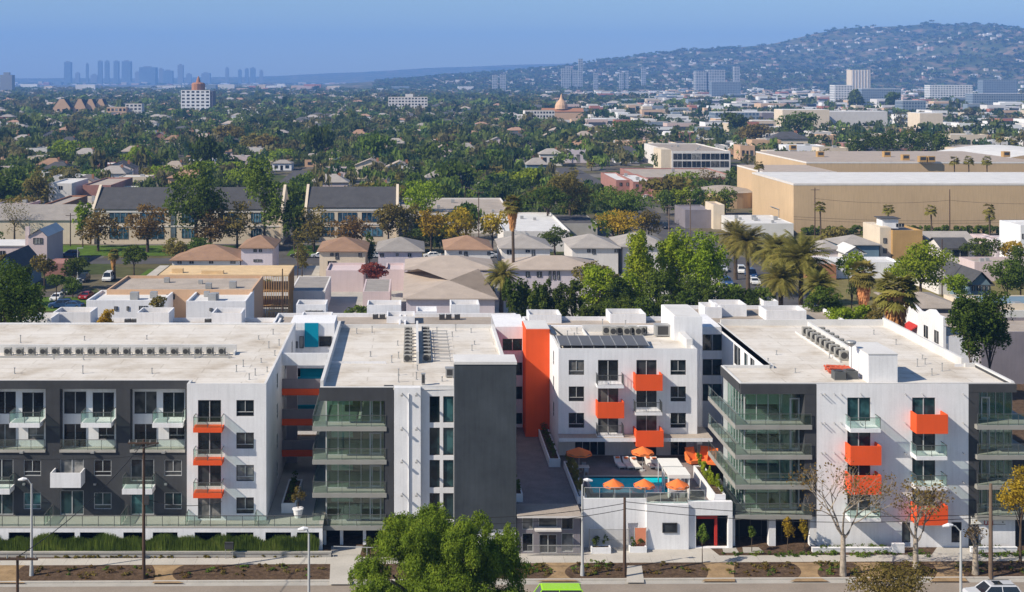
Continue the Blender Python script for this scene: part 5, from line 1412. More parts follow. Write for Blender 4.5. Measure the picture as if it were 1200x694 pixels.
def bare_tree(u, Y, vtop, spread_px, label, seed, leafn=420, lean=.0):
    x = X(u, Y); h = Z(vtop, Y); t = thing('sycamore_tree', (x, Y, 0), label, 'tree', 'bare sycamores along the parkway')
    rr = random.Random(seed); q = MB(); tips = []
    def grow(p, d, L, r, dep):
        n = 3; pts = [p]; cur = Vector(p); dd = Vector(d)
        for i in range(n):
            dd = (dd + Vector((rr.uniform(-.2, .2), rr.uniform(-.2, .2), rr.uniform(-.05, .16)))).normalized(); cur = cur + dd * (L / n); pts.append(tuple(cur))
        q.tube(pts, [r, r * .88, r * .76, r * .62], 6, cap=False)
        tips.append(tuple(cur))
        if dep == 0: return
        for k in range(3 if dep > 2 else 2 + (rr.random() < .5)):
            a = rr.uniform(0, 6.28); s = rr.uniform(.45, .95)
            nd_ = Vector((dd.x + math.cos(a) * s, dd.y + math.sin(a) * s * .7, dd.z * .7 + rr.uniform(-.1, .3))).normalized()
            f = rr.choice((1, 1, .66)); bp = pts[3] if f == 1 else pts[2]
            grow(bp, nd_, L * rr.uniform(.62, .8), r * .55, dep - 1)
    q.tube([(x, Y, -.1), (x + lean * .2, Y, h * .22), (x + lean, Y, h * .42)], [.32, .24, .2], 9, cap=False)
    for k in range(4):
        a = 1.57 * k + rr.uniform(-.4, .4); grow((x + lean, Y, h * (.36 + .02 * k)), (math.cos(a) * .75, math.sin(a) * .5, .95), h * .3 * spread_px / 42, .11, 4)
    q.build('trunk', 'sycbark', t, smooth=True)
    rg2 = np.random.default_rng(seed); V = []
    tp = np.array([p for p in tips if p[2] > h * .45])
    idx = rg2.choice(len(tp), leafn * 4); P = tp[idx] + rg2.normal(size=(leafn * 4, 3)) * .22
    P = P - np.array([x, Y, 0]); n = len(P)
    a = rg2.normal(size=(n, 3)); b = np.cross(a, rg2.normal(size=(n, 3))); a /= np.linalg.norm(a, axis=1)[:, None]; b /= np.linalg.norm(b, axis=1)[:, None]
    sz = .09 * (.6 + .8 * rg2.random(n))[:, None]
    Vq = np.stack([P - a * sz, P - b * sz, P + a * sz, P + b * sz], 1).reshape(-1, 3)
    quadmesh('crown', Vq, 'fol_rust', t)
bare_tree(988, 114.6, 560, 42, 'large pale barked sycamore with sparse brown leaves left of the east block balconies', 4, 190)
bare_tree(1073, 114.6, 570, 36, 'pale sycamore with sparse brown leaves in front of the lowest orange balcony', 9, 210)
bare_tree(1143, 114.9, 590, 16, 'thin nearly leafless pale trunk left of the brown utility pole', 14, 30)
def sapling(u, v, ru, rv, Y, label, leaf, n=700):
    return tree_at(X(u, Y), Y, Z(v, Y), ru * Y / F, rv * Y / F, label, leaf, n, .14, trunk='bark', lobes=4, name='sapling', tr=.04)
sapling(823, 626, 8, 11, 117.0, 'slender drooping sapling on the parkway in front of the red framed shop', 'fol_mid', 900)
sapling(881, 624, 5, 7, 120.3, 'small round sapling before the dark shopfront of the east block', 'fol_mid')
sapling(923, 619, 8, 13, 120.3, 'yellow leaved sapling before the right shopfront of the east block', 'fol_yellow', 900)
sapling(943, 622, 6, 12, 120.4, 'narrow yellow green sapling beside the east block white wall', 'fol_yellow')
sapling(433, 640, 7, 11, 119.4, 'small conical green shrub by the ramp handrail', 'fol_mid')
# ================================================================ NEIGHBOURHOOD BEHIND THE COMPLEX
FOOT = []          # occupied footprints (x0, x1, y0, y1)
def win_on(t, Yw, u0, u1, v0, v1, pane='pane', frame='frame', style='s', name='window'):
    fr = Fr('front', Yw); window(t, fr, X(u0, Yw), X(u1, Yw), Z(v1, Yw), Z(v0, Yw), -.03, style, pane, frame, name=name)
def flat(u0, u1, vt, h, vb, wall, roof, label, cat='building', name='flat_building', wins=(), par=.5, rear=None, pane='pane', boxes=0, style='s'):
    """flat-roofed block: front top edge at pixel row vt, back roof edge at row vb"""
    Y = YG(vt, h); Yb = max(Y + 3, YG(vb, h)); x0, x1 = X(u0, Y), X(u1, Y)
    t = thing(name, ((x0+x1)/2, Y, 0), label, cat)
    q = MB(); q.box(x0, x1, Y, Yb, -.3, h - par); e = .3
    if par > 0:
        q.box(x0, x1, Y, Y + e, h - par + .001, h); q.box(x0, x1, Yb - e, Yb, h - par + .001, h)
        q.box(x0, x0 + e, Y + e, Yb - e, h - par + .001, h); q.box(x1 - e, x1, Y + e, Yb - e, h - par + .001, h)
    q.build('wall', wall, t)
    q = MB(); q.box(x0 + e + .002, x1 - e - .002, Y + e + .002, Yb - e - .002, h - par + .003, h - par + .05); q.build('roof', roof, t)
    for w in wins: win_on(t, Y, *w, pane=pane, style=style)
    rr = random.Random(int(u0))
    for k in range(boxes):
        bx, by = rr.uniform(x0 + 1.5, x1 - 2.5), rr.uniform(Y + 1.5, max(Y + 2, Yb - 2.5)); q = MB(); s = rr.uniform(.7, 1.3)
        q.box(bx, bx + s, by, by + s, h - par + .1, h - par + s); q.build('roof_unit', 'metal', t)
    FOOT.append((x0 - 2, x1 + 2, Y - 3, Yb + 2)); return t
def hip(u0, u1, ve, he, rise, depth, wall, roof, label, wins=(), gable=False, cat='house', name='house', over=.6, axis='x', inset=None, chimney=False):
    Y = YG(ve, he); x0, x1 = X(u0, Y), X(u1, Y); y1 = Y + depth
    t = thing(name, ((x0+x1)/2, Y, 0), label, cat)
    o = over; wy = Y + o
    q = MB(); q.box(x0 + o, x1 - o, wy, y1 - o, -.3, he - .05); 
    if gable and axis == 'x':
        for xx in (x0 + o, x1 - o - .1): q.prism([(wy, he - .04), (y1 - o, he - .04), ((wy + y1 - o) / 2, he + rise - .3)], 'x', xx, xx + .1)
    if gable and axis == 'y':
        q.prism([(x0 + o, he - .04), (x1 - o, he - .04), ((x0 + x1) / 2, he + rise - .25)], 'y', wy, wy + .1)
    q.build('wall', wall, t)
    q = MB(); ym = (Y + y1) / 2; xm = (x0 + x1) / 2; zt = he + rise; f = .18
    ins = inset if inset is not None else min((x1 - x0) / 2 - .1, depth / 2)
    if gable: ins = 0
    if axis == 'x':
        a, b, c, d = (x0, Y, he), (x1, Y, he), (x1, y1, he), (x0, y1, he); r1, r2 = (x0 + ins, ym, zt), (x1 - ins, ym, zt)
        q.poly([a, b, r2, r1]); q.poly([c, d, r1, r2])
        if not gable: q.poly([b, c, r2]); q.poly([d, a, r1])
    else:
        a, b, c, d = (x0, Y, he), (x1, Y, he), (x1, y1, he), (x0, y1, he); r1, r2 = (xm, Y + (0 if gable else min(depth/2 - .1, (x1-x0)/2)), zt), (xm, y1 - (0 if gable else min(depth/2 - .1, (x1-x0)/2)), zt)
        q.poly([a, d, r2, r1]); q.poly([b, c, r2, r1])
        if not gable: q.poly([a, b, r1]); q.poly([c, d, r2])
    e = [a, b, c, d]
    for i in range(4):
        j = (i + 1) % 4; q.poly([e[i], e[j], (e[j][0], e[j][1], he - f), (e[i][0], e[i][1], he - f)])
    rf = q.build('roof', roof, t)
    if chimney:
        q = MB(); q.box(xm + 1, xm + 1.7, ym - .4, ym + .4, he, zt + .8); q.build('chimney', 'brick', rf)
    for w in wins: win_on(t, wy, *w)
    FOOT.append((x0 - 2, x1 + 2, Y - 3, y1 + 2)); return t

# --- town houses right behind the complex, with white roof stair boxes
def townhouse(u0, u1, vfront, vback, h, boxes, label):
    Yf = 154.0 + 6; Yb = YG(vback, h); x0, x1 = X(u0, Yb), X(u1, Yb)
    t = thing('townhouse_row', ((x0+x1)/2, Yf, 0), label, 'town houses', 'town house roofs behind the complex')
    q = MB(); q.box(x0, x1, Yf, Yb, -.3, h - .6); e = .25
    for a in ((x0, x1, Yf, Yf + e), (x0, x1, Yb - e, Yb), (x0, x0 + e, Yf + e, Yb - e), (x1 - e, x1, Yf + e, Yb - e)): q.box(*a, h - .599, h)
    q.build('wall', 'white', t)
    q = MB(); q.box(x0 + e, x1 - e, Yf + e, Yb - e, h - .597, h - .55); q.build('roof', 'gravel', t)
    for (a, b, vt, vbb) in boxes:
        Y = YG(vbb, h - .55); zt = Z(vt, Y); xa, xb = X(a, Y), X(b, Y); d = 4.2; yb = Y + d
        q = MB(); q.box(xa, xb, Y, yb, h - .56, zt - .7)
        for r in ((xa, xb, Y, Y + .2), (xa, xb, yb - .2, yb), (xa, xa + .2, Y + .2, yb - .2), (xb - .2, xb, Y + .2, yb - .2)): q.box(*r, zt - .699, zt)
        bx = q.build('roof_access_box', 'white', t)
        q = MB(); q.box(xa + .21, xb - .21, Y + .21, yb - .21, zt - .698, zt - .66); q.build('roof', 'gravel', bx)
    FOOT.append((x0 - 1, x1 + 1, Yf - 2, Yb + 1))
    return t, x0, x1, Yf, Yb
townhouse(34, 330, 388, 372.5, 9.6, [(34, 60, 373, 389), (62, 106, 366, 382), (160, 198, 366.5, 383), (248, 283, 367, 383.5)], 'long low town house roof with four white stair boxes behind the west block')
townhouse(326, 470, 388, 367, 9.8, [(347, 382, 357, 369), (352, 388, 372, 384), (430, 470, 357.5, 370), (453, 486, 371, 379)], 'town house roofs with white stair boxes behind the passage and centre block')
townhouse(474, 604, 388, 367, 9.7, [(488, 512, 365, 370), (528, 562, 357, 369)], 'tan town house roof with one white stair box behind the centre roof')
townhouse(612, 800, 388, 371, 9.7, [(620, 658, 369, 379), (715, 757, 368, 379)], 'town house roofs with white framed stair boxes behind the pool block')
townhouse(802, 960, 388, 358, 9.7, [(826, 846, 360, 373), (838, 875, 357, 371), (898, 945, 364, 376), (895, 912, 353, 362)], 'beige town house roof with stepped white boxes behind the east block')
def sac(u, v, z, label, s=.8):
    Y = YG(v, z); x = X(u, Y); t = thing('roof_condenser', (x, Y, z), label, 'air conditioner', 'condensers on the town house roofs')
    q = MB(); q.box(x - s/2, x + s/2, Y, Y + s, z + .05, z + s); q.build('casing', 'acdark', t)
    q = MB(); q.tube([(x, Y + s/2, z + s), (x, Y + s/2, z + s + .05)], s * .4, 12); q.build('fan', 'metal', t)
for k, u in enumerate((84, 90, 149, 157, 165, 243, 250, 258, 361, 368, 375, 440, 448, 518, 526, 536)):
    sac(u, 381 if k < 8 else 371 if k < 11 else 375.5, 9.1, f'dark condenser on the town house roofs behind the complex, {NTH[k+1]} from the left')

# --- white twin units and peach block
flat(101, 192, 352, 8.6, 340, 'white', 'whiteroof', 'white flat roofed building with three small windows left of the peach block', wins=((134, 138, 359, 364), (148.5, 151.5, 359, 364), (163, 167.5, 358.5, 365), (168.5, 173, 358.5, 365)), boxes=2)
flat(218, 288, 353, 8.6, 340, 'white', 'whiteroof', 'white flat roofed building with two dark roof units before the peach block', wins=((245.5, 249, 361, 364.5), (260, 265, 361, 364.5)), boxes=3)
flat(125, 296, 339.5, 9.0, 323, 'peach', 'gravel', 'wide peach block with a rough grey flat roof', wins=((195, 205, 345, 351),), boxes=4)
# timber building under construction
Yt1 = YG(322, 8.8); Yt2 = YG(311, 8.8)
t = thing('unfinished_building', (X(260, Yt1), Yt1, 0), 'unfinished timber framed building with a bare plywood roof deck', 'construction')
xa, xb = X(186, Yt1), X(338, Yt1)
q = MB(); q.box(xa, xb, Yt1, Yt2, 8.5, 8.8); q.box(xa + 2, xa + 4, Yt1 + 2, Yt1 + 3, 8.81, 9.6); q.box(xb - 16, xb - 12, Yt1 + 1, Yt1 + 2, 8.81, 9.4); q.build('roof_deck', 'ply', t)
q = MB(); q.box(xa, xb - 6, Yt1 + .5, Yt2 - .5, -.3, 8.49); q.build('wall', 'ply', t)
q = MB()
for i in range(14): q.box(xb - 5.8 + i * .44, xb - 5.7 + i * .44, Yt1 + .02, Yt1 + .12, -.2, 8.49)
for j in range(12): q.box(xb - .1, xb, Yt1 + .3 + j * 1.0, Yt1 + .4 + j * 1.0, -.2, 8.49)
for z in (2.8, 5.6): q.box(xb - 5.9, xb - .12, Yt1 + .14, Yt2 - .5, z, z + .25)
q.build('stud_frame', 'timber', t)
q = MB(); y0 = Yt1 - 14
for i in range(10): q.box(X(312, y0) , X(312, y0) + 3.2 - i * .0, y0 + i * 1.3, y0 + i * 1.3 + .12, 4.6 - .2 * i, 4.75 - .2 * i)
for i in range(6):
    q.box(X(312, y0), X(312, y0) + .12, y0 + i * 2.4, y0 + i * 2.4 + .12, -.2, 4.4); q.box(X(312, y0) + 3.1, X(312, y0) + 3.22, y0 + i * 2.4, y0 + i * 2.4 + .12, -.2, 4.2)
q.build('side_scaffold', 'timber', t)
FOOT.append((xa, xb, Yt1 - 14, Yt2))
hip(198, 284, 305, 3.6, 2.6, 15, 'offwhite', 'tanroof', 'long low tan hip roof bungalow behind the plywood deck', wins=((208, 213, 306, 309), (222, 227, 306, 309), (245, 250, 306, 309), (270, 276, 306, 309)))
hip(279, 322, 290.5, 6.4, 2.0, 15, 'lilac', 'tanroof', 'two storey white house with a brown hip roof right of the bungalow', wins=((297, 301, 292, 295.5), (303.5, 307, 292, 295.5), (297, 307, 304, 307)))
hip(371, 431, 294.5, 6.2, 2.2, 17, 'cream', 'tanroof', 'cream two storey house with a salmon hip roof and outdoor stair', wins=((387, 391, 296.5, 300), (393, 397, 296.5, 304), (420, 424, 296.5, 301), (420, 424, 309, 314), (384, 394, 306, 312)))
hip(440, 498, 294.5, 6.2, 2.2, 17, 'lilac', 'greyroof', 'pale lilac two storey house with a grey hip roof', wins=((445, 450, 297, 301), (464, 467, 297, 300), (478, 482, 297, 301)))
hip(520, 578, 292.5, 6.2, 2.2, 17, 'offwhite', 'tanroof', 'white house with a tan hip roof left of the tall fan palm', wins=((538, 541, 294.5, 298), (544, 548, 295, 301), (571, 575, 295, 299)))
hip(585, 648, 291, 6.2, 2.2, 17, 'offwhite', 'greyroof', 'white house with grey hip roof just behind the tall fan palm', wins=((594, 600, 293, 298), (616, 621, 293, 296), (623, 627, 293, 300)))
hip(668, 728, 290.5, 6.2, 2.2, 17, 'offwhite', 'greyroof', 'white house with grey hip roof left of the tall yellow green trees', wins=((688, 692, 292, 296), (694, 698, 292, 298), (720, 725, 292, 296)))
hip(727, 786, 289, 6.2, 2.4, 17, 'offwhite', 'greyroof', 'white house half hidden between the two tall yellow green trees')
flat(382, 426, 317, 4.2, 308, 'pink', 'pink', 'low pink flat roofed annex below the cream house')
flat(452, 474, 316, 4.2, 308, 'pink', 'pink', 'small low pink flat roofed annex below the lilac house')
flat(340, 381, 341, 4.2, 324, 'offwhite', 'greyroof', 'pale long garage with a ridged roof left of the shaded yard', par=.1)
flat(425, 457, 342, 4.6, 327, 'pink', 'greyroof', 'pink garage with a pale flat roof in the middle yard', par=.1)
hip(472, 584, 350, 6.0, 3.0, 30, 'lilac', 'beigeroof', 'large beige hip roof building right behind the town houses', inset=14)
hip(474, 581, 316, 6.4, 1.8, 15, 'lilac', 'beigeroof', 'long beige roof terrace row left of the drooping palm', wins=((516, 521, 318.5, 324), (529, 534, 318.5, 324), (541, 546, 318.5, 324), (553, 559, 318.5, 324), (566, 570, 318.5, 324)))
hip(594, 708, 316, 6.4, 1.8, 15, 'lilac', 'beigeroof', 'long beige roof terrace row behind the dark hedge', wins=((616, 621, 318.5, 325), (629, 635, 318.5, 325), (643, 646, 317.8, 328), (648, 651, 317.8, 328), (653, 656, 317.8, 328)))
# pink house group at the left
Yp = YG(277, 6.8)
t = thing('house', (X(45, Yp), Yp, 0), 'pink two storey stucco house with a white roof and chimney at the left street', 'house')
x0, x1 = X(33, Yp), X(55, Yp); q = MB(); q.box(x0, x1, Yp, Yp + 14, -.3, 6.7); q.prism([(x0, 6.7), (x1, 6.7), ((x0 + x1)/2 + .5, 8.4)], 'y', Yp + .05, Yp + 13.9)
q.box(X(-25, Yp), x0 - .01, Yp + 2, Yp + 13, -.3, 4.2); q.build('wall', 'pink', t)
q = MB(); xm = (x0 + x1)/2 + .5; q.poly([(x0 - .3, Yp - .3, 6.75), (xm, Yp - .3, 8.55), (xm, Yp + 14.3, 8.55), (x0 - .3, Yp + 14.3, 6.75)]); q.poly([(x1 + .3, Yp - .3, 6.75), (xm, Yp - .3, 8.55), (xm, Yp + 14.3, 8.55), (x1 + .3, Yp + 14.3, 6.75)])
rf = q.build('roof', 'whiteroof', t)
q = MB(); q.box(X(-25, Yp) - .3, x0 - .02, Yp + 1.7, Yp + 13.3, 4.21, 4.4); q.build('roof', 'whiteroof', t)
q = MB(); q.box(x0 - 1.0, x0 - .1, Yp + 1, Yp + 2.0, -.3, 8.9); q.build('chimney', 'pink', rf)
win_on(t, Yp, 39, 50, 279, 286, style='n3'); win_on(t, Yp + 2, 16, 24, 294, 300); win_on(t, Yp + 2, 0, 6, 294, 300)
FOOT.append((X(-30, Yp), x1 + 3, Yp - 3, Yp + 16))
hip(-14, 27, 322, 3.2, 4.2, 16, 'bluepaint', 'shingle', 'blue grey cottage with a steep dark gabled roof at the left edge', gable=True, axis='y', wins=((2, 8, 324, 330),))
flat(53, 77, 309, 2.6, 303, 'salmon', 'salmon', 'small brick red garage beside the pink house', par=.1, name='garage', cat='garage')

# --- school halls
def hall(u0, u1, ve, he, rise, depth, label, wins, pane='bluegl', wall='cream', cat='school building', vbase=None):
    t = hip(u0, u1, ve, he, rise, depth, wall, 'shingle', label, gable=True, cat=cat, name='school_hall', over=.3)
    q = MB(); yb = YG(ve, he) + .3; q.box(X(u0 + 3, yb), X(u1 - 3, yb), yb - .12, yb - .001, he - 1.0, he - .5); q.box(X(u0 + 3, yb), X(u1 - 3, yb), yb - .12, yb - .001, 4.3, 4.7); q.build('cornice', 'offwhite', t)
    Y = YG(ve, he) + .3
    for (a, b, c, d) in wins: win_on(t, Y, a, b, c, d, pane=pane, style='n4')
    for u in (u0, u1 - 3):
        xa, xb = X(u, Y), X(u + 3, Y); q = MB(); q.prism([(Y - .6, he), (Y + depth, he), (Y + depth / 2 - .3, he + rise + .7)], 'x', xa, xb); q.box(xa, xb, Y - .6, Y - .1, -.3, he); q.build('gable_parapet', 'cream', t)
    return t
hall(108, 332, 245, 9.2, 5.2, 17, 'long cream school hall with a dark shingle roof and blue windows behind the lawn', ((128, 154, 249.5, 261), (128, 150, 267, 280), (164, 192, 249.5, 261), (164, 192, 267, 280), (200, 206, 250, 279), (213, 228, 250, 261), (213, 228, 268, 279), (258, 282, 250, 261), (294, 306, 250, 261), (294, 306, 268, 279)))
hall(357, 467, 243, 9.2, 5.0, 16, 'second cream school hall with a dark shingle roof in the middle distance', ((376, 391, 249, 260), (396, 418, 249, 260), (424, 448, 249, 260), (376, 391, 266, 277), (396, 418, 266, 277), (424, 448, 266, 277)))
hip(-40, 106, 258, 6.2, 3.4, 18, 'cream', 'greyroof', 'long cream building with a plain grey roof behind the bare tree', gable=True, cat='school building', name='school_hall', over=.3)
flat(466, 600, 250, 5.5, 232, 'offwhite', 'gravel', 'broad low building with a pale flat roof and a blue mural wall', boxes=4)
Ym = YG(250, 5.5); q = MB(); q.box(X(530, Ym), X(558, Ym), Ym - .08, Ym - .01, 2.2, 4.9); tag(q.build('wall_mural', mat('blue mural paint', (.02, .18, .42), .8, .6, 3.0), None, (X(544, Ym), Ym, 2)), 'blue painted mural on the low pale building wall', 'mural')
flat(590, 668, 271, 5.0, 249, 'offwhite', 'whiteroof', 'broad pale flat roof with pipes right of the tall fan palm', boxes=5)
flat(640, 700, 262, 3.4, 252, 'concrete', 'asphalt2', 'low grey carport roof left of the autumn tree', par=.1)
# orange brick + white boxes behind school
flat(50, 72, 240, 8.0, 229, 'brick', 'gravel', 'terracotta brick block left of the school roof', wins=((53, 56, 243, 249), (60, 63, 243, 249)))
flat(57, 84, 215, 8.5, 209, 'offwhite', 'whiteroof', 'white two storey block at the left behind the school', wins=((69, 73, 218, 222),))
flat(97, 130, 217, 7.5, 208, 'salmon', 'beigeroof', 'brownish block with a beige roof behind the school')
flat(118, 152, 223, 5.5, 218, 'whiteroof', 'whiteroof', 'long white roof strip behind the school roof ridge')
flat(74, 110, 238, 5.0, 230, 'cream', 'gravel', 'low cream block with cluttered roof between brick block and school', boxes=6)

# --- right side: studio stages and neighbours
def stage(x0, x1, y0, y1, h, wall, roof, label, crown=0.0):
    t = thing('sound_stage', ((x0+x1)/2, y0, 0), label, 'warehouse', 'studio stages at the right')
    q = MB()
    if crown:
        pts = [(x0, -.3), (x1, -.3), (x1, h)] + [(x1 - (x1 - x0) * i / 8, h + crown * math.sin(math.pi * i / 8)) for i in range(1, 8)] + [(x0, h)]
        q.prism(pts, 'y', y0, y1); q.build('wall', wall, t)
        q = MB()
        top = [(x0 + (x1 - x0) * i / 8, h + crown * math.sin(math.pi * i / 8) + .06) for i in range(9)]
        for a, b in zip(top, top[1:]): q.poly([(a[0], y0 + .2, a[1]), (b[0], y0 + .2, b[1]), (b[0], y1 - .2, b[1]), (a[0], y1 - .2, a[1])])
        q.build('roof', roof, t)
    else:
        q.box(x0, x1, y0, y1, -.3, h); q.build('wall', wall, t)
        q = MB(); q.box(x0 + .3, x1 - .3, y0 + .3, y1 - .3, h + .002, h + .06); q.build('roof', roof, t)
        q = MB(); q.box(x0 - .06, x1 + .06, y0 - .06, y0, h - .5, h + .05); q.box(x0 - .06, x0, y0 + .01, y1, h - .5, h + .05); q.build('roof_trim', 'offwhite', t)
    FOOT.append((x0 - 3, x1 + 3, y0 - 4, y1 + 3)); return t
Yw = 370.8
s1 = stage(X(930, Yw), X(1330, Yw), Yw, 416, 14.0, 'tan', 'whiteroof', 'huge windowless tan studio stage with a white roof at the right')
q = MB(); xL = X(930, Yw); q.tube([(xL - .3, 385, .5), (xL - .3, 385, 5.2), (xL - .3, 394, 5.2)], .12, 6); q.build('wall_pipe', 'metal', s1)
s2 = stage(X(945, 467), 230, 467, 536, 14.0, 'tan', 'beigeroof', 'second tan studio stage with a beige roof behind the big one')
stage(118, 143, 432, 466, 13.0, 'tan', 'beigeroof', 'lower tan studio building at the left rear of the big stage')
for k, (u, v) in enumerate(((930, 172), (962, 180), (1062, 184), (1082, 186), (1092, 186), (1040, 180), (1180, 180))):
    Y = YG(v + 4, 14.1); x = X(u, Y); t = thing('roof_ventilator', (x, Y, 14.06), f'boxy roof ventilator on the tan studio stages, {NTH[k+1]} of seven', 'roof unit', 'ventilators on the studio stages')
    q = MB(); q.box(x - 1.3, x + 1.3, Y, Y + 2.2, 14.07, 16.2); q.build('housing', 'tan2', t); q = MB(); q.box(x - 1.0, x + 1.0, Y - .03, Y - .002, 14.8, 15.9); q.build('louvre', 'acdark', t)
stage(X(1148, 500), X(1340, 500), 500, 560, 11.0, 'tan', 'whiteroof', 'white curved roof stage at the far right edge', crown=4.5)
t = thing('round_building', (X(1143, 640), 655, 0), 'beige curved wall building behind the studio stages', 'building')
q = MB(); q.tube([(X(1143, 655), 655, -.3), (X(1143, 655), 655, 9.5)], 17, 40); q.build('wall', 'cream', t); q = MB(); q.tube([(X(1143, 655), 655, 9.51), (X(1143, 655), 655, 9.7)], 16.6, 40); q.build('roof', 'gravel', t)
FOOT.append((X(1143, 655) - 18, X(1143, 655) + 18, 637, 673))
t = thing('round_building', (X(845, 455), 455, 0), 'pale curved roof building left of the studio stages', 'building')
q = MB(); q.tube([(X(846, 452), 452, -.3), (X(846, 452), 452, 5.0)], 12, 32); q.build('wall', 'tan', t); q = MB(); q.tube([(X(846, 452), 452, 5.01), (X(846, 452), 452, 6.6)], [12.3, 3], 32); q.build('roof', 'gravel', t)
FOOT.append((95, 122, 438, 466))
# modern glass building, pink block
t = flat(787, 856, 177, 9.5, 168, 'offwhite', 'gravel', 'modern white and glass two storey building in the middle distance', boxes=5, name='office_building')
Ym = YG(177, 9.5)
for k in range(6):
    a = 789 + k * 11; win_on(t, Ym, a, a + 10, 180, 187, pane='pane', style='n2'); win_on(t, Ym, a, a + 10, 189, 196, pane='pane', style='n2')
q = MB(); q.box(X(775, Ym), X(787, Ym) - .02, Ym + .5, Ym + 20, -.3, 10.2); q.build('wing_wall', 'cream', t)
flat(752, 866, 208, 5.5, 197, 'red' if False else 'salmon', 'gravel', 'long low building with a grey roof and dark red front', boxes=3)
flat(742, 768, 213, 5.8, 204, 'salmon', 'whiteroof', 'salmon pink two storey block with a white roof', wins=((745, 748, 216, 219), (752, 755, 216, 219), (759, 762, 216, 219)), boxes=2)
flat(722, 741, 211, 5.8, 202, 'salmon', 'whiteroof', 'salmon pink block left of its white roofed neighbour', wins=((726, 729, 214, 218), (734, 737, 214, 218)))
flat(768, 802, 222, 3.6, 217, 'salmon', 'whiteroof', 'low salmon shop row beside the parking lot')
flat(803, 835, 246, 5.2, 240, 'mauve', 'mauve', 'dark grey shed at the studio edge')
flat(817, 835, 252, 3.6, 248, 'white', 'whiteroof', 'small bright white container by the dark grey shed', par=.1)
flat(836, 849, 240, 7.0, 236, 'cream', 'beigeroof', 'narrow beige block beside the dark grey shed')
flat(868, 930, 262, 4.0, 252, 'whiteroof', 'whiteroof', 'low white utility roofs against the tan stage side', boxes=6, par=.2)
# lookout house and bungalows below the stage
Yl = YG(270, 7.0)
t = flat(1046, 1081, 270, 7.0, 262, 'tan2', 'gravel', 'ochre two storey house with a white rooftop lookout', boxes=1, name='lookout_house', cat='house')
q = MB(); q.box(X(1033, Yl), X(1046, Yl) - .02, Yl + 1, Yl + 13, -.3, 7.6); q.build('side_wing', 'cream', t)
q = MB(); q.box(X(1041, Yl), X(1060, Yl), Yl + 4, Yl + 8, 7.0, 9.4); lk = q.build('lookout', 'white', t)
q = MB(); q.box(X(1040, Yl) - .3, X(1062, Yl), Yl + 3.5, Yl + 8.5, 9.41, 9.6); q.build('roof', 'shingle', lk)
win_on(t, Yl + 4, 1050, 1059.5, 262, 266, style='n3'); win_on(t, Yl + 1, 1035, 1039, 279, 285); win_on(t, Yl + 1, 1035, 1039, 291, 297)
hip(985, 1034, 287, 3.6, 1.8, 12, 'bluepaint', 'greyroof', 'pale blue bungalow with a light grey roof below the stage')
hip(962, 988, 292, 3.4, 1.5, 12, 'lilac', 'greyroof', 'small lilac bungalow left of the pale blue one')
hip(990, 1016, 297, 3.2, 1.6, 9, 'offwhite', 'whiteroof', 'tiny white shed roofed house beside the blue bungalow', gable=True, axis='y')
flat(955, 1056, 307, 3.4, 301, 'white', 'whiteroof', 'long white low roof strip below the bungalows')
flat(948, 980, 311, 3.0, 304, 'brick', 'brick', 'terracotta tiled low roof left of the white strip', par=.1)
hip(1089, 1146, 284, 4.0, 2.0, 13, 'offwhite', 'greyroof', 'white bungalow with a pale grey roof below the stage', gable=True)
hip(1102, 1140, 291, 3.6, 2.0, 10, 'offwhite', 'shingle', 'white bungalow with a dark open garage right of the ficus', gable=True, wins=((1116, 1134, 293, 301),))
flat(1151, 1168, 278, 4.6, 274, 'pink', 'whiteroof', 'pale pink small building by the stage hedge')
flat(1167, 1194, 281, 4.6, 276, 'lilac', 'whiteroof', 'lilac small building by the stage hedge', wins=((1174, 1177, 283, 287),))
flat(1196, 1240, 264, 9.5, 258, 'white', 'whiteroof', 'white tall block cut by the right edge', wins=((1197.5, 1201, 274, 280),))
hip(1136, 1166, 334, 3.4, 2.6, 24, 'bluepaint', 'shingle', 'blue cottage with a street facing gable below the ficus', gable=True, axis='y', wins=((1139, 1142.5, 335, 341), (1144.5, 1149, 335, 341), (1151, 1155, 335, 341), (1157, 1160, 335, 341)))
hip(1098, 1136, 326, 3.2, 1.6, 16, 'offwhite', 'greyroof', 'grey roofed bungalow between ficus and blue cottage')
flat(1142, 1230, 307, 4.0, 301, 'pink', 'gravel', 'long low grey roof behind the blue cottage', boxes=2)
hip(1064, 1134, 361, 6.0, 1.4, 16, 'mauve', 'gravel', 'dark grey roof building behind the white curved gable wall')
flat(1123, 1148, 352, 6.6, 345, 'cream', 'gravel', 'cream block behind the dark conifer')
flat(1136, 1260, 356, 6.4, 346, 'cream', 'bluepaint', 'pale teal roof building at the right edge', par=.2)
flat(1172, 1260, 364, 5.6, 357, 'whiteroof', 'whiteroof', 'white roofed strip at the right edge with small hatches', boxes=3)
Yg = 172.0
t = flat(1150, 1260, 389, 7.6, 372, 'mauve', 'gravel', 'large plain mauve grey building at the right edge behind the conifer')
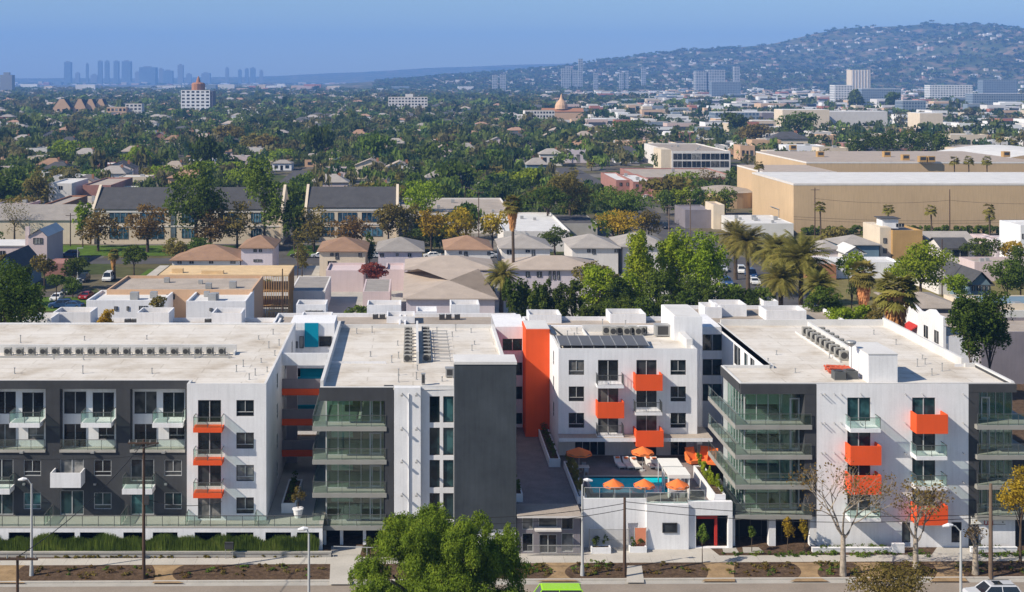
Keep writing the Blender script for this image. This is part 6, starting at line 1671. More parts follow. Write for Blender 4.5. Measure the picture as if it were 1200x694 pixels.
# mission-style wall
t = thing('mission_wall_building', (X(1085, 175), 175, 0), 'white building side with a curved mission parapet and red awning', 'building')
xw = X(1065, 200)
prof = [(187, -.3), (206, -.3), (206, 10.2), (203.5, 10.5), (201.5, 9.8), (199, 9.5), (197, 9.3), (195.6, 9.0), (194, 9.1), (192, 9.9), (190.5, 10.1), (189, 9.6), (187, 9.6)]
q = MB(); q.prism(prof, 'x', xw, xw + .4); q.box(xw + .41, xw + 9, 187.2, 205, -.3, 6.8); q.build('wall', 'white', t)
q = MB(); q.box(xw + .42, xw + 9, 187.3, 204.9, 6.81, 6.9); q.build('roof', 'gravel', t)
q = MB(); q.prism([(xw, 6.6), (xw - 1.4, 5.7), (xw - 1.4, 5.5), (xw, 6.4)], 'y', 196.5, 200); q.build('awning', 'red', t)
for y in (188.6, 192.5): window(t, Fr('left', xw), y, y + 1.4, 5.4, 7.2, -.04, 's')
FOOT.append((xw - 2, xw + 12, 160, 207))

# --- side streets with kerbs, lawns, cars
def quadsheet(name, pts, z, m):
    q = MB(); q.poly([(x, y, z) for x, y in pts]); o = q.build(name, m); tag(o, kind='structure')
quadsheet('side_street', [(-58, 188), (-47, 188), (-47, 620), (-58, 620)], -.28, 'asphalt2')
quadsheet('side_street', [(70, 196), (82, 196), (82, 640), (70, 640)], -.28, 'asphalt2')
quadsheet('cross_street', [(-300, 309), (360, 309), (360, 319), (-300, 319)], -.276, 'asphalt2')
quadsheet('cross_street', [(-300, 352 + 14), (-10, 366), (-10, 366.1), (-300, 366.1)], -.276, 'asphalt2')
quadsheet('side_walk', [(-60.5, 188), (-58.2, 188), (-58.2, 306), (-60.5, 306)], -.2, 'walk')
quadsheet('side_walk', [(-46.8, 188), (-45.0, 188), (-45.0, 306), (-46.8, 306)], -.2, 'walk')
quadsheet('lawn', [(-72, 222), (-62, 222), (-62, 238), (-72, 238)], -.24, 'lawn'); quadsheet('lawn', [(-78, 246), (-62, 246), (-62, 262), (-78, 262)], -.24, 'lawn'); quadsheet('front_path', [(-90, 239), (-62, 239), (-62, 241), (-90, 241)], -.235, 'walk')
quadsheet('lawn', [(-62, 200), (-60.6, 200), (-60.6, 300), (-62, 300)], -.22, 'lawn')
quadsheet('school_lawn', [(-104, 323), (-42, 323), (-42, 343), (-104, 343)], -.24, 'lawn')
quadsheet('school_lawn', [(-32, 323), (-18, 323), (-18, 343), (-32, 343)], -.24, 'lawn')
quadsheet('parking_lot', [(70, 470), (115, 470), (115, 560), (70, 560)], -.27, 'asphalt2')
quadsheet('yard_paving', [(-46, 190), (68, 190), (68, 306), (-46, 306)], -.285, 'concrete')
quadsheet('back_lane', [(72, 156), (110, 156), (110, 186), (72, 186)], -.27, 'asphalt2')
quadsheet('yard_paving', [(83, 160), (190, 160), (190, 365), (83, 365)], -.285, 'drygrass')
FOOT += [(92, 160, 505, 626), (95, 240, 340, 371), (-62, -44, 150, 620), (68, 84, 150, 640), (-300, 360, 306, 321), (-104, -16, 320, 345)]
def pcar(u, v, col, kind, rz, label):
    Y = YG(v, -.3); car(col, kind, X(u, Y), Y, -.28, rz, label, 'cars parked in the side streets')
pcar(88, 337, 'white', 'suv', R(88), 'white car parked on the left side street beside the lamp post')
pcar(98, 330, 'dark', 'suv', R(88), 'black car parked behind the white car on the left side street')
pcar(67, 352, 'white', 'sedan', R(88), 'nearest white car on the left side street by the verge')
pcar(79, 344, 'dark', 'sedan', R(88), 'dark car parked between two white cars on the left side street')
pcar(101, 350, 'red', 'sedan', R(85), 'red car on the left side street before the white unit')
pcar(82, 301, 'blue', 'suv', R(0), 'dark blue car in front of the pink house')
pcar(127, 329, 'white', 'van', R(92), 'white van parked next to the peach block')
pcar(71, 361, 'blue', 'suv', R(10), 'dark blue car in the yard behind the first stair box')
pcar(84, 361, 'blue', 'sedan', R(-10), 'blue car in the yard right of the other blue car')
pcar(869, 320, 'white', 'suv', R(80), 'white car under the date palms on the right side street')
pcar(884, 333, 'white', 'sedan', R(88), 'nearest white car on the right side street')
pcar(880, 325, 'blue', 'van', R(88), 'pale blue van between two white cars on the right side street')
pcar(852, 334, 'blue', 'suv', R(88), 'dark blue car on the right side street beside the tall tree')
pcar(846, 318, 'silver', 'sedan', R(88), 'silver car far up the right side street')
pcar(780, 268, 'dark', 'suv', R(88), 'dark car beyond the tall trees on the right side street')
for k, (u, v, c) in enumerate(((757, 233, 'white'), (762, 235, 'dark'), (768, 233, 'silver'), (775, 236, 'white'), (786, 234, 'red'))):
    pcar(u, v, c, 'sedan', R(70), f'{c} car in the parking lot before the salmon shops, {NTH[k+1]} from the left')
rr = random.Random(5)
for k in range(14):
    u = 350 + k * 22 + rr.uniform(-5, 5); c = rr.choice(['white', 'silver', 'dark', 'grey']); pcar(u, 303.6 if False else 302, c, rr.choice(['sedan', 'suv']), 0, f'{c} car along the cross street behind the houses, {NTH[k+1]} from the left')

# --- trees and palms of the neighbourhood
fr_cache = {}
def frond_quads(rg, R_, n, up=(0.9, -0.7), droop=1.0, w=.22, segs=5, fan=False):
    """returns (4k,3) quads of drooping fronds around the origin"""
    V = []
    for i in range(n):
        a = rg.uniform(0, 2 * math.pi); el = rg.uniform(up[1], up[0]); L = R_ * rg.uniform(.82, 1.08)
        d = np.array([math.cos(a), math.sin(a), 0]); pts = []
        for s in range(segs + 1):
            f = s / segs; r = L * f * math.cos(el * (1 - .2 * f)) ; z = L * (math.sin(el) * f - droop * .55 * f * f)
            pts.append(d * r * (1 - .12 * f * f) + np.array([0, 0, z]))
        side = np.array([-math.sin(a), math.cos(a), 0])
        if fan:
            hub = pts[segs // 2]; ax = pts[-1] - pts[segs // 2]; Lf = np.linalg.norm(ax); ax /= Lf + 1e-9
            for j in range(9):
                an = (j - 4) / 4 * 1.35; dirv = ax * math.cos(an) + side * math.sin(an) + np.array([0, 0, -.25 * abs(an)]); tip = hub + dirv * Lf * .95; pw = np.cross(dirv, np.array([0, 0, 1])) * .085 * R_
                V.append([hub, hub + dirv * Lf * .5 + pw, tip, hub + dirv * Lf * .5 - pw])
            continue
        for s in range(segs):
            p, q_ = pts[s], pts[s + 1]; f = (s + .5) / segs; ww = w * R_ * (.5 + .9 * math.sin(math.pi * min(1, f * .85 + .12)))
            m = (p + q_) / 2; ax = (q_ - p)
            for sg in (-1, 1):
                for j in range(3):
                    b = p + ax * (j / 3); e = b + ax * .28; tip = b + side * sg * ww * (1 - .1 * j) + ax * .55 + np.array([0, 0, -ww * .35])
                    V.append([b, e, tip + ax * .05, tip])
    return np.array(V).reshape(-1, 3)
def palm(u, vcrown, rpx, Y, kind, label, vbase=None, seed=None, group=None):
    rpx *= 1.5 if kind == 'date' else 1.25 if kind == 'fan' else 1.15
    s = Y / F; zc = Z(vcrown, Y); Rr = rpx * s; seed = seed or int(u * 7 + Y); rg = np.random.default_rng(seed)
    x = X(u, Y); t = thing('palm_tree', (x, Y, 0), label, 'palm tree', group)
    tr = {'date': .38, 'fan': .3, 'thin': .2}[kind]; lean = rg.uniform(-.3, .3)
    q = MB(); q.tube([(0, 0, -.3), (lean * .4, 0, zc * .5), (lean, 0, zc)], [tr * 1.3, tr, tr * .95], 9); o = q.build('trunk', 'bark'); o.parent = t
    if kind == 'date': V = np.vstack([frond_quads(rg, Rr, 95, (1.35, -.45), .62, .12, 6), frond_quads(rg, Rr * .85, 30, (-.1, -.9), .4, .12, 5)])
    elif kind == 'fan': V = frond_quads(rg, Rr, 80, (1.3, -.7), .5, .3, 4, fan=True)
    else: V = frond_quads(rg, Rr, 44, (1.2, -.8), .6, .3, 4, fan=True)
    V = V + np.array([lean, 0, zc]); quadmesh('fronds', V, 'palm', t)
    if kind == 'fan':
        V = []
        n = 420
        for i in range(n):
            a = rg.uniform(0, 6.28); zz = zc - rg.uniform(.1, 1) ** 1.2 * Rr * 1.9; rad = Rr * (.62 - .42 * (zc - zz) / (Rr * 1.9)); p = np.array([lean + math.cos(a) * rad * .7, math.sin(a) * rad * .7, zz]); d = np.array([math.cos(a) * .25, math.sin(a) * .25, -1.]) * Rr * .3; sd = np.array([-math.sin(a), math.cos(a), 0]) * Rr * .05
            V.append([p - sd, p + sd, p + d + sd * .4, p + d - sd * .4])
        quadmesh('dry_skirt', np.array(V).reshape(-1, 3), 'palmdry', t)
    return t
palm(938, 302, 31, 212, 'date', 'largest date palm with a full round crown right of the side street')
palm(907, 292, 21, 250, 'date', 'date palm between the street cars and the largest date palm')
palm(877, 283, 21, 262, 'date', 'tall date palm with yellowing fronds over the right side street')
palm(862, 275, 18, 285, 'date', 'rearmost date palm at the left of the palm cluster')
palm(916, 326, 20, 205, 'date', 'low yellowish date palm below the largest date palm')
palm(962, 332, 18, 203, 'date', 'small date palm right of the largest date palm')
palm(1013, 318, 17, 206, 'fan', 'fan palm with a brown dry skirt left of the ficus')
palm(1052, 338, 25, 172, 'fan', 'big fan palm with a shaggy dry skirt behind the east roof')
palm(602, 238, 12, 262, 'fan', 'tall slender fan palm rising among the grey hip roofs')
palm(587, 322, 17, 232, 'date', 'drooping feather palm in front of the beige terrace row')
palm(134, 297, 7, 285, 'fan', 'small fan palm beside the round green tree on the left street')
for k, (u, v) in enumerate(((962, 241), (1040, 244), (1092, 245), (1160, 243))):
    palm(u, v, 8, 352, 'thin', f'thin tall palm in front of the big stage, {NTH[k+1]} from the left', group='thin palms along the big stage')
for k, (u, v, Y) in enumerate(((1119, 187, 440), (1136, 187, 440), (1157, 187, 440), (889, 193, 425), (970, 178, 640), (985, 176, 660), (1160, 252, 360), (468, 205, 520), (588, 205, 560), (632, 222, 470), (693, 190, 620), (748, 170, 800), (760, 168, 800), (1172, 160, 700), (1188, 164, 700), (1100, 158, 800), (1068, 152, 820), (690, 188, 700), (672, 200, 600))):
    palm(u, v, 7, Y, 'thin', f'distant thin palm against the rooftops, {NTH[k+1]} in this scattered set' if False else ['tall thin palm above the stage roof, leftmost of the close trio', 'tall thin palm above the stage roof, middle of the close trio', 'tall thin palm above the stage roof, right of the close trio', 'small palm at the corner of the tan studio roofs', 'palm at the left end of the dark grove behind the stages', 'palm second in the dark grove behind the stages', 'low palm doubled below the fourth stage palm', 'dark fan palm behind the second school hall', 'palm in the middle distance above the mural building', 'palm left of the dark round tree', 'palm left of the salmon blocks', 'left palm of a pair before the dark grove', 'right palm of a pair before the dark grove', 'palm left of a pair at the far right rooftops', 'palm right of a pair at the far right rooftops', 'palm behind the beige curved building', 'palm beyond the studio grove towards the right', 'palm just left of the salmon block roof', 'palm left behind the big brownish green tree'][k])
# big trees
ptree(8, 356, 41, 36, 172, 'big dark green round tree at the left edge behind the west block', 'fol_dark', 9000, .34, seed=3)
ptree(230, 236, 32, 38, 333, 'tall layered dark pine standing in front of the first school hall', 'fol_dark', 3200, .75, seed=31, lobes=7, inner=.3)
ptree(310, 232, 21, 37, 333, 'tall light green eucalyptus in front of the school hall end', 'fol_mid', 2600, .7, seed=32)
ptree(345, 255, 12, 25, 331, 'dark narrow evergreen between the two school halls', 'fol_dark', 1500, .7)
ptree(173, 263, 25, 19, 329, 'rust coloured spreading tree on the school lawn', 'fol_rust', 1500, .6, seed=7, clumps=9)
ptree(115, 268, 20, 20, 331, 'rust coloured tree at the left end of the school lawn', 'fol_rust', 1200, .6, seed=12)
ptree(97, 256, 9, 16, 338, 'slim bright green tree left of the school hall', 'fol_bright', 900, .6)
ptree(247, 268, 20, 18, 329, 'rusty olive tree right of the tall pine', 'fol_rust', 1300, .6)
ptree(278, 262, 19, 20, 331, 'olive brown tree between pine and eucalyptus', 'fol_olive', 1300, .6)
ptree(368, 264, 21, 22, 329, 'brownish green tree before the second school hall', 'fol_olive', 1400, .6)
ptree(412, 270, 22, 14, 326, 'rust brown tree in front of the blue school windows', 'fol_rust', 1300, .55)
ptree(455, 262, 18, 17, 327, 'dark olive tree at the corner of the second school hall', 'fol_olive', 1200, .6)
ptree(475, 262, 16, 17, 328, 'brown olive tree beside the yellow trees', 'fol_olive', 1100, .6)
ptree(505, 263, 16, 17, 326, 'yellow green tree left of the pair of poles', 'fol_yellow', 1300, .55)
ptree(537, 264, 19, 18, 326, 'broad yellow tree beside the utility pole', 'fol_yellow', 1500, .55)
ptree(577, 264, 15, 12, 326, 'yellow brown tree right of the utility pole', 'fol_yellow', 1000, .55)
ptree(494, 233, 18, 20, 380, 'light green tall tree behind the yellow trees', 'fol_bright', 1300, .7)
ptree(642, 235, 21, 13, 372, 'dark round tree beside the pale flat roof', 'fol_dark', 1500, .65)
ptree(668, 228, 24, 22, 385, 'large brownish green tree behind the dark round tree', 'fol_olive', 1700, .7)
ptree(724, 238, 33, 18, 392, 'broad flat topped pine before the salmon blocks', 'fol_mid', 2400, .65)
ptree(726, 262, 23, 14, 345, 'golden brown tree above the grey roofed house', 'fol_yellow', 1700, .5, seed=61)
ptree(760, 262, 13, 13, 350, 'grey green tree right of the golden tree', 'fol_olive', 900, .5)
for k, u in enumerate((782, 799, 816, 833, 850)): ptree(u, 240 - 2 * (k % 2), 12, 13, 420, f'bright street tree in the clipped row by the studio, {NTH[k+1]} from the left', 'fol_bright' if k % 2 else 'fol_mid', 1000, .65, group='clipped trees by the studio')
ptree(790, 213, 11, 9, 500, 'small green tree left in the lot behind the clipped row', 'fol_bright', 600, .7)
ptree(806, 213, 12, 10, 495, 'light green tree in the middle of the lot behind the clipped row', 'fol_bright', 600, .7)
ptree(828, 210, 16, 12, 500, 'bare brownish tree in the lot by the red building', 'fol_olive', 700, .6)
ptree(858, 207, 7, 9, 500, 'green tree beside the tan studio wall corner', 'fol_mid', 500, .7)
# two tall trees + hedge mid
ptree(750, 314, 22, 42, 214, 'tall narrow yellow green tree behind the pool block', 'fol_bright', 5200, .38, seed=70, lobes=8, clumps=9, inner=.3, spread=.34, tr=.4)
ptree(738, 345, 16, 22, 210, 'lower green tree leaning left of the tall narrow one', 'fol_bright', 2400, .36, seed=71)
ptree(790, 318, 22, 46, 216, 'left half of the broad tall yellow green tree pair', 'fol_bright', 5000, .38, seed=72, lobes=8, inner=.3, spread=.34, tr=.35)
ptree(823, 316, 28, 44, 214, 'right half of the broad tall yellow green tree pair', 'fol_bright', 6000, .38, seed=73, lobes=8, inner=.3, spread=.34, tr=.35)
ptree(700, 342, 20, 24, 208, 'bright green round tree at the right end of the hedge', 'fol_bright', 3200, .36, seed=74)
ptree(700, 322, 22, 14, 222, 'dull green tree behind the bright round tree', 'fol_olive', 1700, .38, seed=75)
for k, u in enumerate((600, 614, 628, 642, 657, 671)):
    ptree(u, 355 - (k % 2) * 2, 10, 21, 204 + (k % 2) * 3, f'dark columnar hedge tree behind the pool block, {NTH[k+1]} from the left', 'fol_dark', 2000, .34, seed=80 + k, group='dark hedge trees behind the pool block')
for k, (u, v) in enumerate(((690, 370), (712, 368), (735, 366), (758, 366), (780, 362), (803, 358), (826, 356), (848, 350), (870, 352), (892, 354))):
    ptree(u, v, 14, 14, 200, f'low dark shrub mass behind the town house roofs, {NTH[k+1]} from the left', 'fol_dark', 1300, .34, seed=90 + k, group='dark shrubs behind the town houses', name='shrub')
ptree(965, 356, 18, 16, 195, 'green feathery tree behind the stepped white boxes', 'fol_mid', 2200, .34)
ptree(985, 372, 15, 10, 188, 'low bright green shrub behind the east roof', 'fol_bright', 1500, .3)
ptree(1008, 369, 12, 10, 188, 'round bright green shrub left of the dry palm', 'fol_bright', 1300, .3)
ptree(1030, 366, 12, 14, 186, 'sparse pale flowering shrub between the two fan palms', 'fol_olive', 1000, .28)
ptree(998, 312, 13, 14, 212, 'yellowish tree left of the skirted fan palm', 'fol_bright', 1300, .36)
ptree(1079, 313, 27, 23, 250, 'big round bright ficus in front of the bungalows', 'fol_bright', 5200, .42, seed=100, lobes=9, inner=.05)
ptree(1122, 335, 12, 11, 236, 'small round green tree left of the blue cottage', 'fol_bright', 1300, .36)
ptree(1180, 325, 18, 17, 240, 'green tree right of the blue cottage', 'fol_mid', 2200, .4)
ptree(1196, 315, 15, 25, 246, 'dark tall shrubbery at the right edge behind the cottage', 'fol_dark', 1800, .4)
ptree(1152, 291, 20, 9, 305, 'wide dark green bush below the stage', 'fol_dark', 1500, .45)
ptree(1186, 293, 13, 9, 303, 'yellowish bush at the right edge below the stage', 'fol_yellow', 900, .45)
ptree(1137, 388, 19, 34, 160, 'large dark conifer at the right behind the east block, near half', 'fol_dark', 6000, .3, seed=110, lobes=9, inner=.25)
ptree(1160, 378, 22, 30, 163, 'large dark conifer at the right behind the east block, taller half', 'fol_dark', 6000, .3, seed=111, lobes=9, inner=.25)
ptree(157, 300, 13, 10, 283, 'round bright green street tree in front of the lawn', 'fol_mid', 1400, .42)
ptree(52, 311, 12, 11, 268, 'olive green shrub in front of the pink house', 'fol_olive', 1200, .4, name='shrub')
ptree(88, 313, 13, 9, 272, 'black green clipped hedge block right of the pink house', 'fol_dark', 1200, .4, name='shrub')
ptree(66, 328, 11, 6, 250, 'dark round clipped bush on the front lawn', 'fol_dark', 900, .36, name='shrub')
ptree(28, 322, 9, 9, 252, 'dark shrub beside the blue grey cottage', 'fol_dark', 800, .36, name='shrub')
ptree(125, 378, 8.5, 12, 168, 'small yellow green conifer behind the west roof', 'fol_yellow', 1500, .22, seed=120)
ptree(186, 356, 8, 8, 196, 'sparse young tree before the peach wall', 'fol_olive', 500, .3)
ptree(17, 258, 16, 20, 345, 'grey nearly bare tree at the left before the cream building', 'fol_olive', 700, .3, seed=121)
ptree(438, 318, 14, 8, 262, 'maroon clipped hedge between the two pink annexes', foliage('maroon leaves', (.05, .02, .015), (.10, .035, .03), (.14, .06, .05)), 1500, .4, name='shrub')
ptree(433, 292, 7, 16, 300, 'dark slim cypress gap trees between cream and lilac houses', 'fol_dark', 900, .45)
ptree(354, 302, 8, 16, 285, 'pale grey green climbing shrub beside the dark pole', 'fol_olive', 700, .4)
ptree(650, 279, 17, 12, 322, 'dark green tree pair between two grey roofed houses', 'fol_dark', 1500, .45)
ptree(205, 290, 14, 10, 300, 'grey green bush left of the tan bungalow', 'fol_olive', 900, .45)
ptree(232, 288, 16, 9, 312, 'dark bush above the tan bungalow roof', 'fol_dark', 900, .45)
ptree(770, 345, 16, 24, 206, 'shaded lower tree between the tall narrow and broad tall trees', 'fol_mid', 2600, .36, seed=171)
ptree(808, 348, 18, 22, 206, 'shaded lower tree beneath the broad tall tree pair', 'fol_mid', 2600, .36, seed=172)
ptree(722, 350, 14, 22, 206, 'dark lower tree between the bright round and leaning trees', 'fol_dark', 2000, .36, seed=173)
for k, (u, v, Y, hpx, lab, arms) in enumerate(((82.5, 288, 340, 38, 'wooden pole left of the school hall', True), (561, 283, 300, 60, 'tall utility pole with transformers among the yellow trees', True), (349, 322, 270, 34, 'wooden pole beside the dark school gap', False), (331, 357, 215, 42, 'wooden pole by the timber scaffold', False), (955, 286, 352, 66, 'tall dark pole before the tan stage', True), (1113, 286, 352, 64, 'dark pole right of the stage palms', False), (784, 290, 330, 50, 'pale metal pole left of the tall tree tops', True), (809, 282, 345, 50, 'pale grey pole right of the tall tree tops', True), (545, 252, 420, 34, 'thin pole behind the mural building', True), (1104, 320, 262, 40, 'short dark pole beside the ficus', False), (1060, 362, 205, 20, 'short dark pole above the dark grey roof', False))):
    upole(u, Y, Z(v - hpx, Y), lab, [(Z(v - hpx, Y) - .6, 1.2)] if arms else None, 'wood' if 'pale' not in lab else 'palewood', .16 if Y > 300 else .13)
lm = thing('street_lamp', (X(91, 280), 280, 0), 'street lamp with pale post on the left side street', 'street lamp')
q = MB(); q.tube([(X(91, 280), 280, -.3), (X(91, 280), 280, Z(291, 280))], [.12, .07], 8); q.build('pole', 'lampgrey', lm)
q = MB(); q.box(X(91, 280) - .1, X(91, 280) + 1.2, 279.9, 280.1, Z(291, 280), Z(291, 280) + .12); q.build('lamp_head', 'lampgrey', lm)
h = thing('clipped_hedge', (150, 366, 0), 'long clipped green hedge along the foot of the big tan stage', 'hedge')
L = [(X(945, 366) + i * 1.7 - 150, 0, .9, 1.7, 1.3, 1.5) for i in range(54)]
quadmesh('foliage', leafcloud(L, 20000, .5, 5, clumps=7), 'fol_mid', h)
cable((X(84, 340), 340, 9), (X(561, 300), 300, 10.5), 1.2, 'long black line crossing in front of the school halls', .03)
cable((X(955, 352), 352, 11.5), (X(1113, 352), 352, 11.0), 1.0, 'black line strung across the tan stage front', .035)
cable((X(1113, 352), 352, 11.0), (X(1290, 352), 352, 11.0), 1.0, 'black line leaving the stage front to the right', .035)
for z in (6.5, 5.8): cable((X(930, 352), 352, z), (X(1260, 352), 352, z), 1.2, 'lower slack line along the tan stage front' if z > 6 else 'lowest slack line along the tan stage front', .035)
# ================================================================ THE FAR CITY
rgf = np.random.default_rng(42); rf_ = random.Random(42)
LM = []   # landmarks for labels: (phrase, u, v)
def landmark(phrase, u, v): LM.append((phrase, u, v))
def grid_windows(t, Y, x0, x1, z0, z1, nx, nz, pane='pane', f=.6):
    """window openings of one storey band, each band one strip part"""
    for j in range(nz):
        zz = z0 + (z1 - z0) * j / nz; dz = (z1 - z0) / nz
        for i in range(nx):
            xx = x0 + (x1 - x0) * i / nx; dx = (x1 - x0) / nx
            q = MB(); q.box(xx + dx * .2, xx + dx * (.2 + f), Y - .06, Y + .02, zz + dz * .28, zz + dz * .8); q.build('window', pane, t)
def tower(u0, u1, v0, v1, Y, wall, label, nx=0, nz=0, depth=None, top=None, name='tower_block', cat='tower', pane='pane', roof='gravel'):
    x0, x1 = X(u0, Y), X(u1, Y); zt = Z(v0, Y); d = depth or (x1 - x0) * .8
    t = thing(name, ((x0+x1)/2, Y, 0), label, cat)
    q = MB(); q.box(x0, x1, Y, Y + d, -.3, zt); q.build('wall', wall, t)
    q = MB(); q.box(x0 + .3, x1 - .3, Y + .3, Y + d - .3, zt + .002, zt + .3); q.build('roof', roof, t)
    if nx: grid_windows(t, Y, x0, x1, max(0, Z(v1, Y)), zt, nx, nz, pane)
    FOOT.append((x0 - 5, x1 + 5, Y - 6, Y + d + 4)); return t, x0, x1, zt, d
# ornate white tower with cupola
Yt_ = 1600
t, x0, x1, zt, d = tower(212, 246, 106, 134, Yt_, 'white', 'white residential tower crowned by a dark red cupola', 6, 7)
q = MB(); q.box(x1 - 0.01, x1 + 3, Yt_ + 1, Yt_ + d, -.3, zt - 1); q.build('side_wing', 'mauve', t)
q = MB(); xm = (x0 + x1) / 2 + 2; q.tube([(xm, Yt_ + 10, zt + .3), (xm, Yt_ + 10, zt + 8), (xm, Yt_ + 10, zt + 9.5), (xm, Yt_ + 10, zt + 10), (xm, Yt_ + 10, zt + 14), (xm, Yt_ + 10, zt + 18)], [8.5, 8.5, 7, 3, 2, .3], 12); q.build('cupola', 'brick', t)
landmark('the cupola tower', 230, 115)
for k, (u0, u1) in enumerate(((62, 82), (85, 99), (97, 110), (108, 121))):
    Y = 1500; t = thing('gabled_apartments', (X((u0 + u1)/2, Y + k * 4), Y + k * 4, 0), f'tan gabled apartment wing at the left, {NTH[k+1]} from the left', 'apartment building', 'tan gabled apartment wings')
    a, b = X(u0, Y), X(u1, Y); q = MB(); y = Y + k * 4; zz = Z(126, Y); pk = Z(116.5, Y); q.box(a, b, y, y + 16, -.3, zz); q.prism([(a, zz), (b, zz), (b - (b - a) * .35, pk), (a + (b - a) * .35, pk)], 'y', y, y + 15.9); q.build('wall', 'peach', t)
    q = MB(); q.poly([(b + .3, y - .3, zz), (b - (b - a) * .35 + .3, y - .3, pk + .2), (b - (b - a) * .35 + .3, y + 16, pk + .2), (b + .3, y + 16, zz)]); q.poly([(a - .3, y - .3, zz), (a + (b - a) * .35 - .3, y - .3, pk + .2), (a + (b - a) * .35 - .3, y + 16, pk + .2), (a - .3, y + 16, zz)]); q.build('roof', 'shingle', t)
    for i in range(2):
        q = MB(); q.box(a + (b-a) * (.25 + .3 * i), a + (b-a) * (.4 + .3 * i), y - .05, y, zz - 5, zz - 2); q.build('window', 'pane', t)
    FOOT.append((a - 4, b + 4, y - 6, y + 20))
landmark('the gabled apartments', 92, 125)
tower(125, 148, 126, 138, 1420, 'peach', 'low peach apartment block right of the gabled wings', 5, 2, cat='apartment building'); tower(147, 166, 122, 138, 1430, 'offwhite', 'white stepped apartment block right of the gabled wings', 4, 4, cat='apartment building')
landmark('the white stepped block', 150, 130)
t, x0, x1, zt, d = tower(455, 501, 114, 131, 1650, 'offwhite', 'white wide hotel block standing above the treetops', 12, 5, depth=18, cat='hotel'); q = MB(); q.box(x0 + 22, x0 + 32, 1652, 1660, zt, zt + 4); q.build('roof_house', 'offwhite', t)
landmark('the white hotel block', 478, 122)
t, x0, x1, zt, d = tower(615, 650, 130, 143, 1240, 'offwhite', 'white apartment block with vertical fins in the centre distance', 10, 3, depth=20, cat='apartment building'); q = MB(); q.box(x0 - 10, x0, 1244, 1260, -.3, zt - 4); q.build('side_wing', 'offwhite', t)
landmark('the white finned block', 630, 137)
# brown domed church
Yc_ = 1330; t = thing('domed_church', (X(660, Yc_), Yc_, 0), 'terracotta domed church with a pointed lantern in the centre distance', 'church')
xm = X(659, Yc_); q = MB(); q.box(xm - 20, xm + 22, Yc_, Yc_ + 20, -.3, Z(131, Yc_)); q.build('nave', 'peach', t)
q = MB(); q.prism([(Yc_ - .5, Z(131, Yc_)), (Yc_ + 20, Z(131, Yc_)), (Yc_ + 10, Z(127, Yc_))], 'x', xm - 20.5, xm + 22.5); q.build('roof', 'brick', t)
zz = Z(127, Yc_) - 1; q = MB(); q.tube([(xm, Yc_ + 9, zz), (xm, Yc_ + 9, zz + 4), (xm, Yc_ + 9, zz + 7), (xm, Yc_ + 9, zz + 10), (xm, Yc_ + 9, zz + 12), (xm, Yc_ + 9, zz + 16)], [7, 6.5, 5, 2.2, 1.4, .15], 14); q.build('dome', 'peach', t)
FOOT.append((xm - 25, xm + 27, Yc_ - 6, Yc_ + 26)); landmark('the domed church', 660, 125)
# white film laboratory tower on the right
t, x0, x1, zt, d = tower(998, 1020, 82, 99, 3000, 'cream', 'tall cream ribbed tower block in front of the hills', 0, 0); q = MB()
for i in range(6): q.box(x0 + 2 + i * 7, x0 + 4 + i * 7, 2999, 3000, 20, zt)
q.build('wall_rib', 'offwhite', t); landmark('the cream ribbed tower', 1009, 90)

def officemat(name, wall, glass, bw=3.6, rh=3.8):
    m, t, o = newmat(name); p = nd(t, 'ShaderNodeBsdfPrincipled', Roughness=.5); tc = nd(t, 'ShaderNodeTexCoord'); sx = nd(t, 'ShaderNodeSeparateXYZ'); cx = nd(t, 'ShaderNodeCombineXYZ'); ad = nd(t, 'ShaderNodeMath', operation='ADD')
    t.links.new(tc.outputs['Object'], sx.inputs[0]); t.links.new(sx.outputs[0], ad.inputs[0]); t.links.new(sx.outputs[1], ad.inputs[1]); t.links.new(ad.outputs[0], cx.inputs[0]); t.links.new(sx.outputs[2], cx.inputs[1])
    b = nd(t, 'ShaderNodeTexBrick', Scale=1.0); b.offset = 0.0; b.inputs['Color1'].default_value = (*glass, 1); b.inputs['Color2'].default_value = (*sc(glass, 1.8), 1); b.inputs['Mortar'].default_value = (*wall, 1)
    b.inputs['Brick Width'].default_value = bw; b.inputs['Row Height'].default_value = rh; b.inputs['Mortar Size'].default_value = .75; t.links.new(cx.outputs[0], b.inputs['Vector'])
    t.links.new(b.outputs[0], p.inputs['Base Color']); t.links.new(p.outputs[0], o.inputs[0]); return m
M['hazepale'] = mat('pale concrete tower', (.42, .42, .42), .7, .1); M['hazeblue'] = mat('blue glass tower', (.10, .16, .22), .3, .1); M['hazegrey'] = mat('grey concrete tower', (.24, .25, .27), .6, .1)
M['hazepale'] = officemat('pale tower facade', (.46, .46, .45), (.12, .14, .16), 7, 7.5); M['hazeblue'] = officemat('blue office facade', (.22, .26, .30), (.04, .07, .11)); M['palegrid'] = officemat('white office facade', (.70, .69, .66), (.14, .16, .18), 5, 4)
